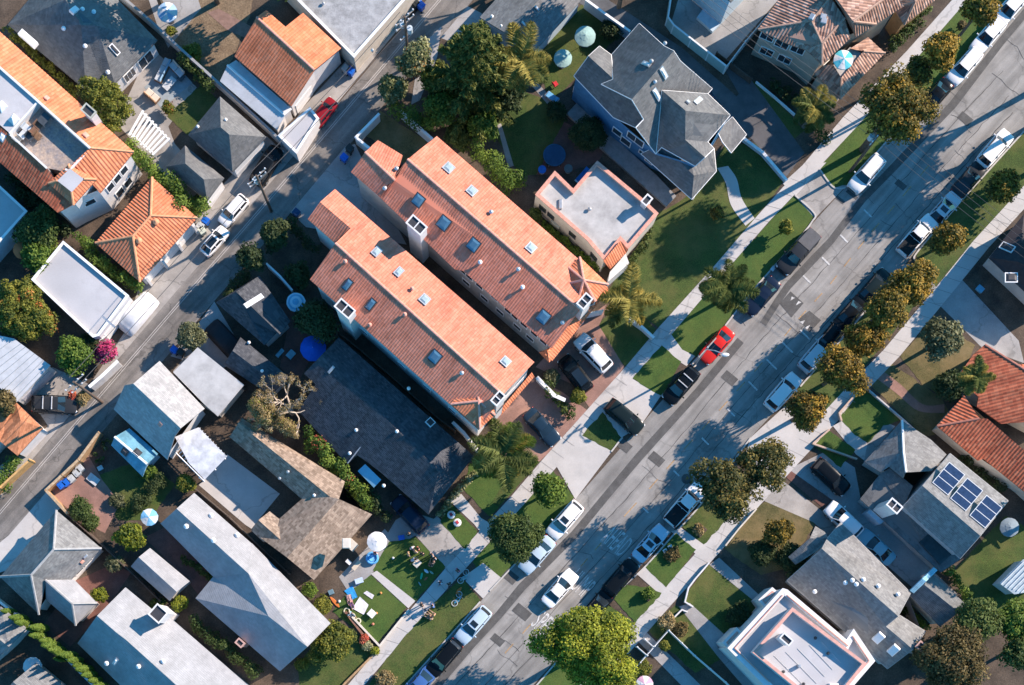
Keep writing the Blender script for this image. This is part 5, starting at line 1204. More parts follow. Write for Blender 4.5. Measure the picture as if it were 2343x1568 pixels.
def clumps(rng, rx, ry, rz, n, cr):
    """uneven clump centres through an ellipsoid, denser on top, each with its own radius"""
    d = rng.normal(0, 1, (n, 3)); d[:, 2] = np.abs(d[:, 2]) * .9 - .25; d /= np.linalg.norm(d, axis=1)[:, None]
    r = rng.uniform(.35, 1, n) ** .5
    a = np.arctan2(d[:, 1], d[:, 0]); lob = 1 + .17 * np.sin(2 * a + rng.uniform(0, 6)) * rng.uniform(.2, 1) + .15 * np.sin(3 * a + rng.uniform(0, 6)) + .12 * np.sin(5 * a + rng.uniform(0, 6))
    c = d * r[:, None] * np.array([rx - cr * .8, ry - cr * .8, rz - cr * .6]); c[:, :2] *= lob[:, None]
    return c, cr * rng.uniform(.45, 1.3, n)

def foliage(name, rng, C, Rr, mat, size, dens, parent, base_tint=.5, spread=.22, sq=.8, core=True):
    size = size * .8
    P_, N_, T_ = [], [], []
    for c, r in zip(C, Rr):
        k = max(6, int(dens * 4 * math.pi * r * r / (size * size)))
        d = rng.normal(0, 1, (k, 3)); d /= np.linalg.norm(d, axis=1)[:, None]
        d[:, 2] = np.where(d[:, 2] < -.35, -d[:, 2], d[:, 2])
        rr = r * rng.uniform(.55, 1.08, k)
        P_.append(c + d * rr[:, None] * np.array([1, 1, sq])); N_.append(d + np.array([0, 0, .35]))
        T_.append(base_tint + rng.normal(0, .2) + rng.normal(0, spread, k))
    me = leaves_mesh(name, np.concatenate(P_), np.concatenate(N_), size, rng, np.concatenate(T_), mat)
    o = bpy.data.objects.new(name, me); COL.objects.link(o); o.parent = parent
    return o

_seed = [100]
def tree(label, dx, dy, R, ht, kind, ry=None, rot=0.0, size=.24, dens=.42, n=None, cr=None, group=None, flat=.8, name='broadleaf_tree', cat='tree', bark=None, tint=.5, extra=None, crown='crown', zc=None):
    """dx,dy: crown centre as seen; R px: crown radius; ht: top height in metres"""
    _seed[0] += 1; rng = np.random.default_rng(_seed[0])
    rx = R / S * .96; rz = min(ht * .46, rx * flat + .4); ry_ = rx if ry is None else ry / S * .96
    hc = ht - rz if zc is None else zc
    c = P(dx, dy, hc); root = thing(name, label, cat, (c.x, c.y, 0), rot, group)
    cr = cr or max(.32, min(1.25, (rx + ry_) * .5 * .36))
    n = n or int(10 + 10 * (rx * ry_ * rz) ** (2 / 3) / (cr * cr))
    n = min(n, 230)
    C, Rr = clumps(rng, rx, ry_, rz, n, cr); C[:, 2] += hc
    C = np.vstack([C, [[0, 0, hc]]]); Rr = np.append(Rr, min(rx, ry_, rz) * .55)
    foliage(crown, rng, C, Rr, LEAF[kind], size, dens, root, tint)
    m = MB(); tr = max(.05, min(.38, rx * .085))
    bend = rng.uniform(-.2, .2, 2)
    m.tube([(0, 0, -.05), (bend[0] * .3, bend[1] * .3, hc * .4), (bend[0], bend[1], hc)], [tr * 1.25, tr, tr * .6], 8)
    for k in range(6):
        j = rng.integers(0, len(C)); e = C[j]; m.tube([(bend[0] * .5, bend[1] * .5, hc * .55), tuple((e + np.array([0, 0, hc * .7])) * np.array([.5, .5, .5])), tuple(e)], [tr * .5, tr * .35, tr * .12], 5)
    m.build('trunk', bark or BARK, root)
    if extra:
        for kk, fr, nm in extra:
            j = rng.choice(len(C), max(2, int(len(C) * fr)), replace=False); j = [q for q in j if C[q][2] > hc - .2] or list(j)
            foliage(nm, rng, C[j] + rng.normal(0, .1, (len(j), 3)), Rr[j] * 1.06, LEAF[kk], size * .85, dens * .3, root, .55)
    return root

def hedge(label, pts, wd, ht, kind, size=.2, dens=.5, tint=.5, group=None, extra=None, name='hedge', z0=0.0):
    """pts: survey polyline of the hedge top; wd in metres"""
    _seed[0] += 1; rng = np.random.default_rng(_seed[0])
    W = [P(x, y, ht * .8) for x, y in pts]; o = W[len(W) // 2]; root = thing(name, label, 'hedge', (o.x, o.y, 0), 0, group)
    C = []
    for i in range(len(W) - 1):
        a, b = W[i], W[i + 1]; L = (b - a).length; k = max(2, int(L / (wd * .38)))
        nn = Vector((-(b - a).y, (b - a).x, 0)).normalized()
        for q in range(k):
            for lv in (0.35, .72):
                p = a.lerp(b, (q + rng.uniform(.1, .9)) / k) + nn * rng.normal(0, wd * .16); C.append((p.x - o.x, p.y - o.y, ht * lv + rng.normal(0, .12)))
    C = np.array(C); Rr = wd * .42 * rng.uniform(.7, 1.15, len(C)); Rr = np.minimum(Rr, ht * .34)
    f = foliage('foliage', rng, C, Rr, LEAF[kind], size, dens, root, tint, sq=1.0)
    m = MB()
    for q in range(0, len(C), 6): m.tube([(C[q][0], C[q][1], 0), (C[q][0], C[q][1], C[q][2])], [.05, .03], 5)
    m.build('stem', BARK, root)
    if extra:
        for kk, fr, nm in extra:
            j = rng.choice(len(C), max(2, int(len(C) * fr)), replace=False)
            foliage(nm, rng, C[j], Rr[j] * 1.05, LEAF[kk], size * .7, dens * .25, root, .55, sq=1.0)
    return root

def bush(label, dx, dy, R, ht, kind, name='shrub', cat='shrub', **k):
    k.setdefault('size', .17); k.setdefault('dens', .5)
    return tree(label, dx, dy, R, ht, kind, name=name, cat=cat, crown='foliage', **k)

# -- palms
_fr = {}
def frond_mesh(kind, L, seed):
    key = (kind, round(L, 1), seed)
    if key in _fr: return _fr[key]
    rng = np.random.default_rng(seed + 11); n = 34
    P_, N_, D_, SZ = [], [], [], []
    m = MB(); pts = []
    for i in range(n):
        t = i / (n - 1); x = L * t * (1 - .18 * t); z = L * (.28 * t - .62 * t * t)
        pts.append((x, 0, z))
    m.tube([pts[i] for i in range(0, n, 5)] + [pts[-1]], [.05 - .006 * i for i in range(len(range(0, n, 5)) + 1)], 5)
    fv = []
    for i in range(3, n):
        t = i / (n - 1); ln = L * .30 * math.sin(math.pi * min(1, .12 + t * .86)) ** .7 + .08
        x, y, z = pts[i]
        for s in (-1, 1):
            for q in range(4):
                a = rng.uniform(.5, 1.2); dz = rng.uniform(-.9, .35)
                e = Vector((x + ln * math.cos(a) * .7, s * ln * math.sin(a), z + ln * dz)); w_ = .032
                b = Vector((x + rng.uniform(-.05, .05), 0, z)); mid = b.lerp(e, .5) + Vector((0, 0, .06))
                m.add([b + Vector((-w_, 0, 0)), b + Vector((w_, 0, 0)), mid + Vector((w_, 0, 0)), e, mid + Vector((-w_, 0, 0))], [[0, 1, 2, 3, 4]])
    me_o = m.build('frond', LEAF[kind]); me = me_o.data; bpy.data.objects.remove(me_o)
    at = me.attributes.new('tint', 'FLOAT', 'FACE'); at.data.foreach_set('value', np.clip(rng.normal(.55, .22, len(me.polygons)), 0, 1).astype(np.float32))
    _fr[key] = me
    return me
def palm(label, dx, dy, R, ht, kinds, n=16, seed=1, group=None, tilt=1.0):
    c = P(dx, dy, ht); root = thing('palm_tree', label, 'palm tree', (c.x, c.y, 0), 0, group)
    rng = random.Random(seed * 13 + 5); L = R / S * 1.08
    m = MB(); pts = [(0, 0, 0)]
    m.tube([(0, 0, 0), (.1, .05, ht * .5), (0, 0, ht)], [.24, .18, .16], 9); m.build('trunk', M('palm_trunk', (.22, .18, .14), var=.3, scale=8, coord='obj', bump=.5), root)
    for k in range(n):
        kd = kinds[k % len(kinds)]
        me = frond_mesh(kd, L, k % 4)
        o = bpy.data.objects.new('frond', me); COL.objects.link(o); o.parent = root
        o.location = (0, 0, ht); el = rng.uniform(-.75, .30) * tilt if k % 3 else rng.uniform(.4, .95)
        o.rotation_euler = (rng.uniform(-.3, .3), -el, 2 * math.pi * (k / n) + rng.uniform(-.2, .2)); s = rng.uniform(.82, 1.08); o.scale = (s, s, s)
    return root

# -- trees of the north-western block
tree('rounded yellow-green tree between the tiled house and the white pergola', 243, 240, 56, 7.5, 'yg', ry=74, rot=.7, size=.2, dens=.6, cr=.45, n=220)
hedge('thin strip of hedge between the slate hip roof and the orange tiled roof', [(10, 62), (60, 105), (120, 158), (175, 215)], 1.0, 2.6, 'yg', tint=.4)
hedge('light green bamboo hedge beside the orange hip-roofed garage', [(280, 315), (330, 372), (390, 425), (455, 478)], 2.3, 4.2, 'bright', tint=.7, size=.2)
hedge('dark-sided green hedge between the white flat garage and the orange garage', [(172, 535), (215, 585), (265, 630), (318, 655)], 1.6, 3.2, 'bright', tint=.5)
hedge('dark ivy hedge along the red south roof slope', [(20, 400), (60, 445), (110, 500), (150, 520)], 2.2, 2.2, 'dark')
tree('bright citrus tree at the corner of the white flat garage', 93, 585, 46, 4.2, 'bright', dens=.6, cr=.5, tint=.45)
tree('dark green tree above the citrus tree, by the pale blue roof', 88, 528, 52, 5.0, 'green', tint=.35)
tree('big rounded yellow-green hedge tree at the left edge, flecked with orange', 55, 712, 62, 5.0, 'yg', ry=92, rot=.72, size=.2, dens=.6, cr=.6, extra=[('orange', .12, 'blossom')])
tree('round bright green tree next to the pink bougainvillea', 172, 812, 44, 5.2, 'bright', dens=.5)
bush('bougainvillea in full pink blossom over the white alley wall', 242, 805, 30, 3.0, 'pink', name='bougainvillea', extra=[('green', .35, 'leaves')], tint=.5)
bush('dark shrub between the round green tree and the bougainvillea', 208, 790, 30, 2.8, 'dark')
bush('small dry shrub by the red bush at the left utility pole foot', 190, 912, 18, 1.6, 'dry')
bush('tiny dark red shrub beside the leaning utility pole', 166, 905, 10, 1.4, 'red')
tree('olive-coloured tree at the left edge above the orange garage', 12, 925, 30, 5.0, 'brown')
hedge('spiky green hedge behind the tan board fence, left edge', [(-15, 1110), (10, 1080), (35, 1050)], 2.4, 2.2, 'bright', tint=.4)
bush('small green shrub in a pot on the slate patio', 385, 248, 17, 1.6, 'yg', extra=[('orange', .3, 'blossom')])
hedge('shrub row along the white garden wall, beside the lounge deck', [(415, 125), (450, 165), (485, 195)], 1.5, 2.0, 'green', tint=.6)
bush('yellow-green shrub on the dry yard side of the garden wall', 440, 125, 24, 1.6, 'yg')
bush('small shrub near the white-blue umbrella at the top', 392, 72, 12, 1.2, 'yg')
# alley planting
tree('tall variegated shrub with orange tips at the utility pole', 950, 135, 52, 6.5, 'cream', ry=34, rot=.9, size=.24, extra=[('orange', .15, 'tips')])
tree('variegated green shrub below the utility pole, above the white wall', 898, 205, 36, 5.0, 'cream', tint=.35, size=.24)
hedge('green shrub row on the white wall beside the conifer', [(905, 240), (945, 262), (985, 295)], 2.2, 3.2, 'bright', tint=.4)
hedge('ragged green shrub row along the north roof edge of the rowhouse', [(1085, 330), (1125, 372), (1170, 415), (1195, 395)], 2.2, 4.0, 'bright', tint=.5)
bush('round shrub in the shade beside the flat house wall', 1225, 492, 16, 2.0, 'green', group=None)
hedge('low hedge strip between the flat house and the rowhouse', [(1245, 505), (1290, 550), (1335, 585), (1375, 610)], .9, 1.4, 'bright', tint=.4)
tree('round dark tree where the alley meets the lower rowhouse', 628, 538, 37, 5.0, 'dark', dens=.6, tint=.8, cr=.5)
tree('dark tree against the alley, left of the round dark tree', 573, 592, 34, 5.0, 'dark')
hedge('black-green hedge along the alley below the dark tree', [(562, 620), (540, 645), (512, 680)], 1.4, 2.4, 'dark')
hedge('dark clipped hedge beside the lower rowhouse driveway', [(655, 500), (690, 535), (720, 570)], 1.4, 2.6, 'dark')
tree('dark shrub by the pale garden wall', 682, 632, 32, 3.2, 'dark', tint=.7)
tree('dark round tree beside the blue ringed umbrella', 722, 735, 52, 5.5, 'dark', tint=.7)
tree('grey-green shrub by the blue bins at the alley', 438, 772, 36, 3.4, 'sage', tint=.3, size=.18)
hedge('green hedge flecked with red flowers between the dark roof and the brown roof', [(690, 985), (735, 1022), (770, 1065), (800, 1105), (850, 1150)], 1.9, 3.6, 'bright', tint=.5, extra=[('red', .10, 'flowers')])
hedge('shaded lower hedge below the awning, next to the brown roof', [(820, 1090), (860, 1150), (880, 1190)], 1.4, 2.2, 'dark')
tree('yellow-green scrubby tree top over the brown roof end', 598, 940, 40, 6.0, 'dry', ry=26, rot=-.7, tint=.45, size=.16, dens=.2, extra=[('yg', .4, 'leaves')])
tree('sparse yellow-green tree hanging over the brown roof edge', 652, 975, 42, 5.0, 'dry', ry=18, rot=-.75, tint=.5, size=.15, dens=.2, extra=[('yg', .4, 'leaves')])
# gardens of the lower left
bush('small green shrub at the end of the blue shed', 340, 1078, 20, 1.8, 'bright', group=None)
hedge('clipped dark box hedge in the shaded garden', [(300, 1165), (335, 1130), (370, 1090)], 1.8, 1.8, 'dark', tint=.8, size=.14)
bush('yellow-green shrub below the patio cover', 425, 1106, 24, 2.0, 'yg', tint=.6)
bush('dark round shrub, larger of the pair beside the grey hip roof', 186, 1168, 30, 2.4, 'green', tint=.3)
bush('dark round shrub, smaller of the pair beside the grey hip roof', 208, 1196, 20, 1.9, 'green', tint=.35)
tree('bright yellow-green round tree beside the blue and white umbrella', 298, 1228, 34, 3.6, 'lime', tint=.3, dens=.6, cr=.4)
bush('pale green small shrub in the brick courtyard', 262, 1290, 22, 1.8, 'sage')
bush('clipped bright ball shrub touching the pale hip wing', 228, 1361, 19, 2.0, 'lime', tint=.35, dens=.7)
bush('bright yellow-green ball shrub at the end of the long shed', 412, 1381, 21, 2.2, 'lime', tint=.45, dens=.6)
hedge('dark green hedge between the two white roofs', [(435, 1415), (490, 1465), (545, 1505), (600, 1535)], 1.9, 2.0, 'green', tint=.25)
bush('little dark shrub between shed and white roof', 362, 1385, 20, 1.2, 'green', tint=.3)
hedge('low green hedge strip beside the bungalow wing', [(415, 1272), (450, 1300), (485, 1328)], .8, 1.0, 'green')
tree('dense olive shrub tree in the bottom lawn by the bungalow corner', 758, 1470, 48, 3.8, 'yg', ry=62, rot=-.7, size=.18, tint=.35, cr=.5)
bush('small light green shrub at the bungalow eave', 708, 1350, 20, 1.4, 'bright')
bush('flowering shrub strip by the round planters', 735, 1385, 26, 1.0, 'yg', tint=.5)
bush('red leaved shrub in the flower bed', 833, 1463, 11, .9, 'red')
bush('white flowering shrub in the flower bed', 840, 1478, 13, .8, 'cream', tint=.9)
bush('yellow shrub at the flower bed corner', 858, 1490, 10, .8, 'lime')
bush('pale dry shrub at the bottom edge by the sidewalk', 880, 1556, 26, 1.3, 'dry', tint=.4)
bush('small shrub at the bottom edge beside the white umbrella', 690, 1520, 18, 1.2, 'yg')
# street trees, north-western verge
tree('dense dark green round street tree hiding the pale sedan', 1178, 1230, 62, 6.5, 'green', dens=.7, tint=.35, cr=.75, n=110, size=.2)
tree('loose light green tree on the verge above the dense round tree', 1255, 1122, 42, 4.5, 'bright', tint=.45)
tree('young tree with a yellow crown on the long verge', 1797, 521, 18, 2.6, 'yg', tint=.6)
tree('tiny orange-leaved sapling on the big lawn', 1640, 490, 16, 1.8, 'gold', size=.14)
bush('round clipped shrub at the front wall between the forecourts', 1322, 906, 20, 1.9, 'yg', tint=.4, dens=.7)
hedge('dark planting along the forecourt wall', [(1245, 870), (1270, 905), (1298, 935), (1312, 955)], 1.5, 1.3, 'green', tint=.3, extra=[('yg', .3, 'leaves')])
bush('grey-green plant in the forecourt bed beside the white wall', 1262, 862, 20, .9, 'sage', tint=.3)
bush('yellow flowering shrub at the porch of the lower rowhouse', 1128, 1012, 24, 2.2, 'lime', tint=.6)
hedge('white flowering shrub strip along the dark roof end', [(1065, 1105), (1085, 1080), (1040, 1130), (1000, 1180)], .9, 1.0, 'cream', tint=.6)
hedge('dark strip of garden plants in front of the flat house', [(1490, 520), (1470, 560), (1450, 600), (1440, 625)], 1.2, 1.0, 'green', tint=.4)
bush('dark leafy tree shrub in the blue house courtyard', 1345, 305, 44, 3.4, 'dark', tint=.7)
bush('shrub by the steps of the blue house', 1272, 258, 26, 2.0, 'dark', tint=.6)
tree('dark green tree filling the corner behind the white yard wall', 1010, 250, 42, 5.0, 'bright', tint=.3)
tree('dark green tree between the variegated shrub and the conifer', 988, 182, 34, 5.0, 'yg', tint=.25)
tree('shaded tree between the conifer and the walk strip', 1105, 290, 38, 4.5, 'bright', tint=.3)
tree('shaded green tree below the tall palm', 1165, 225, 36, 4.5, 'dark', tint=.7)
bush('low shrub mass at the conifer foot near the rowhouse roof', 1050, 310, 36, 2.6, 'green', tint=.45)
bush('dark shrub by the umbrellas, along the pale garden wall', 1395, 70, 26, 1.8, 'dark', tint=.5)
# conifer
def conifer(label, dx, dy, R, ht):
    _seed[0] += 1; rng = np.random.default_rng(_seed[0]); c = P(dx, dy, ht)
    root = thing('pine_tree', label, 'tree', (c.x, c.y, 0)); RR = R / S
    m = MB(); m.tube([(0, 0, 0), (0, 0, ht * .5), (0, 0, ht)], [.32, .2, .03], 8)
    P_, N_, T_, D_ = [], [], [], []
    z = 1.2
    while z < ht - .3:
        f = (1 - z / ht) ** .75; L0 = RR * f + .25; nb = 6
        a0 = rng.uniform(0, 6)
        for k in range(nb):
            a = a0 + 2 * math.pi * k / nb + rng.uniform(-.2, .2); L = L0 * rng.uniform(.6, 1.2)
            d = np.array([math.cos(a), math.sin(a), .12]); m.tube([(0, 0, z), tuple(d * L + np.array([0, 0, z - .05 * L]))], [.05, .015], 4)
            q = int(40 + 90 * L); t = rng.uniform(.12, 1, q) ** .7; w_ = .42 * (1.1 - t * .5) * min(1, L)
            side = np.array([-d[1], d[0], 0]); off = rng.normal(0, 1, q) * w_ * .55
            P_.append(np.array([0, 0, z]) + d * (t * L)[:, None] + side * off[:, None] + np.array([0, 0, 1]) * rng.normal(0, .10, q)[:, None])
            N_.append(np.tile([0, 0, 1.], (q, 1)) + rng.normal(0, .3, (q, 3))); T_.append(rng.normal(.45, .25, q)); D_.append(d + side * (np.sign(off) * .6)[:, None])
        z += .62 + .2 * rng.random()
    me = leaves_mesh('foliage', np.concatenate(P_), np.concatenate(N_), .17, rng, np.concatenate(T_), LEAF['pinegreen'], 2.6, np.concatenate(D_))
    o = bpy.data.objects.new('foliage', me); COL.objects.link(o); o.parent = root
    m.build('trunk', BARK, root)
LEAF['pinegreen'] = leaf_mat('pine_needles', (.035, .055, .012), (.11, .125, .025), (.22, .215, .05))
conifer('tall dark layered conifer between the rowhouse and the palm', 1090, 66, 118, 17.0)
# palms
palm('queen palm with lit fronds next to the tall conifer', 1192, 138, 76, 9.0, ['palmlit', 'palmgreen', 'palmlit'], 18, 1)
palm('queen palm with yellow-lit drooping fronds at the upper rowhouse porch', 1440, 685, 74, 6.0, ['palmlit', 'palmsun', 'palmgreen'], 12, 2, tilt=1.0)
palm('spiky palm leaning over the sidewalk by the dark parked car', 1665, 660, 70, 5.5, ['palmgreen', 'palmlit', 'palmgreen'], 22, 3)
palm('leafy green queen palm in front of the lower rowhouse, bottom end', 1152, 1040, 82, 6.0, ['palmgreen', 'bright', 'palmlit'], 20, 4)
palm('small palm in shade at the foot of the beige tile house', 1865, 248, 54, 5.0, ['palmgreen', 'palmlit'], 14, 5)
palm('thin palm over the red tiled roof at the right edge', 2232, 862, 46, 7.5, ['palmlit', 'palmgreen'], 12, 6)
# dry tree: branches and sparse leaves
def dry_tree(label, dx, dy, R, ht):
    _seed[0] += 1; rng = np.random.default_rng(_seed[0]); b0 = P(668, 945, 0); tip = P(dx, dy, ht * .8)
    root = thing('dry_tree', label, 'tree', (b0.x, b0.y, 0)); RR = R / S
    m = MB(); C = []; ends = []
    off = (tip - b0); off.z = 0
    def grow(p, d, L, r, lv):
        q = p + d * L; mid = p.lerp(q, .5) + Vector(rng.normal(0, .08 * L, 3)); m.tube([p, mid, q], [r, r * .85, r * .65], 6)
        if lv == 0: ends.append(q); return
        if lv < 3: ends.append(q)
        for _ in range(3 if lv > 1 else 4):
            nd = (d + Vector(rng.normal(0, .42, 3)) + Vector((0, 0, .02))).normalized(); grow(q, nd, L * rng.uniform(.6, .85), r * .6, lv - 1)
    for k in range(5):
        a = 2 * math.pi * k / 5 + .4; d = (Vector((math.cos(a) * .75, math.sin(a) * .75, .75)) + off * .16).normalized(); grow(Vector((0, 0, 1.6)), d, RR * .55, .12, 3)
    m.tube([(0, 0, 0), (.05, .05, 1.7)], [.3, .22], 8)
    m.build('trunk', PALEBARK, root)
    E_ = np.array([tuple(e) for e in ends]); foliage('crown', rng, E_, np.full(len(E_), .28), LEAF['dry'], .10, .14, root, .5)
dry_tree('half-bare dry tree with pale branches over the shaded patio', 640, 885, 66, 6.0)
# cypress row, bottom left
cyp = [(8, 1399), (35, 1415), (44, 1426), (67, 1440), (82, 1437), (78, 1455), (97, 1467), (110, 1478), (122, 1488), (134, 1497), (128, 1508), (150, 1500), (163, 1512), (172, 1524), (186, 1532), (196, 1545), (208, 1558), (222, 1572)]
_seed[0] += 1; rng = np.random.default_rng(3)
def cyp_mesh(seed):
    rng = np.random.default_rng(seed); n = 2000; t = rng.uniform(0, 1, n); r = .33 * np.sin(np.pi * (0.12 + .88 * t) ** .8) ** .8 * rng.uniform(.8, 1.1, n) + .03; a = rng.uniform(0, 6.283, n)
    p = np.stack([r * np.cos(a), r * np.sin(a), .15 + 5.8 * t], 1); nn = np.stack([np.cos(a), np.sin(a), np.full(n, .5)], 1)
    return leaves_mesh('crown', p, nn, .12, rng, rng.normal(.55, .22, n), LEAF['bright'], 1.8, np.tile([0, 0, 1.], (n, 1)))
CM = [cyp_mesh(s_) for s_ in (5, 6)]
mt = MB(); mt.tube([(0, 0, 0), (0, 0, 4.6)], [.07, .02], 6); tmp = mt.build('trunk', BARK); tme = tmp.data; bpy.data.objects.remove(tmp)
for k, (x, y) in enumerate(cyp):
    p = P(x + 4, y - 1, 3.4); r = thing('cypress', 'slim columnar cypress in the row along the boundary wall at the bottom left', 'cypress', (p.x, p.y, 0), k * 1.3, 'cypresses in the row at the bottom left')
    s_ = .85 + .3 * ((k * 37) % 10) / 10; r.scale = (s_, s_, s_ * .95)
    for nm, me in (('crown', CM[k % 2]), ('trunk', tme)):
        o = bpy.data.objects.new(nm, me); COL.objects.link(o); o.parent = r
# south-eastern side
tree('huge bright yellow-green tree at the bottom edge beside the street', 1352, 1486, 104, 11.5, 'lime', ry=116, rot=1.2, size=.22, dens=.55, cr=1.0, n=215, tint=.56)
tree('large dark olive tree over the parked white pickup', 1655, 1122, 70, 9.5, 'olive', ry=84, rot=.5, size=.24, tint=.45, cr=.7, n=150)
tree('dark olive tree joined to the right of the pickup tree', 1748, 1064, 66, 9.0, 'olive', ry=58, rot=.3, size=.22, tint=.58, cr=.62, n=130)
for k, (x, y, r, lb, kd) in enumerate(((1845, 938, 50, 'lowest golden street tree of the row, over the white parked SUV', 'gold'), (1925, 848, 52, 'golden street tree beside the second silver SUV of the row', 'gold'),
        (1977, 778, 48, 'golden street tree between two others, next to the pale speed-hump lane', 'gold'), (2030, 705, 49, 'deep golden street tree over the black parked car', 'autumn'), (2086, 652, 53, 'lightest yellow street tree at the top of the row, by the driveway', 'autumn'))):
    tree(lb, x, y, r * (1.08, .98, 1.12, 1.0, 1.14)[k], (8.5, 9.4, 8.2, 9.0, 8.8)[k], kd, ry=r * (.92, 1.2, .95, 1.18, 1.0)[k], rot=(.4, 1.1, .2, 2.2, .9)[k], size=.22, cr=(.6, .72, .55, .66, .6)[k], tint=(.38, .46, .55, .42, .58)[k], group='golden street trees in a row')
tree('small round golden tree on the verge behind the pale green pickup', 2166, 548, 42, 5.0, 'autumn', tint=.35)
tree('round golden tree on the verge by the right edge', 2292, 432, 42, 5.0, 'autumn', tint=.45)
tree('large loose autumn-coloured tree in front of the beige tile house', 2045, 250, 84, 14.5, 'autumn', tint=.4, zc=11.0, size=.24, cr=.9, n=110)
tree('autumn tree on the verge above the large loose one', 2098, 168, 34, 10.0, 'autumn', tint=.35)
tree('orange-tinted tree beside the white parked SUVs', 2150, 118, 42, 12.0, 'autumn', tint=.6)
tree('yellow autumn tree at the top right corner', 2245, 18, 44, 12.0, 'autumn', tint=.5)
bush('reddish round shrub ringed by bark on the verge lawn', 2200, 60, 12, 1.2, 'brown')
hedge('green shrub row by the walk of the beige tile house', [(2040, 110), (2080, 62), (2130, 10)], 1.6, 1.6, 'green', tint=.4)
hedge('dark shrubs below the beige tile house wall', [(1760, 190), (1800, 215), (1850, 235)], 1.4, 1.4, 'dark', tint=.5)
hedge('grey-green planting by the walk, under the power lines', [(1855, 285), (1880, 300), (1900, 320)], 1.8, 1.4, 'green', tint=.3)
tree('pale sage-leaved tree on the dry lawn beside the shaded driveway', 2152, 778, 50, 6.0, 'sage', tint=.35, size=.26)
tree('dark green tree between the sage tree and the red tiled house', 2172, 882, 38, 4.5, 'dark', tint=.8)
tree('autumn-green shrub tree in the shaded front yard', 1782, 1218, 36, 4.0, 'autumn', tint=.25, size=.2)
bush('dark shrub in front of the grey porch roof', 1742, 1268, 34, 2.2, 'dark', tint=.7)
bush('dark green shrub mass touching the grey porch', 1812, 1278, 40, 2.6, 'dark', tint=.6)
bush('pale bare shrub at the white garden fence corner', 1525, 1422, 22, 1.6, 'dry', tint=.6)
bush('orange-brown shrub along the white garden fence', 1556, 1440, 20, 1.4, 'brown', tint=.6)
bush('shrub with yellow flowers inside the white garden fence', 1520, 1477, 14, 1.1, 'yg')
bush('light green shrub at the lower end of the white fence', 1470, 1530, 22, 1.5, 'yg', tint=.4)
bush('dark shrub row by the white flat house entrance', 1690, 1405, 34, 1.8, 'dark', tint=.5)
bush('small dark ball shrub by the lower balcony', 1668, 1468, 9, 1.2, 'brown')
bush('young shrub in a square planting bed nearest the black car', 1482, 1359, 16, 1.1, 'bright', tint=.4)
bush('dry shrub in the square planting bed under the olive tree', 1598, 1212, 14, .9, 'dry', tint=.4)
bush('withered reddish shrub on the verge lawn by the pale blue sedan', 1538, 1268, 20, .6, 'brown', tint=.5)
tree('sunlit green tree behind the grey gabled garage', 2232, 1422, 58, 6.5, 'green', tint=.7, size=.24)
tree('big brownish tree at the bottom right', 2172, 1512, 84, 8.0, 'brown', tint=.45, size=.24, cr=.9)
tree('brownish tree top adjoining the big one, nearer the chimney house', 2205, 1470, 44, 7.0, 'brown', tint=.4)
tree('bright green tree at the right edge, below the sunroom', 2318, 1418, 48, 6.0, 'bright', tint=.5, size=.24)
tree('green tree at the right edge lower down', 2330, 1495, 44, 6.0, 'green', tint=.6, size=.24)
hedge('shrub strip between the grey house and the narrow garage', [(2062, 1385), (2090, 1410), (2125, 1440)], 1.0, 1.6, 'bright', tint=.3)
hedge('dark hedge along the solar roof house towards the red house', [(2190, 1050), (2240, 1080), (2300, 1120)], 1.8, 1.6, 'dark', tint=.5)
hedge('shrub strip behind the narrow garage', [(2165, 1300), (2195, 1330), (2220, 1365)], 1.2, 1.4, 'bright', tint=.25)
bush('small pale succulent clump in the vegetable bed', 268, 1145, 22, .9, 'sage', tint=.2)
hedge('vegetable patch of low mixed plants behind the board wall', [(205, 1060), (235, 1030), (262, 1000)], 2.6, .8, 'green', tint=.5, extra=[('sage', .3, 'leaves')])
# trees just outside the frame whose shade falls into the picture
for x, y, r, ht, lb in ((2440, 330, 70, 9, 'tree outside the right edge shading the upper street'), (2420, 560, 60, 8, 'tree outside the right edge shading the dark house'), (470, -70, 70, 10, 'tree above the top edge shading the dry yard'),
                        (330, -75, 66, 11, 'tree above the top edge shading the slate roof'), (640, -70, 60, 9, 'tree above the top edge near the worn flat roof'),
                        (1180, -110, 60, 9, 'tree above the top edge near the alley'), 
                        (2452, 205, 72, 12, 'tall tree outside the right edge beside the upper street'), (2500, 90, 80, 13, 'tallest tree outside the right edge, far up the street'), (2490, 1140, 70, 12, 'tall tree outside the right edge beyond the solar roof garden'), (1440, -85, 60, 12, 'tall tree above the top edge shading the umbrella garden'), (1540, -135, 66, 13, 'tallest tree above the top edge, by the white fence')):
    tree(lb, x, y, r, ht, 'green', size=.34, dens=.4)
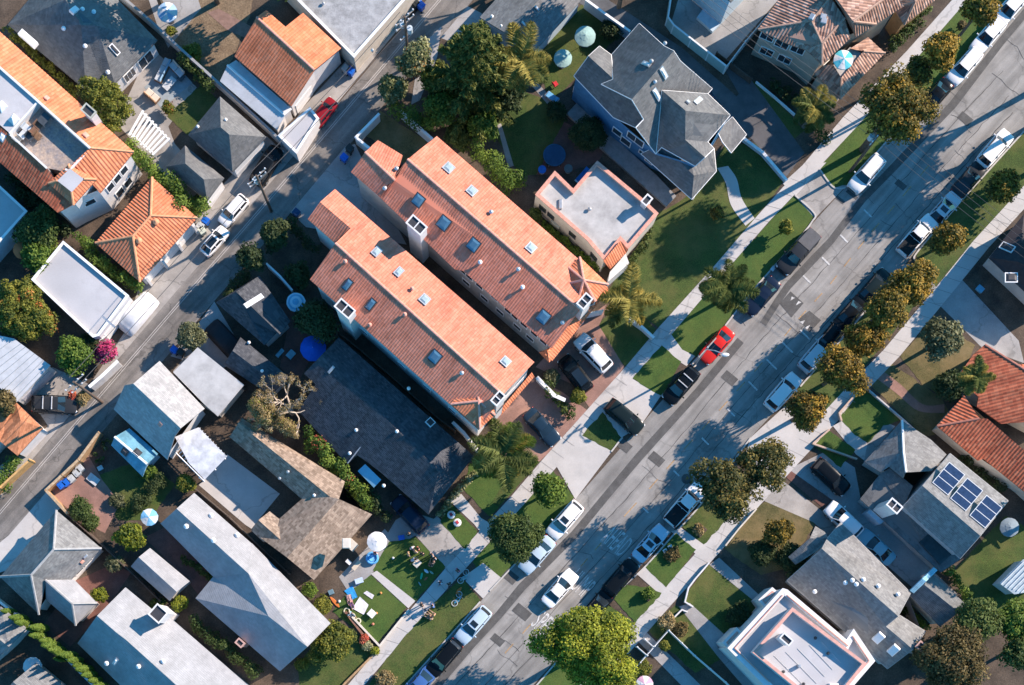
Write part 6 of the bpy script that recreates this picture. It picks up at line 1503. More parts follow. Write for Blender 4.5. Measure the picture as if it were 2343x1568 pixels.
# ---------------------------------------------------------------- vehicles
def paint(name, col, rough=.22, metal=0.0):
    return M('car_paint_' + name, col, rough=rough, var=.02, scale=.5, spec=.22, coat=.0, metal=metal)
CARGLASS = M('car_glass', (.012, .018, .024), rough=.06, var=.1, scale=.5, spec=.7)
TYRE = M('tyre_rubber', (.018, .018, .018), rough=.8, var=.1)
RIM = M('wheel_rim', (.45, .45, .46), rough=.3, metal=.8, var=.05)
LAMP_W = M('headlamp_lens', (.62, .63, .64), rough=.1, var=.05, spec=.8)
LAMP_R = M('tail_lamp_lens', (.30, .015, .012), rough=.15, var=.05, spec=.6)
BLACKP = M('black_trim', (.02, .02, .022), rough=.5, var=.05)
KINDS = {   # length, width, height, belt, hood height, x: cowl, roof front, roof rear, deck start; deck height
 'sedan':  dict(L=4.65, W=1.82, H=1.45, belt=.93, hood=.86, cowl=.98, rf=.25, rr=-.85, dk=-1.52, deck=.95),
 'coupe':  dict(L=4.45, W=1.82, H=1.36, belt=.90, hood=.82, cowl=.85, rf=.10, rr=-.80, dk=-1.55, deck=.92),
 'suv':    dict(L=4.65, W=1.88, H=1.70, belt=1.08, hood=1.02, cowl=1.12, rf=.55, rr=-1.75, dk=-2.08, deck=1.06),
 'wagon':  dict(L=4.70, W=1.80, H=1.50, belt=.95, hood=.88, cowl=1.00, rf=.30, rr=-1.78, dk=-2.12, deck=.96),
 'hatch':  dict(L=4.15, W=1.76, H=1.48, belt=.95, hood=.90, cowl=1.02, rf=.45, rr=-1.15, dk=-1.78, deck=.98),
 'pickup': dict(L=5.50, W=1.96, H=1.82, belt=1.15, hood=1.10, cowl=1.30, rf=.80, rr=-.35, dk=-.62, deck=1.12),
}
_cars = {}
def car_proto(kind, pname, pcol, opt, metal):
    k = KINDS[kind]; L, W, HH = k['L'], k['W'], k['H']; hl = L / 2
    pm = paint(pname, pcol, metal=metal)
    root = bpy.data.objects.new('proto', None)
    parts = []
    def hw(x): return W / 2 * (1 - .17 * abs(x / hl) ** 6 - .03 * abs(x / hl) ** 2)
    xs = [-hl, -hl + .06, -hl + .22, -hl + .5, k['dk'] if k['dk'] > -hl + .6 else -hl + .8, k['rr'], -.3, .3, k['cowl'], k['cowl'] + .45, hl - .45, hl - .2, hl - .06, hl]
    xs = sorted(set(round(x, 3) for x in xs))
    def top(x):
        if x >= k['cowl']:
            t = (x - k['cowl']) / (hl - k['cowl']); return k['belt'] * (1 - t) + k['hood'] * t - .16 * t ** 5
        if x <= k['dk']:
            t = (k['dk'] - x) / max(.1, hl + k['dk']); return k['deck'] - .10 * t ** 4
        return k['belt']
    m = MB(); sec = []
    for x in xs:
        w_ = hw(x); tp_ = top(x); end = abs(x) > hl - .03
        b0 = .30 if end else .22
        if end: tp_ -= .10
        r = [(-w_ * .9, b0), (-w_, .42), (-w_ * 1.0, tp_ * .72), (-w_ * .955, tp_ - .05), (-w_ * .86, tp_), (-w_ * .4, tp_ + .035), (0, tp_ + .045)]
        r = r + [(-y, z) for y, z in r[:-1][::-1]]
        sec.append([(x, y, z) for y, z in r])
    n = len(sec[0]); vs = [p for s_ in sec for p in s_]; fs = []
    for i in range(len(sec) - 1):
        for j in range(n - 1):
            a = i * n + j; fs.append([a, a + n, a + n + 1, a + 1])
        a = i * n; fs.append([a, a + n - 1, a + 2 * n - 1, a + n])
    fs.append(list(range(n))); fs.append([(len(sec) - 1) * n + j for j in range(n)][::-1])
    m.add(vs, fs)
    # roof and pillars
    bw = lambda x: hw(x) * .90; rw = W / 2 * .70; b = k['belt']; zr = HH
    rf, rr, co, dk = k['rf'], k['rr'], k['cowl'], k['dk']
    rows = 4; rv = []
    for i in range(rows + 1):
        x = rr + (rf - rr) * i / rows; cr = .035 * math.sin(math.pi * i / rows)
        for y, dz in ((-1, 0), (-.94, .03), (-.5, .055), (0, .065), (.5, .055), (.94, .03), (1, 0)):
            rv.append((x + (.06 * (1 - y * y) if i == rows else (-.05 * (1 - y * y) if i == 0 else 0)), y * rw, zr - .06 + dz + cr))
    rfc = [[i * 7 + j, i * 7 + j + 7, i * 7 + j + 8, i * 7 + j + 1] for i in range(rows) for j in range(6)]
    m.add(rv, [f[::-1] for f in rfc])
    zt = zr - .065
    for s in (-1, 1):       # pillars
        for (x0, x1) in ((co + .02, rf), (dk - .02 if kind != 'pickup' else rr - .22, rr)):
            m.tube([(x0, s * bw(x0) * .98, b), (x1, s * rw, zt)], .055, 5)
        if kind in ('sedan', 'suv', 'wagon', 'pickup', 'hatch'): m.tube([((rf + rr) / 2 - .1, s * bw(0) * .99, b), ((rf + rr) / 2 - .1, s * rw * 1.0, zt)], .05, 5)
    if kind == 'pickup' and 'bed' in opt:
        pass
    o = m.build('body', pm, root, smooth=True, autosmooth=38); parts.append(o)
    # glass
    g = MB(); nx = 5; vs = []
    for i in range(2):
        for j in range(nx):
            y = -1 + 2 * j / (nx - 1)
            if i == 0: vs.append((co + .10 * (1 - y * y), y * bw(co) * .96, b + .04))
            else: vs.append((rf + .06 * (1 - y * y), y * rw * .98, zr - .05 + .05 * (1 - y * y)))
    g.add(vs, [[j, j + 1, nx + j + 1, nx + j] for j in range(nx - 1)]); parts.append(g.build('windshield', CARGLASS, root, smooth=True))
    g = MB(); vs = []; xb = dk if kind != 'pickup' else rr - .22
    for i in range(2):
        for j in range(nx):
            y = -1 + 2 * j / (nx - 1)
            if i == 0: vs.append((xb - .06 * (1 - y * y), y * bw(xb) * .94, b + .04))
            else: vs.append((rr - .05 * (1 - y * y), y * rw * .98, zr - .05 + .05 * (1 - y * y)))
    g.add(vs, [[j + 1, j, nx + j, nx + j + 1] for j in range(nx - 1)]); parts.append(g.build('rear_window', CARGLASS, root, smooth=True))
    for s in (-1, 1):
        g = MB(); g.add([(co - .02, s * bw(co) * .985, b + .02), (xb + .02, s * bw(xb) * .985, b + .02), (rr + .02, s * rw * 1.0, zt), (rf - .02, s * rw * 1.0, zt)], [[0, 1, 2, 3] if s > 0 else [3, 2, 1, 0]])
        parts.append(g.build('side_window', CARGLASS, root))
    # wheels
    xw = hl - .82
    for sx in (-1, 1):
        for sy in (-1, 1):
            g = MB(); r_ = .33 if kind not in ('suv', 'pickup') else .37; y0 = sy * (W / 2 - .20); y1 = sy * (W / 2 - .005)
            g.tube([(sx * xw, y0, r_), (sx * xw, y0 + (y1 - y0) * .15, r_), (sx * xw, y1 - (y1 - y0) * .15, r_), (sx * xw, y1, r_)], [r_ * .9, r_, r_, r_ * .9], 16)
            wo = g.build('wheel', TYRE, root); parts.append(wo)
            g = MB(); g.tube([(sx * xw, y1 - sy * .02, r_), (sx * xw, y1 + sy * .012, r_)], [r_ * .62, r_ * .55], 12); g.build('rim', RIM, wo)
    for sy in (-1, 1):
        g = MB(); g.ball((hl - .16, sy * hw(hl - .16) * .80, k['hood'] - .20), .20, .17, .10, 8); parts.append(g.build('headlight', LAMP_W, root, smooth=True))
        g = MB(); g.ball((-hl + .10, sy * hw(-hl + .1) * .84, k['deck'] - .16), .10, .16, .11, 8); parts.append(g.build('tail_light', LAMP_R, root, smooth=True))
        g = MB(); g.box((co - .18, sy * (W / 2 + .10), b + .06), (.13, .22, .14), bevel=.04); parts.append(g.build('mirror', BLACKP if 'blackmirror' in opt else pm, root))
    if 'sunroof' in opt:
        g = MB(); xm = rf - .42; g.box((xm, 0, zr + .045), (.55, rw * 1.25, .03), bevel=.01); parts.append(g.build('sunroof', CARGLASS, root))
    if 'panoroof' in opt:
        g = MB(); g.box(((rf + rr) / 2 - .05, 0, zr + .05), ((rf - rr) * .8, rw * 1.5, .03), bevel=.01); parts.append(g.build('sunroof', CARGLASS, root))
    if 'bars' in opt:
        for xx in (rf - .55, rf - 1.45):
            g = MB(); g.box((xx, 0, zr + .11), (.10, rw * 2.0, .05), bevel=.01)
            for s in (-1, 1): g.box((xx, s * rw * .9, zr + .05), (.08, .06, .1))
            parts.append(g.build('roof_bar', M('bright_roof_bar', (.6, .6, .6), rough=.4, metal=.3), root))
    if 'rails' in opt:
        for s in (-1, 1):
            g = MB(); g.tube([(rf - .2, s * rw * .93, zr + .04), ((rf + rr) / 2, s * rw * .95, zr + .08), (rr + .15, s * rw * .93, zr + .04)], .03, 6); parts.append(g.build('roof_rail', GALV, root))
    if kind == 'pickup':
        g = MB(); x0, x1 = -hl + .12, rr - .32; wy = hw(-1.5) * .82; z = k['deck']
        if 'open' in opt:
            g.box(((x0 + x1) / 2, 0, z + .012), (x1 - x0, wy * 2, .06)); parts.append(g.build('cargo_bed', M('bed_liner', (.015, .016, .018), rough=.9), root))
        else:
            g.box(((x0 + x1) / 2, 0, z + .05), (x1 - x0, wy * 2, .05), bevel=.02); parts.append(g.build('bed_cover', M('bed_cover_vinyl', (.10, .10, .105), rough=.7), root))
    g = MB(); g.box((hl - .02, 0, .42), (.08, W * .55, .2), bevel=.03); parts.append(g.build('grille', BLACKP, root))
    bpy.data.objects.remove  # prototypes stay unlinked: only the copies are in the scene
    return root
def car(label, dx, dy, a, kind, pname, pcol, opt='', metal=0.0, group='vehicles parked along the street and drives', scale=.96, cat=None):
    """a: heading in degrees (0 = right, 90 = up)"""
    key = (kind, pname, opt); opts = tuple(opt.split())
    nm = {'sedan': 'sedan_car', 'coupe': 'coupe_car', 'suv': 'suv_car', 'wagon': 'station_wagon', 'hatch': 'hatchback_car', 'pickup': 'pickup_truck'}[kind]
    zc = KINDS[kind]['H'] * .75; p = P(dx, dy, zc)
    r = thing(nm, label, cat or ('pickup' if kind == 'pickup' else 'car'), (p.x, p.y, .05), math.radians(a), group)
    r.scale = (scale,) * 3
    if key not in _cars:
        _cars[key] = car_proto(kind, pname, pcol, opts, metal)
        for ch in list(_cars[key].children): ch.parent = r
        _cars[key] = r
    else:
        for ch in list(_cars[key].children): copy_tree(ch, r)
    return r
WH, SI, PB = (.74, .73, .72), (.50, .52, .54), (.42, .52, .60)
BK, DG, NV, RD, TE = (.005, .006, .007), (.028, .03, .033), (.010, .018, .038), (.55, .025, .02), (.16, .36, .44)
UP, DN = 48.5, 228.5
car('white SUV at the top right, cut by the corner of the picture', 2316, 12, DN, 'suv', 'white', WH)
car('white estate car with a dark windshield parked second from the top right corner', 2264, 78, DN, 'wagon', 'white', WH, scale=.95)
car('white SUV parked between the black convertible and another white SUV', 2210, 148, DN, 'suv', 'white', WH, scale=.93)
car('black car parked under the big autumn tree', 2140, 220, DN, 'coupe', 'black', BK)
car('white SUV parked at the kerb below the crossarm pole', 1986, 393, DN, 'suv', 'white', WH, 'rails')
car('dark pickup truck with a grey covered bed on the street', 1829, 573, DN, 'pickup', 'charcoal', DG, scale=.98)
car('navy blue sedan parked beside the spiky palm', 1744, 676, DN, 'sedan', 'navy', NV)
car('bright red car parked on the street by the street lamp', 1640, 789, DN, 'coupe', 'red', RD, 'blackmirror')
car('black SUV with two white roof bars at the kerb', 1560, 880, DN, 'suv', 'black', BK, 'bars')
car('dark green SUV pulling across the concrete drive', 1429, 952, -40, 'suv', 'dark_green', (.010, .017, .017))
car('white SUV with a sunroof above the dense round tree', 1293, 1189, DN, 'suv', 'white', WH, 'sunroof', scale=.97)
car('pale sedan half hidden under the dense round tree', 1229, 1269, DN, 'sedan', 'pale_blue', PB)
car('white sedan driving over the painted road words', 1281, 1346, UP, 'sedan', 'white', WH)
car('silver-blue station wagon with a sunroof, beside the bicycle lawn', 1083, 1430, DN, 'wagon', 'pale_blue', PB, 'sunroof')
car('black car in its own shade near the yellow box on the verge', 1015, 1506, DN, 'suv', 'black', BK)
car('blue car cut by the bottom edge', 958, 1566, DN, 'sedan', 'blue', (.05, .12, .30))
car('white SUV on the far kerb at the right edge', 2279, 337, UP, 'suv', 'white', WH)
car('dark convertible parked below the white SUV at the right', 2219, 408, UP, 'coupe', 'charcoal', DG)
car('silver sedan with a sunroof between the convertible and the teal pickup', 2160, 479, UP, 'sedan', 'silver', SI, 'sunroof')
car('white pickup with a teal bed by the driveway corner', 2102, 535, UP, 'pickup', 'white', WH, 'open', scale=.9)
car('dark green car with a bright rear, at the top of the golden tree row', 2003, 652, UP, 'hatch', 'dark_green', (.010, .017, .017))
car('black car half under the golden tree', 1950, 712, UP, 'sedan', 'black', BK)
car('black car hidden in the shade below the golden trees', 1905, 765, UP, 'hatch', 'black', BK)
car('silver SUV with dark side windows under the golden trees', 1871, 806, UP, 'suv', 'silver', SI)
car('white SUV under the lowest golden tree', 1793, 895, UP, 'suv', 'white', WH)
car('white pickup truck with an open black bed', 1570, 1152, UP, 'pickup', 'white', WH, 'open')
car('pale blue sedan with a sunroof beside the withered shrub', 1488, 1243, UP, 'sedan', 'pale_blue', PB, 'sunroof')
car('black SUV parked between two verge lawns', 1420, 1322, UP, 'suv', 'black', BK)
car('black car partly under the huge yellow-green tree', 1368, 1385, UP, 'sedan', 'black', BK)
car('white SUV on the pink forecourt', 1358, 806, 133, 'suv', 'white', WH, scale=.98)
car('black car on the pink forecourt with a dark glass roof', 1317, 854, 128, 'suv', 'black', BK, 'panoroof', scale=.94)
car('dark blue-grey sedan on the lower pink forecourt', 1240, 976, -47, 'sedan', 'slate', (.014, .032, .055))
car('black SUV in the concrete drive beside the square lawn', 1903, 1090, -43, 'suv', 'black', BK)
car('white SUV in the shaded drive behind the teal coupe', 1933, 1189, 137, 'suv', 'white', WH)
car('teal blue sedan at the inner end of the shaded drive', 2007, 1252, 137, 'sedan', 'teal', TE)
car('dark blue SUV in the narrow drive beside the dark roof', 937, 1176, 133, 'suv', 'navy', NV)
car('red pickup truck backed up to the garage by the alley', 740, 254, 52, 'hatch', 'deep_red', (.21, .012, .018), scale=.82)
car('black SUV parked in the alley below the slate garage', 608, 376, 58, 'suv', 'black', BK)
car('white SUV parked in the alley beside the bamboo hedge end', 532, 478, DN, 'suv', 'white', WH, scale=.80)
car('white car with a dark glass roof by the orange garage', 489, 549, UP, 'hatch', 'white', WH, 'panoroof', scale=.84)
car('dark SUV with two bright roof bars parked crosswise by the metal roof', 122, 924, -2, 'suv', 'charcoal', DG, 'bars', scale=1.02)
def covered(label, dx, dy, a, mat, kind='suv'):
    k = KINDS[kind]; p = P(dx, dy, 1.1); r = thing('covered_car', label, 'car', (p.x, p.y, 0), math.radians(a)); rng = random.Random(dx)
    m = MB(); L = k['L'] / 2 + .1; W = k['W'] / 2 + .12; N1, N2 = 16, 10; g = []
    for i in range(N1 + 1):
        for j in range(N2 + 1):
            u = -1 + 2 * i / N1; v = -1 + 2 * j / N2; x = u * L * (1 - .06 * v ** 4); y = v * W * (1 - .10 * u ** 6)
            edge = max(abs(u), abs(v)); cab = 1 / (1 + math.exp(9 * (abs(u + .12) - .52))) * (1 - .35 * abs(v) ** 3)
            z = (.95 + .6 * cab) if edge < .93 else .15
            g.append((x, y, z + rng.uniform(-.02, .02)))
    m.add(g, [[i * (N2 + 1) + j, (i + 1) * (N2 + 1) + j, (i + 1) * (N2 + 1) + j + 1, i * (N2 + 1) + j + 1] for i in range(N1) for j in range(N2)])
    m.build('car_cover', mat, r, smooth=True)
    for sx in (-1, 1):
        for sy in (-1, 1):
            g = MB(); g.tube([(sx * 1.45, sy * .72, .34), (sx * 1.45, sy * .9, .34)], .34, 12); g.build('wheel', TYRE, r)
covered('car under a white fitted cover beside the white flat garage', 312, 714, 50, M('white_car_cover', (.60, .61, .63), var=.06, scale=2))
covered('car under a black cover in the shaded court', 513, 776, -47, M('black_car_cover', (.02, .022, .026), var=.1, scale=2))
# ---------------------------------------------------------------- garden and street things
def umbrella(label, dx, dy, R, ht, m1, m2=None, n=8, tilt=(0, 0), rot=.2, group=None, rings=False):
    p = P(dx, dy, ht); r = thing('patio_umbrella', label, 'umbrella', (p.x, p.y, 0), rot, group); rr = R / S
    m = MB(); m.tube([(0, 0, .02), (0, 0, ht + .05)], .03, 8); m.build('pole', GALV, r)
    m = MB(); m.cyl((0, 0, 0), .28, .09, 14); m.build('base', DARKM, r)
    m = MB(); T = Matrix.Rotation(tilt[0], 3, 'X') @ Matrix.Rotation(tilt[1], 3, 'Y'); top = Vector((0, 0, ht))
    q = lambda f, a, z: top + T @ Vector((rr * f * math.cos(a), rr * f * math.sin(a), z))
    fr = [0.02, .35, .62, .82, 1.0] if rings else [.02, .5, 1.0]
    for k in range(n):
        a0, a1 = 2 * math.pi * k / n, 2 * math.pi * (k + 1) / n; am = (a0 + a1) / 2
        for i in range(len(fr) - 1):
            f0, f1 = fr[i], fr[i + 1]; z0, z1 = -.42 * rr * .8 * f0 ** 1.15, -.42 * rr * .8 * f1 ** 1.15
            mi = (i % 2) if rings else (k % 2 if m2 else 0)
            m.add([q(f0, a0, z0), q(f0, a1, z0), q(f1, a1, z1), q(f1 * .975, am, z1 + .02), q(f1, a0, z1)], [[4, 3, 2, 1, 0]], mi)
        e = -.42 * rr * .8
        m.add([q(1, a0, e), q(.975, am, e + .02), q(.975, am, e - .14), q(1, a0, e - .16)], [[0, 1, 2, 3]], 0); m.add([q(.975, am, e + .02), q(1, a1, e), q(1, a1, e - .16), q(.975, am, e - .14)], [[0, 1, 2, 3]], 0)
    m.build('canopy', [m1, m2 or m1], r)
    m = MB()
    for k in range(n): a0 = 2 * math.pi * k / n; m.tube([q(.05, a0, -.04), q(.5, a0, -.42 * rr * .8 * .5 ** 1.15 - .03), q(1, a0, -.42 * rr * .8 - .03)], .012, 4)
    m.build('rib', GALV, r)
    return r
def cloth(name, col): return M(name, col, rough=.9, var=.05, scale=2)
UW = cloth('white_canvas', (.68, .66, .64)); UB = cloth('blue_canvas', (.03, .16, .55)); UPB = cloth('pale_blue_canvas', (.20, .46, .66)); UG = cloth('pale_green_canvas', (.28, .42, .39))
umbrella('white parasol on the party patio', 862, 1238, 23, 2.5, UW, tilt=(-.06, .05)); umbrella('bright blue canopy umbrella beside the dark roof', 715, 795, 30, 2.6, cloth('royal_blue_canvas', (.02, .12, .55)), n=6)
umbrella('blue umbrella with white rings in the shaded garden', 676, 690, 22, 2.5, UPB, cloth('sky_white_canvas', (.5, .68, .78)), rings=True)
umbrella('pale green parasol, upper of the two in the shaded garden', 1339, 80, 24, 2.5, UG); umbrella('pale green parasol, lower of the two in the shaded garden', 1288, 131, 21, 2.4, UG)
umbrella('white and turquoise parasol on the tile house terrace', 1931, 134, 22, 6.2, cloth('turquoise_canvas', (.10, .48, .55)), UW, n=8)
umbrella('white and blue parasol on the top left patio', 381, 25, 23, 2.5, cloth('mid_blue_canvas', (.30, .45, .62)), UW, n=8)
umbrella('white and pale blue parasol beside the bright round tree', 340, 1183, 20, 2.4, UPB, UW, n=6)
umbrella('orange parasol half under the citrus tree', 50, 572, 20, 2.3, cloth('orange_canvas', (.62, .20, .08)), tilt=(.2, .2))
umbrella('pink parasol at the bottom edge below the white fence', 1475, 1566, 20, 2.3, cloth('pink_canvas', (.55, .32, .42)), UW); umbrella('white parasol in the bottom left corner', 72, 1525, 22, 2.4, UW, n=6)
umbrella('dim grey parasol at the far right garden', 2312, 1206, 22, 2.4, cloth('grey_canvas', (.20, .25, .28)))

def bin_(label, dx, dy, rot, mat, group='wheeled bins'):
    p = P(dx, dy, .9); r = thing('wheeled_bin', label, 'bin', (p.x, p.y, .03), rot, group)
    m = MB(); b = .26; t = .31
    vs = [(-b, -b, .06), (b, -b, .06), (b, b, .06), (-b, b, .06), (-t, -t * 1.1, 1.0), (t, -t * 1.1, 1.0), (t, t * 1.1, 1.0), (-t, t * 1.1, 1.0)]
    m.add(vs, [[3, 2, 1, 0], [4, 5, 6, 7], [0, 1, 5, 4], [1, 2, 6, 5], [2, 3, 7, 6], [3, 0, 4, 7]]); m.build('body', mat, r)
    m = MB(); m.box((.02, 0, 1.04), (.68, .74, .06), bevel=.02); m.box((.12, 0, 1.085), (.3, .4, .04), bevel=.015); m.tube([(-.36, -.25, .98), (-.42, 0, .98), (-.36, .25, .98)], .025, 6); m.build('lid', mat, r)
    for s in (-1, 1): m = MB(); m.tube([(-.26, s * .27, .11), (-.26, s * .33, .11)], .11, 10); m.build('wheel', TYRE, r)
BB = M('blue_bin_plastic', (.015, .12, .50), rough=.4, var=.05); GB = M('grey_bin_plastic', (.42, .43, .42), rough=.45, var=.05); DB = M('black_bin_plastic', (.03, .035, .035), rough=.45, var=.05); LB = M('light_bin_plastic', (.50, .52, .42), rough=.5, var=.06)
for lb, x, y, a, mt_ in (('blue bin beside the gable wall of the terracotta garage', 802, 163, .9, BB), ('small grey bin touching the blue bin at the terracotta garage', 791, 158, .9, GB),
     ('blue bin by the worn flat roof at the top of the alley', 963, 13, .8, BB), ('dark bin beside the blue bin at the top of the alley', 950, 8, .8, DB),
     ('blue bin at the white wall corner of the upper rowhouse', 787, 361, .85, BB), ('dark bin with a pale lid beside the upper rowhouse wall', 800, 340, .85, DB),
     ('navy bin on the grey apron beside the lower rowhouse', 678, 487, .85, M('navy_bin_plastic', (.02, .06, .14))),
     ('blue bin at the corner of the orange garage', 470, 505, 1.0, BB), ('grey bin nearest the orange garage', 458, 518, 1.0, GB), ('pale bin between the orange garage and the white car', 462, 528, .6, LB),
     ('blue bin under the grey-green shrub at the alley', 399, 801, .9, BB), ('dark bin under the grey-green shrub at the alley', 413, 806, .9, DB),
     ('grey bin, uppermost behind the board wall', 183, 1072, -.85, GB), ('grey bin, second behind the board wall', 176, 1082, -.85, GB), ('grey bin next to the two blue bins behind the board wall', 163, 1096, -.85, GB),
     ('blue bin closer to the grey bins behind the board wall', 152, 1104, -.85, BB), ('blue bin in the corner behind the board wall', 140, 1110, -.85, BB)): bin_(lb, x, y, a, mt_)

# fences and garden walls
def wall_line(name, label, cat, pts, ht, wd, mat, cap=None, posts=0, group=None, postmat=None, part='panel'):
    W = [P(x, y, ht) for x, y in pts]; o = W[0]; r = thing(name, label, cat, (o.x, o.y, 0), 0, group); org = Vector((o.x, o.y, 0))
    m = MB(org); c = MB(org); pp = []
    for i in range(len(W) - 1):
        a, b = W[i], W[i + 1]; d = b - a; an = math.atan2(d.y, d.x); h2 = ht + .004 * (i % 2); mid = (a + b) / 2
        m.box((mid.x, mid.y, h2 / 2), (d.length + wd * .4, wd, h2), an)
        if cap: c.box((mid.x, mid.y, h2 + .04), (d.length + wd, wd + .08, .08), an)
        if posts:
            k = max(1, int(d.length / posts))
            for q in range(k + (1 if i == len(W) - 2 else 0)): pp.append((a.lerp(b, q / k), an))
    m.build(part, mat, r)
    if cap: c.build('coping', cap, r)
    for q, an in pp[:60]:
        k = MB(org); k.box((q.x, q.y, (ht + .12) / 2), (.12, wd + .06, ht + .12), an, bevel=.02); k.build('post', postmat or mat, r)
    return r
FENW = M('white_vinyl_fence', (.70, .70, .69), rough=.5, var=.03); GLP = M('pale_green_panel', (.34, .46, .44), rough=.4, var=.05); DKF = M('dark_fence_boards', (.10, .075, .06), var=.25, scale=3, fine=.15)
wall_line('vinyl_fence', 'white posted fence with pale green panels beside the driveway', 'fence', [(1537, -20), (1528, 40), (1541, 58), (1661, 152)], 1.9, .08, GLP, FENW, 1.9, postmat=FENW)
wall_line('vinyl_fence', 'white fence return running up from the green panelled fence', 'fence', [(1662, 152), (1705, 95), (1760, 30)], 1.9, .08, FENW, None, 2.2)
wall_line('garden_wall', 'pale blue garden wall between the umbrellas and the asphalt driveway', 'wall', [(1340, 0), (1378, 28), (1440, 72)], 1.9, .15, PALEB, TRIM)
wall_line('garden_wall', 'white garden wall along the alley side of the rowhouse back yard', 'wall', [(866, 262), (814, 315), (845, 340)], 1.9, .18, WHITE, TRIM)
wall_line('garden_wall', 'white garden wall beside the rowhouse back yard, below the shrubs', 'wall', [(918, 256), (988, 318)], 1.9, .18, WHITE, TRIM)
wall_line('garden_wall', 'grey boundary wall running between the slate roof and the dry yard', 'wall', [(265, -20), (352, 55), (405, 105), (505, 195), (620, 300), (640, 320)], 1.9, .18, GREYW, TRIMG)
wall_line('garden_wall', 'pale rail wall behind the ringed umbrella', 'wall', [(610, 604), (640, 632), (668, 664)], 1.7, .12, PALEB, TRIM)
wall_line('garden_wall', 'white alley wall under the bougainvillea', 'wall', [(206, 884), (232, 862), (268, 828)], 1.9, .25, WHITE, TRIM)
wall_line('garden_wall', 'white wall piece between the white flat garage and the pink blossom', 'wall', [(222, 783), (240, 768)], 1.9, .2, WHITE, TRIM)
wall_line('board_wall', 'tan board wall along the alley edge of the pink patio', 'fence', [(226, 990), (180, 1052), (105, 1122), (155, 1176)], 1.6, .18, TANWOOD, M('tan_wall_cap', (.46, .33, .20), var=.2, scale=3), 2.2)
wall_line('board_wall', 'tan board wall along the alley at the left edge', 'fence', [(-40, 1150), (0, 1115), (68, 1052)], 1.7, .2, M('orange_fence_boards', (.55, .33, .13), var=.15, scale=3), None, 2.2)
wall_line('boundary_wall', 'pale boundary wall behind the cypress row', 'wall', [(-10, 1370), (60, 1425), (130, 1485), (215, 1570)], 1.5, .16, CREAM, TRIM)
wall_line('board_fence', 'dark board fence between the hip-roofed house and the round shrubs', 'fence', [(155, 1178), (235, 1250), (310, 1320), (365, 1375)], 1.6, .09, DKF, None, 2.4)
wall_line('board_fence', 'dark board fence between the bungalow and the brown shingle house', 'fence', [(448, 1120), (520, 1180), (590, 1248), (660, 1312)], 1.6, .09, DKF, None, 2.4)
wall_line('board_fence', 'dark board fence along the rowhouse gap wall', 'fence', [(775, 760), (880, 848), (1000, 955), (1040, 985)], 1.7, .1, DKF, None, 2.4)
wall_line('garden_wall', 'cream forecourt wall beside the lower rowhouse drive', 'wall', [(1037, 968), (1060, 990), (1092, 1030)], 1.5, .25, WHITE, TRIM)
wall_line('garden_wall', 'pale angled wall between the two pink forecourts', 'wall', [(1290, 870), (1312, 842), (1230, 866), (1268, 905), (1290, 915)][2:], 1.2, .3, WHITE, TRIM)
wall_line('garden_wall', 'white wall by the yellow-lit palm, leading to the walk', 'wall', [(1442, 730), (1470, 750), (1494, 772)], 1.1, .2, WHITE, TRIM)
wall_line('low_wall', 'low cream edging wall around the party lawn', 'wall', [(806, 1412), (868, 1478), (935, 1395)], .45, .2, CREAM, None)
wall_line('low_wall', 'low board edging along the bottom lawn, down to the corner', 'wall', [(865, 1487), (790, 1562), (760, 1600)], .45, .2, TANWOOD, None)
wall_line('low_wall', 'low white wall in front of the shaded lawn, beside the sidewalk', 'wall', [(1622, 1288), (1590, 1325), (1575, 1345), (1567, 1377), (1585, 1388)], .6, .14, WHITE, None)
wall_line('low_wall', 'low pale wall by the dry front yard and the sidewalk', 'wall', [(1730, 1165), (1690, 1210), (1660, 1248)], .6, .14, CREAM, None)
wall_line('low_wall', 'short low pale wall by the fence corner walk', 'wall', [(1535, 1420), (1560, 1395), (1572, 1400)], .6, .14, WHITE, None)
wall_line('low_wall', 'pinkish low wall round the small square lawn', 'wall', [(1960, 1050), (1860, 1015), (1897, 983)], .5, .18, M('salmon_stucco', (.50, .36, .28), var=.08), None)
wall_line('low_wall', 'dark pinkish low wall along the large lawn by the sidewalk', 'wall', [(1975, 882), (1920, 945), (1925, 962)], .6, .18, M('salmon_stucco', (.5, .36, .28)), None)
wall_line('low_wall', 'pale low boundary wall between the lawn and the dry garden', 'wall', [(1978, 884), (2066, 960), (2150, 1035)], .5, .15, GREYW, None)
wall_line('low_wall', 'pale low wall edging the asphalt driveway of the blue house', 'wall', [(1702, 318), (1745, 350), (1798, 412)], .7, .22, PALEB, TRIM)
wall_line('low_wall', 'thin white edging between driveway and the narrow shaded lawn', 'wall', [(1730, 187), (1775, 224), (1818, 262)], .4, .14, TRIM, None)
wall_line('picket_fence', 'thin white fence around the shaded garden at the bottom right', 'fence', [(1392, 1600), (1428, 1557), (1465, 1516), (1530, 1442), (1590, 1500), (1660, 1560), (1700, 1600)], 1.2, .07, FENW, None, 1.8)
wall_line('picket_fence', 'short white gate rail, upper of the pair at the garden gate', 'fence', [(1475, 1462), (1494, 1479)], 1.2, .07, FENW, None, 1.8)
wall_line('picket_fence', 'short white gate rail, lower of the pair at the garden gate', 'fence', [(1458, 1480), (1481, 1500)], 1.2, .07, FENW, None, 1.8)
wall_line('board_fence', 'dark fence between the beige tile house lawn and the drive', 'fence', [(1640, 120), (1720, 180)], 1.3, .08, DKF, None, 2.2)
wall_line('garden_wall', 'dark blue wall at the corner of the grey garage by the alley', 'wall', [(1160, -10), (1103, 66), (1112, 74)], 1.8, .2, M('dark_blue_wall', (.05, .10, .15)), None)
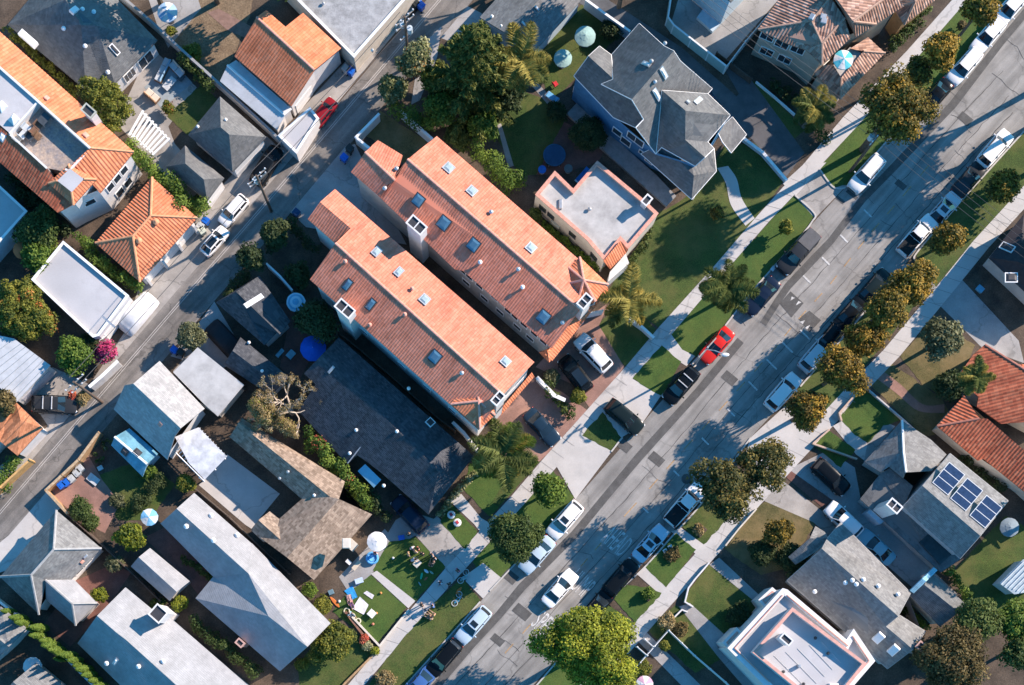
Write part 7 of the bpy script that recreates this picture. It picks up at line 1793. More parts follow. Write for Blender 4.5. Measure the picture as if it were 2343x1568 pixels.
wall_line('low_wall', 'driveway edging wall with the pale gutter beside the bare court', 'wall', [(452, 795), (520, 862), (560, 890)], 1.5, .12, DKF, None)
wall_line('low_wall', 'brick edging of the narrow flower bed by the party lawn', 'wall', [(790, 1400), (850, 1478)], .35, .25, M('red_brick_edging', (.25, .13, .09), var=.2, scale=5), None)

# pergola
p = P(345, 290, 2.5); r = thing('pergola', 'white slatted pergola next to the rounded yellow-green tree', 'pergola', (p.x, p.y, 0)); org = (p.x, p.y, 0)
c0, c1, c2, c3 = (325, 258), (298, 305), (352, 352), (385, 320)
for a, b in ((c0, c3), (c1, c2)):
    m = MB(org); m.tube([P(*a, 2.45), P(*b, 2.45)], .09, 4); m.build('beam', TRIM, r)
for k in range(9):
    t = k / 8; a = Vector(c0).lerp(Vector(c3), t); b = Vector(c1).lerp(Vector(c2), t); e = (a - b) * .10
    m = MB(org); A_, B_ = P(*(a + e), 2.6), P(*(b - e), 2.6); d = B_ - A_; m.box((A_ + B_) / 2, (d.length, .20, .16), math.atan2(d.y, d.x)); m.build('slat', TRIM, r)
for q in (c0, c1, c2, c3): m = MB(org); w_ = P(*q, 2.4); m.box((w_.x, w_.y, 1.2), (.16, .16, 2.4), .7); m.build('post', TRIM, r)

# furniture
def table(label, dx, dy, sx, sy, ht, rot, mat, name='table', cat='table', legs=True, zb=0.0):
    p = P(dx, dy, ht + zb); r = thing(name, label, cat, (p.x, p.y, zb), rot)
    m = MB(); m.box((0, 0, ht - .025), (sx, sy, .05), bevel=.015); m.build('top', mat, r)
    for x in (-1, 1):
        for y in (-1, 1): m = MB(); m.box((x * (sx / 2 - .08), y * (sy / 2 - .08), (ht - .05) / 2), (.05, .05, ht - .05)); m.build('leg', GALV, r)
    return r
def chair(label, dx, dy, rot, mat, group=None, zb=0.0, w_=.5):
    p = P(dx, dy, .5 + zb); r = thing('garden_chair', label, 'chair', (p.x, p.y, zb), rot, group)
    m = MB(); m.box((0, 0, .43), (w_, w_, .07), bevel=.02); m.build('seat', mat, r)
    m = MB(); m.box((-w_ / 2, 0, .68), (.06, w_, .5), bevel=.02); m.build('backrest', mat, r)
    for x in (-1, 1):
        for y in (-1, 1): m = MB(); m.box((x * (w_ / 2 - .04), y * (w_ / 2 - .04), .2), (.04, .04, .4)); m.build('leg', GALV, r)
    return r
def sofa(label, dx, dy, ln, rot, mat, cush, zb=0.0, back=True):
    p = P(dx, dy, .5 + zb); r = thing('outdoor_sofa', label, 'sofa', (p.x, p.y, zb), rot)
    m = MB(); m.box((0, 0, .2), (ln, .8, .36), bevel=.03); m.build('frame', WOOD, r)
    n = max(1, int(ln / .75))
    for k in range(n): m = MB(); m.box((-ln / 2 + ln * (k + .5) / n, .04, .45), (ln / n - .04, .68, .14), bevel=.05); m.build('seat_cushion', mat, r)
    for k in range(n): m = MB(); m.box((-ln / 2 + ln * (k + .5) / n, -.32, .66), (ln / n - .08, .16, .36), bevel=.06); m.build('back_cushion', cush, r)
CUS = cloth('pale_cushion', (.50, .53, .55)); CUS2 = cloth('cream_cushion', (.60, .52, .42)); DTAB = M('dark_table_top', (.06, .07, .08), rough=.4)
sofa('long grey sofa of the lounge deck, nearest the french windows', 372, 160, 2.6, A_LOT + math.pi / 2 + .25, CUS, cloth('blue_cushion', (.25, .40, .52)))
sofa('corner sofa of the lounge deck along the shrub row', 404, 158, 1.8, A_LOT - .1 + math.pi, CUS, CUS2)
sofa('cream two-seat sofa on the lounge deck, by the potted shrub', 347, 218, 1.6, A_LOT + 0.0, CUS2, cloth('orange_cushion', (.55, .33, .2)))
table('rectangular fire table in the middle of the lounge deck', 387, 191, 1.5, .75, .4, A_ST, M('pale_stone_top', (.5, .52, .53)), 'coffee_table')
table('dark table centre panel seat by the lounge deck edge', 414, 178, .7, .6, .4, A_ST, DTAB, 'side_table')
for lb, x, y, s_ in (('dark cube seat at the corner of the roof terrace dining set', 100, 272, .9), ): table(lb, x, y, s_, s_ * 1.3, .75, A_LOT, DTAB, 'dining_table', zb=6.8)
for k, (x, y) in enumerate(((60, 293), (77, 300), (88, 287), (52, 308), (68, 312), (40, 318), (86, 312))):
    chair(('white cushioned chair on the roof terrace, by the deck wall', 'brown chair on the roof terrace', 'brown chair next to the terrace dining table', 'white cushioned chair on the roof terrace, lower one', 'dark backed chair in the middle of the terrace group', 'chair in the lower corner of the terrace', 'wooden chair at the outer side of the terrace group')[k], x, y, A_LOT + (math.pi / 2 if k % 2 else 0), (CUS, M('brown_wicker', (.20, .11, .07)), M('brown_wicker', (.2, .11, .07)), CUS, DTAB, CUS2, WOOD)[k], zb=6.8, w_=.7)
def round_table(label, dx, dy, r_, mat, ht=.72):
    p = P(dx, dy, ht); r = thing('round_table', label, 'table', (p.x, p.y, 0))
    m = MB(); m.cyl((0, 0, ht - .05), r_, .05, 20); m.build('top', mat, r); m = MB(); m.cyl((0, 0, 0), .05, ht - .05, 8); m.cyl((0, 0, 0), .3, .04, 12); m.build('pedestal', GALV, r)
# trampoline-like round blue cover in the courtyard, small blue drum beside it
p = P(1268, 355, .8); r = thing('trampoline', 'large round dark blue trampoline on the brick courtyard', 'trampoline', (p.x, p.y, 0))
m = MB(); m.cyl((0, 0, .74), 1.08, .04, 32); m.build('mat', M('dark_blue_mat', (.015, .06, .13), rough=.7), r)
m = MB()
for k in range(32): a = 2 * math.pi * k / 32; b = 2 * math.pi * (k + 1) / 32; m.tube([(1.12 * math.cos(a), 1.12 * math.sin(a), .76), (1.12 * math.cos(b), 1.12 * math.sin(b), .76)], .06, 5, caps=False)
m.build('rim', M('blue_rim_pad', (.02, .09, .17)), r)
for k in range(6): a = k * math.pi / 3; m = MB(); m.tube([(1.1 * math.cos(a), 1.1 * math.sin(a), .74), (1.1 * math.cos(a), 1.1 * math.sin(a), 0)], .03, 6); m.build('leg', GALV, r)
round_table('small round bright blue table by the trampoline', 1240, 388, .42, M('bright_blue_plastic', (.02, .14, .50)))
round_table('round grey table beside the blue lounge in the courtyard', 1300, 386, .45, M('grey_table_top', (.10, .14, .15)))
def lounger(label, dx, dy, rot, mat, ln=1.9):
    p = P(dx, dy, .4); r = thing('sun_lounger', label, 'lounger', (p.x, p.y, 0), rot)
    m = MB(); m.box((0, 0, .32), (ln, .68, .06), bevel=.02); m.build('frame', GALV, r); m = MB(); m.box((-.2, 0, .40), (ln * .62, .64, .09), bevel=.04); m.build('mattress', mat, r)
    m = MB(); m.box((ln * .34, 0, .5), (ln * .3, .64, .09), mat=Matrix.Rotation(-.5, 3, 'Y'), bevel=.03); m.build('backrest', mat, r)
    for x in (-1, 1):
        for y in (-1, 1): m = MB(); m.box((x * ln * .42, y * .28, .15), (.05, .05, .3)); m.build('leg', GALV, r)
BLC = cloth('strong_blue_cushion', (.02, .14, .42))
lounger('blue lounge beside the terracotta-edged flat roof', 1333, 402, A_ST, BLC); lounger('blue and white lounger on the shaded lawn by the palm', 1263, 223, -.65, cloth('blue_white_cushion', (.14, .38, .6)), 1.5)
table('small framed pale blue table behind the bare tree', 665, 811, .9, .7, .5, A_ST, M('pale_blue_table', (.2, .42, .5)), 'garden_table')
table('pale bench table at the end of the dark roof', 640, 808, .4, 1.0, .45, A_ST + math.pi / 2, M('pale_blue_table', (.2, .42, .5)), 'bench', 'bench')
chair('red folding chair in the shaded back lawn', 1270, 192, .6, M('red_plastic', (.5, .03, .04)))
# party yard
round_table('round white ringed splash pool table on the party patio', 851, 1277, .62, M('pale_blue_vinyl', (.20, .50, .74)), .25)
p = P(851, 1277, .3); r = thing('paddling_pool', 'round blue inflatable paddling pool on the party patio', 'paddling pool', (p.x, p.y, .26))
m = MB()
for rr, z in ((.62, .06), (.55, .18), (.32, .05)):
    for k in range(24): a = 2 * math.pi * k / 24; b = 2 * math.pi * (k + 1) / 24; m.tube([(rr * math.cos(a), rr * math.sin(a), z), (rr * math.cos(b), rr * math.sin(b), z)], .075, 6, caps=False)
m.build('ring', M('pool_blue_vinyl', (.12, .42, .78), rough=.3), r); m = MB(); m.cyl((0, 0, .03), .52, .03, 20); m.build('water', M('pool_water', (.20, .50, .75), rough=.1), r)
def sheet_cloth(name, label, cat, pts, mat, z=.09, wob=.03):
    q = [P(x, y, z) for x, y in pts]; c = sum(q, Vector()) / len(q); rng = random.Random(int(c.x * 10)); m = MB((c.x, c.y, 0)); N_ = 8
    vs = []
    for i in range(N_ + 1):
        for j in range(N_ + 1):
            u, v = i / N_, j / N_; a = q[0].lerp(q[1], u); b = q[3].lerp(q[2], u); t = a.lerp(b, v); vs.append((t.x, t.y, z + rng.uniform(-wob, wob)))
    m.add(vs, [[i * (N_ + 1) + j, (i + 1) * (N_ + 1) + j, (i + 1) * (N_ + 1) + j + 1, i * (N_ + 1) + j + 1] for i in range(N_) for j in range(N_)])
    o = m.build(name, mat, smooth=True); o.location = (c.x, c.y, 0); return tag(o, label, cat)
sheet_cloth('blanket', 'bright blue picnic sheet on the party lawn', 'blanket', [(787, 1352), (806, 1340), (818, 1366), (806, 1372)], M('blue_picnic_sheet', (.03, .28, .62), var=.2, scale=6))
sheet_cloth('blanket', 'large white blanket on the party lawn', 'blanket', [(823, 1365), (843, 1384), (832, 1407), (806, 1392)], M('white_blanket', (.66, .64, .66), var=.06))
sheet_cloth('blanket', 'small white patterned mat above the large white blanket', 'blanket', [(831, 1357), (839, 1352), (856, 1362), (851, 1371)], M('patterned_mat', (.62, .60, .62), var=.2, scale=14))
sheet_cloth('blanket', 'pale pink rumpled blanket pile beside the white blanket', 'blanket', [(790, 1362), (803, 1360), (810, 1388), (797, 1386)], M('pink_blanket', (.58, .36, .34), var=.25, scale=5), .16, .1)
table('small white square table at the corner of the blanket lawn', 850, 1404, .75, .75, .5, A_ST, UW)
table('pale folding table in the crowd on the upper lawn', 954, 1289, .8, .65, .7, A_ST, M('beige_table_top', (.5, .48, .42)))
table('pale long table on the party patio', 815, 1294, .45, 1.1, .72, A_ST + math.pi / 2, M('cream_table_top', (.55, .47, .36)))
table('white cabinet table under the eave of the brown house', 797, 1286, .4, .6, .8, A_ST, UW, 'side_table')
def ringtoy(label, dx, dy, r_, mat, name='hoop'):
    p = P(dx, dy, .1); m = MB()
    for k in range(20): a = 2 * math.pi * k / 20; b = 2 * math.pi * (k + 1) / 20; m.tube([(r_ * math.cos(a), r_ * math.sin(a), .1), (r_ * math.cos(b), r_ * math.sin(b), .1)], .07, 6, caps=False)
    o = m.build(name, mat); o.location = (p.x, p.y, 0); tag(o, label, 'pool ring')
CREAMP = M('cream_plastic', (.62, .60, .45))
ringtoy('cream swim ring nearest the bungalow corner', 793, 1398, .28, CREAMP, 'swim_ring'); ringtoy('cream swim ring in the middle of the three', 805, 1410, .30, CREAMP, 'swim_ring'); ringtoy('cream swim ring lying lowest, by the brick bed', 819, 1421, .26, CREAMP, 'swim_ring')
def board(label, dx, dy, ln, wd, rot, mat, name='surfboard', cat='surfboard', z=.06):
    p = P(dx, dy, z); m = MB(); n = 10; vs = []
    for i in range(n + 1):
        u = -1 + 2 * i / n; w_ = wd / 2 * (1 - abs(u) ** 2.6) + .012
        vs += [(u * ln / 2, -w_, z + .04 * u * u), (u * ln / 2, w_, z + .04 * u * u), (u * ln / 2, w_ * .8, z + .06 + .04 * u * u), (u * ln / 2, -w_ * .8, z + .06 + .04 * u * u)]
    fs = [[3, 2, 1, 0], [n * 4, n * 4 + 1, n * 4 + 2, n * 4 + 3]]
    for i in range(n):
        for k in range(4): a = i * 4 + k; b = i * 4 + (k + 1) % 4; fs.append([a, b, b + 4, a + 4])
    m.add(vs, fs); o = m.build(name, mat); o.location = (p.x, p.y, 0); o.rotation_euler = (0, 0, rot); tag(o, label, cat)
board('green boogie board on the upper party lawn', 964, 1318, .75, .22, 1.35, M('green_foam', (.03, .38, .22))); board('white boogie board next to the green one', 975, 1307, .62, .26, -.7, M('white_foam', (.62, .66, .7)))
board('pale green small board right of the white one', 987, 1310, .55, .18, -.7, M('mint_foam', (.25, .45, .36))); board('red-orange small board below the white one', 974, 1324, .5, .16, .8, M('orange_foam', (.45, .14, .08))); board('grey-green small board at the lower lawn', 960, 1336, .5, .14, -1.0, M('grey_foam', (.28, .36, .33)))
board('orange kayak shaped board at the bungalow flower bed', 766, 1378, 1.5, .34, -.85, M('orange_plastic', (.55, .16, .04)), 'kayak', 'kayak'); board('red-orange board standing on the verge near the bicycles', 1049, 1352, 1.0, .3, .9, M('orange_plastic', (.55, .16, .04)), 'kayak', 'kayak')
for lb, x, y in (('pair of shell shaped white chairs with red cushions, upper one', 1032, 1178), ('pair of shell shaped white chairs with red cushions, lower one', 1046, 1196)):
    p = P(x, y, .4); r = thing('shell_chair', lb.replace('pair of shell shaped white chairs with red cushions, ', 'white shell chair with a red cushion on the small lawn, '), 'chair', (p.x, p.y, 0), 2.2)
    m = MB(); m.ball((0, 0, .42), .44, .44, .16, 14); m.build('shell', UW, r); m = MB(); m.box((.02, 0, .585), (.36, .3, .07), bevel=.03); m.build('cushion', M('red_cushion', (.42, .04, .06)), r)
    m = MB(); m.cyl((0, 0, 0), .2, .3, 10); m.build('base', WOOD, r)
for lb, x, y, r_, col in (('tiny orange ball on the party lawn by the path', 871, 1357, .14, (.6, .25, .08)), ('orange ball beside the small white table', 861, 1403, .14, (.6, .25, .08)), ('orange-pink ball at the bottom of the party lawn', 853, 1428, .15, (.6, .22, .14)),
     ('white ball by the orange kayak board', 776, 1376, .16, (.65, .65, .65)), ('white ball on the upper party lawn', 899, 1277, .14, (.65, .65, .65))):
    p = P(x, y, .15); m = MB(); m.ball((0, 0, r_), r_, n=12); o = m.build('ball', M('ball_' + str(col[0]) + str(col[1]), col), smooth=True); o.location = (p.x, p.y, .02); tag(o, lb, 'ball')
def boxy(name, label, cat, dx, dy, sx, sy, sz, rot, mat, z=0.0, lid=None):
    p = P(dx, dy, sz + z); r = thing(name, label, cat, (p.x, p.y, z), rot); m = MB(); m.box((0, 0, sz / 2), (sx, sy, sz), bevel=.03); m.build('body', mat, r)
    m = MB(); m.box((0, 0, sz + .03), (sx + .06, sy + .06, .06), bevel=.02); m.build('lid', lid or mat, r)
boxy('crate', 'yellow plastic box on the verge by the black car', 'box', 1012, 1467 + 54, .4, .35, .3, .6, M('yellow_plastic', (.7, .42, .02))); boxy('utility_box', 'small pale utility box on the verge beside the black car', 'utility box', 1066, 1461, .55, .4, .25, A_ST, GALV)
boxy('cooler_box', 'blue drinks tub with red and white cans on the party patio', 'cooler', 821, 1329, .8, .5, .4, .3, M('blue_tub', (.03, .12, .45)), lid=M('ice_white', (.45, .55, .68))); boxy('cooler_box', 'blue tub at the shaded lawn edge of the patio', 'cooler', 918, 1230, .6, .45, .4, .2, M('blue_tub', (.03, .12, .45)))
boxy('playhouse', 'grey barbecue box by the bungalow side of the patio', 'barbecue', 757, 1355, .5, .45, .8, .4, M('barbecue_grey', (.12, .2, .24)))
boxy('crate', 'small pale blue crate in the vegetable bed', 'box', 229, 1016 + 55, .5, .4, .3, .5, M('pale_crate', (.35, .48, .5))); boxy('crate', 'white slatted pallet box on the pink patio edge', 'pallet', 213, 1107 - 10, .8, 1.2, .15, .9, M('white_pallet', (.5, .5, .5)))
boxy('wood_bench', 'orange-red wooden deck bench in the dark brick court', 'bench', 133, 1511 - 13, .7, 1.5, .4, -A_LOT, M('orange_timber', (.36, .13, .06), var=.2, scale=6)); boxy('utility_box', 'pale meter box on the verge near the white SUV', 'utility box', 1768, 615, .45, .35, .25, A_ST, GALV)
boxy('utility_box', 'dim blue-white box in the shaded brick yard', 'utility box', 2242, 1 * 661, .7, .55, .4, A_LOT, M('dim_blue_box', (.12, .35, .5))); boxy('utility_box', 'white stone block on the verge lawn by the pale blue sedan', 'stone block', 1522, 1262, .4, .5, .25, .5, UW)
boxy('utility_box', 'white stone block at the kerb next to the withered shrub', 'stone block', 1533, 1252, .4, .4, .25, .5, UW); boxy('air_conditioner', 'grey-green air conditioning unit on the flat house wall side', 'air conditioner', 1275, 508, .8, 1.1, 1.6, A_ST, M('ac_beige', (.35, .36, .30)))
boxy('planter', 'square timber planter bed nearest the black car', 'planter', 1482, 1361, 1.0, 1.0, .22, A_ST, TANWOOD, lid=EARTH); boxy('planter', 'square planter bed under the olive tree', 'planter', 1600, 1213, 1.1, 1.1, .2, A_ST, TANWOOD, lid=EARTH)
boxy('shed', 'cream box shed with a window on the patio side of the brown house', 'shed', 800, 1243, .9, 1.3, 1.7, A_ST, CREAM)
# street and utility poles
def pole(label, top, ht, lean=0.0, arms=((0.35, 2.4), (1.3, 2.2)), arm_rot=0.0, trafo=0, guy=None):
    p = P(*top, ht); r = thing('utility_pole', label, 'utility pole', (p.x, p.y, 0), 0)
    m = MB(); m.tube([(0, 0, 0), (0, 0, ht)], [.17, .11], 10); m.build('pole', POLEWOOD, r)
    for dz, ln in arms:
        m = MB(); m.box((0, 0, ht - dz), (ln, .11, .13), arm_rot); ao = m.build('crossarm', M('pale_crossarm', (.33, .29, .25), var=.15, scale=4), r)
        for k in (-.46, -.2, .2, .46):
            m = MB(); q = Matrix.Rotation(arm_rot, 3, 'Z') @ Vector((k * ln, 0, 0)); m.cyl((q.x, q.y, ht - dz + .06), .07, .2, 8); m.build('insulator', M('pale_insulator', (.6, .62, .66), rough=.3), ao)
    for k in range(trafo):
        a = arm_rot + (math.pi / 2 if k == 0 else -math.pi / 2) + k * .5; c = Vector((math.cos(a) * .45, math.sin(a) * .45, ht - 2.9 - .2 * k))
        m = MB(); m.cyl(c, .27, .85, 14); m.cyl(c + Vector((0, 0, .85)), .29, .05, 14); to = m.build('transformer', M('transformer_grey', (.45, .52, .56), rough=.4), r)
        m = MB(); m.cyl(c + Vector((.08, .08, .9)), .05, .2, 8); m.build('bushing', TRIM, to)
    return r
pole('utility pole with two transformers by the worn flat roof', (925, 38), 11.5, arm_rot=.75, trafo=2, arms=((.35, 2.4), (1.5, 2.4), (4.2, 1.6)))
pole('utility pole above the round dark tree, with bright insulators', (586, 402), 11.0, arm_rot=.75, trafo=1); pole('leaning-looking utility pole at the left alley, by the crosswise SUV', (168, 874), 11.0, arm_rot=.75, trafo=0, arms=((.4, 2.4), (2.2, 2.0)))
pole('street utility pole with a long crossarm beside the white parked SUV', (2017, 300), 11.5, arm_rot=A_ST, arms=((.3, 2.8), (1.2, 2.6)), trafo=1)
p = P(1587, 836, 0); r = thing('street_lamp', 'street lamp with a curved arm and a long crossarm over the kerb', 'street lamp', (p.x, p.y, 0))
m = MB(); m.tube([(0, 0, 0), (0, 0, 8.6)], [.13, .09], 10); m.build('pole', GALV, r); m = MB(); m.tube([(0, 0, 7.6), (.7, -.25, 8.2), (1.5, -.6, 8.4)], .05, 8); m.build('arm', GALV, r)
m = MB(); m.ball((1.75, -.7, 8.38), .42, .2, .12, 10); m.build('lamp_head', M('lamp_head_white', (.7, .7, .7)), r); m = MB(); m.box((0, 0, 8.3), (2.6, .12, .14), A_ST); m.build('crossarm', M('pale_crossarm', (.33, .29, .25)), r)
m = MB(); m.cyl((0, 0, 0), .24, .3, 12); m.build('base', CREAM, r)
p = P(712, 0, 0)
def wire(label, a, za, b, zb, r_=.022, sag=.5):
    A_, B_ = P(*a, za), P(*b, zb); m = MB(A_); pts = []
    for k in range(25): t = k / 24; q = A_.lerp(B_, t); q.z -= sag * 4 * t * (1 - t); pts.append(q)
    m.tube(pts, r_, 5); o = m.build('power_line', M('power_line_cable', (.10, .09, .085), rough=.6)); o.location = A_; tag(o, label, 'power line', 'overhead power lines')
for k, (dx_, dy_) in enumerate(((-16, 18), (-5, 6), (6, -6), (16, -18))):
    wire(('lowest of four thin power lines crossing the street from the tile house', 'second lowest thin power line crossing the street from the tile house', 'second highest thin power line crossing the street from the tile house', 'highest of four thin power lines crossing the street from the tile house')[k], (2017 + dx_, 300 + dy_), 11.3, (2480 + dx_, 660 + dy_), 11.0, .017, .6)
    wire(('lowest of four thin power lines over the tile house drive', 'second lowest thin power line over the tile house drive', 'second highest thin power line over the tile house drive', 'highest of four thin power lines over the tile house drive')[k], (2017 + dx_, 300 + dy_), 11.3, (1540 + dx_ * .6, -60 + dy_), 11.0, .017, .6)
for k, o_ in enumerate((-10, 10)):
    wire(('inner alley power line between the two upper poles', 'outer alley power line between the two upper poles')[k], (925 + o_, 38 + o_), 11.2, (586 + o_, 402 + o_), 10.8, .03); wire(('inner alley power line between the two lower poles', 'outer alley power line between the two lower poles')[k], (586 + o_, 402 + o_), 10.8, (168 + o_, 874 + o_), 10.8, .03)
# bicycles
def bike(label, dx, dy, rot, col, lying=True):
    p = P(dx, dy, .1); r = thing('bicycle', label, 'bicycle', (p.x, p.y, .08), rot)
    if lying: r.rotation_euler = (math.radians(78), 0, rot)
    fm = M('bike_paint_' + label[:6], col, rough=.3); m = MB()
    for a, b in (((-.45, .33), (-.12, .62)), ((-.12, .62), (.38, .62)), ((-.08, .28), (.38, .58)), ((-.08, .28), (-.45, .33)), ((-.08, .28), (-.12, .72)), ((.38, .68), (.55, .33))): m.tube([(a[0], 0, a[1]), (b[0], 0, b[1])], .03, 6)
    m.build('frame', fm, r)
    for x in (-.47, .57):
        m = MB()
        for k in range(18): a = 2 * math.pi * k / 18; b = 2 * math.pi * (k + 1) / 18; m.tube([(x + .31 * math.cos(a), 0, .33 + .31 * math.sin(a)), (x + .31 * math.cos(b), 0, .33 + .31 * math.sin(b))], .035, 5, caps=False)
        w_ = m.build('wheel', M('pale_tyre', (.55, .56, .55)), r); m = MB()
        for k in range(6): a = math.pi * k / 6; m.tube([(x - .29 * math.cos(a), 0, .33 - .29 * math.sin(a)), (x + .29 * math.cos(a), 0, .33 + .29 * math.sin(a))], .006, 3)
        m.build('spokes', GALV, w_)
    m = MB(); m.tube([(.36, -.26, .86), (.38, 0, .84), (.36, .26, .86)], .02, 6); m.tube([(.38, 0, .84), (.38, 0, .66)], .02, 6); m.build('handlebar', GALV, r); m = MB(); m.box((-.13, 0, .76), (.26, .14, .06), bevel=.025); m.build('saddle', BLACKP, r)
bike('blue and white bicycle lying on the verge lawn', 1038, 1368, 1.1, (.04, .30, .5)); bike('pale turquoise bicycle standing on the sidewalk by the red bag', 1053, 1316, 1.0, (.2, .5, .52), True)
# people
SKIN = M('skin', (.52, .32, .23), rough=.55, var=.05, coord='obj'); SKIN2 = M('tanned_skin', (.38, .22, .15), rough=.55, var=.05, coord='obj')
def skinmesh(name, verts, edges, radii, mat, parent, sub=1, rootv=0):
    me = bpy.data.meshes.new(name); me.from_pydata([Vector(v) for v in verts], edges, []); o = bpy.data.objects.new(name, me); COL.objects.link(o); o.parent = parent
    md = o.modifiers.new('skin', 'SKIN'); md.use_smooth_shade = True
    for i, v in enumerate(me.skin_vertices[0].data):
        rr = radii[i]; v.radius = rr if isinstance(rr, tuple) else (rr, rr); v.use_root = (i == rootv)
    if sub: s_ = o.modifiers.new('sub', 'SUBSURF'); s_.levels = sub; s_.render_levels = sub
    me.materials.append(mat)
    dg = bpy.context.evaluated_depsgraph_get(); nm = bpy.data.meshes.new_from_object(o.evaluated_get(dg)); nm.materials.clear(); nm.materials.append(mat)
    o.modifiers.clear(); o.data = nm; nm.name = name; bpy.data.meshes.remove(me)
    return o
_ppl = {}
def person(label, dx, dy, rot, shirt, trousers, hair, pose='stand', skin=None, sc=1.0):
    """pose: stand, walk, sit, bend; faces +X"""
    hip = {'stand': .93, 'walk': .92, 'sit': .30, 'bend': .88}[pose]; skin = skin or SKIN
    p = P(dx, dy, hip + .4); r = thing('person', label, 'person', (p.x, p.y, .045), rot); r.scale = (sc,) * 3
    V = []; Ed = []; Rd = []
    def v(x, y, z, rad, par=None):
        V.append((x, y, z)); Rd.append(rad); i = len(V) - 1
        if par is not None: Ed.append((par, i))
        return i
    lean = {'stand': .02, 'walk': .06, 'sit': -.04, 'bend': .42}[pose]; drop = .16 if pose == 'bend' else 0
    pel = v(0, 0, hip, (.15, .115)); wa = v(lean * .3, 0, hip + .18 - drop * .2, (.14, .105), pel); ch = v(lean * .75, 0, hip + .38 - drop * .6, (.165, .12), wa); nk = v(lean * 1.0, 0, hip + .54 - drop, .062, ch)
    h1 = v(lean * 1.08 + .015, 0, hip + .64 - drop * 1.1, .085, nk); h2 = v(lean * 1.1 + .02, 0, hip + .74 - drop * 1.15, .098, h1); v(lean * 1.1 + .005, 0, hip + .82 - drop * 1.15, .07, h2)
    v(lean * 1.1 + .135, 0, hip + .695 - drop * 1.15, .016, h2)                         # nose
    for s in (-1, 1): v(lean * 1.1 + .005, s * .105, hip + .70 - drop * 1.15, .018, h2)   # ears
    legs = []
    for s in (-1, 1):
        st = .28 * s if pose == 'walk' else .02 * s
        if pose == 'sit': k_ = v(.42, s * .14, .46 if hip > .4 else .30, .07, v(.05, s * .10, hip - .02, .09, pel)); a_ = v(.62, s * .13, .08, .045, k_); t_ = v(.80, s * .13, .06, .035, a_)
        else: k_ = v(.03 + st * .55, s * .105, hip * .52, .062, v(.0, s * .095, hip - .07, .088, pel)); a_ = v(st - .02, s * .10, .07, .042, k_); t_ = v(st + .17, s * .11, .035, .035, a_)
        legs.append((k_, a_, t_))
    for s in (-1, 1):
        sh = v(lean * .85, s * .185, hip + .46 - drop * .75, .058, ch); fw = {'stand': .06, 'walk': -.2 * s, 'sit': .18, 'bend': .34}[pose]
        el = v(lean * .85 + fw * .5 - .02, s * .25, hip + .18 - drop * .8, .043, sh); wr = v(lean * .85 + fw + .06, s * .23, hip - .04 - drop * .6 + (.08 if pose == 'sit' else 0), .028, el)
        dr = Vector(V[wr]) - Vector(V[el]); dr.normalize(); pa = v(*(Vector(V[wr]) + dr * .075), (.038, .022), wr)
        for q in range(4):
            b0 = Vector(V[pa]) + Vector((.03 - .02 * q, 0, 0)); f1 = v(*(b0 + dr * (.045 + .006 * (q in (1, 2)))), .010, pa); v(*(b0 + dr * (.083 + .01 * (q in (1, 2)) - .012 * (q == 3)) + Vector((0, -s * .012, 0))), .0085, f1)
        v(*(Vector(V[wr]) + dr * .05 + Vector((.045, 0, 0))), .010, wr)
    skinmesh('body', V, Ed, Rd, skin, r)
    def sub(name, idx, grow, mat):
        mp = {o_: i for i, o_ in enumerate(idx)}; skinmesh(name, [V[i] for i in idx], [(mp[a], mp[b]) for a, b in Ed if a in mp and b in mp], [tuple(x + grow for x in (Rd[i] if isinstance(Rd[i], tuple) else (Rd[i], Rd[i]))) for i in idx], mat, r)
    n_leg = nk + 6; L0 = [i for i in range(len(V))]
    hipsL = [e for e in Ed if e[0] == pel and e[1] > nk]; thigh = [e[1] for e in hipsL]
    sub('trousers', [pel] + thigh + [l[0] for l in legs] + ([l[1] for l in legs] if trousers[1] else []), .018, trousers[0])
    shs = [e[1] for e in Ed if e[0] == ch and e[1] != nk]; els = [e[1] for e in Ed if e[0] in shs]
    sub('shirt', [pel, wa, ch] + shs + els, .016, shirt)
    m = MB(); hx, hz = V[h2][0], V[h2][2]; m.ball((hx - .018, 0, hz + .025), .112, .108, .105, 12); m.build('hair', hair, r, smooth=True)
    for s in (-1, 1): m = MB(); m.ball((hx + .094, s * .035, hz - .02), .012, n=6); m.build('eye', BLACKP, r)
    m = MB(); m.box((hx + .098, 0, hz - .095), (.012, .045, .012)); m.build('mouth', M('lips', (.35, .12, .10)), r)
def cl(n, c): return M('fabric_' + n, c, rough=.9, var=.1, scale=8, coord='obj')
HB, HD, HBL, CAP = M('brown_hair', (.10, .055, .03)), M('dark_hair', (.02, .016, .014)), M('blond_hair', (.42, .28, .12)), M('white_hat', (.66, .64, .62))
JN, KH, BKT, WT = (cl('denim', (.05, .09, .16)), True), (cl('khaki', (.30, .22, .14)), False), (cl('black', (.015, .015, .018)), True), (cl('white', (.6, .58, .56)), False)
person('person in a white hat and white top at the edge of the lawn crowd', 943, 1254, 2.2, cl('white_top', (.65, .64, .63)), JN, CAP); person('person in a red-orange top in the lawn crowd', 957, 1255, 3.6, cl('red_orange', (.50, .11, .05)), BKT, HD)
person('blond person in a pale pink top beside the red-orange one', 950, 1262, 1.0, cl('pale_pink', (.6, .42, .38)), KH, HBL); person('blond person in a tan top at the left of the crowd', 934, 1268, .3, cl('tan', (.42, .27, .15)), KH, HBL)
person('person in grey bending at the folding table', 940, 1282, .2, cl('grey_white', (.45, .46, .48)), BKT, HD, 'bend'); person('person in black at the rear of the lawn crowd', 966, 1266, 4.2, cl('black_top', (.02, .02, .022)), BKT, HD)
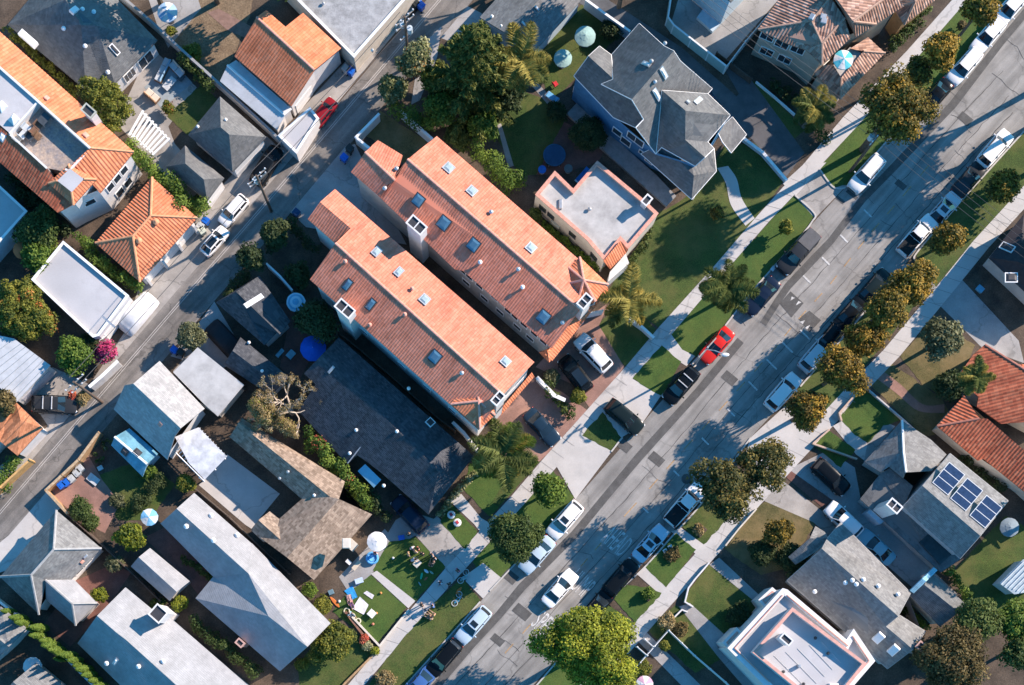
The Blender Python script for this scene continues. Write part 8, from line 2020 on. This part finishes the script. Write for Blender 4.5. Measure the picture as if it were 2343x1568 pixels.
person('person in a cream top near the drive edge', 988, 1268, 3.9, cl('cream', (.6, .46, .36)), JN, HB); person('person in a white shirt beside the drive', 994, 1276, 4.0, cl('white_shirt', (.64, .6, .58)), BKT, HD); person('person in a dark plum top standing by the drive edge', 991, 1287, 2.6, cl('plum', (.06, .04, .05)), KH, HD); person('person in brown sitting near the drive edge', 985, 1294, 1.4, cl('brown_top', (.2, .13, .1)), KH, HB, 'sit')
person('person in white walking with a dark pack on the sidewalk', 1007, 1332, 3.9, cl('white_walk', (.6, .62, .68)), JN, HD, 'walk'); person('person in dark clothes crossing the sidewalk', 1028, 1337, 3.9, cl('dark_slate', (.02, .05, .06)), BKT, HD, 'walk')
person('person in a blue shirt and red sleeve standing on the sidewalk', 990, 1385, 3.6, cl('mid_blue', (.08, .20, .48)), JN, HD, 'walk'); person('small child in a white and purple top on the sidewalk', 971, 1394, 2.2, cl('lilac_white', (.55, .5, .62)), JN, HD, 'walk', sc=.62); person('person in black with a tiny white cap at the path corner', 964, 1384, .5, cl('black_top', (.02, .02, .022)), BKT, HD)
person('person in a pink top with tan hat sitting on the verge', 992, 1408, 2.4, cl('salmon', (.58, .33, .26)), KH, HBL, 'sit'); person('person in brown sitting left of the salmon one on the verge', 983, 1411, 2.8, cl('brown_top', (.2, .13, .1)), KH, HB, 'sit'); person('small child with pale hair sitting lowest on the verge', 987, 1417, 2.0, cl('cream', (.6, .46, .36)), WT, HBL, 'sit', sc=.65)
person('person in white with pink shorts standing under the white parasol edge', 858, 1266, 1.2, cl('white_pink', (.66, .58, .6)), (cl('pink_shorts', (.5, .2, .25)), False), HD); person('person in magenta standing at the end of the concrete drive', 1047, 1305, .8, cl('magenta', (.42, .03, .16)), BKT, HD)
person('person in dark clothes in the shade near the blue tub', 935, 1221, 2.0, cl('dark_slate', (.02, .05, .06)), BKT, HB); person('person in pink lying seat on the rumpled blanket', 800, 1378, 5.2, cl('pink_top', (.55, .25, .28)), (cl('purple', (.12, .06, .14)), True), HD, 'sit'); person('person crouching by the swim rings in pale blue', 799, 1404, 5.6, cl('pale_blue_top', (.3, .5, .62)), JN, HD, 'sit')
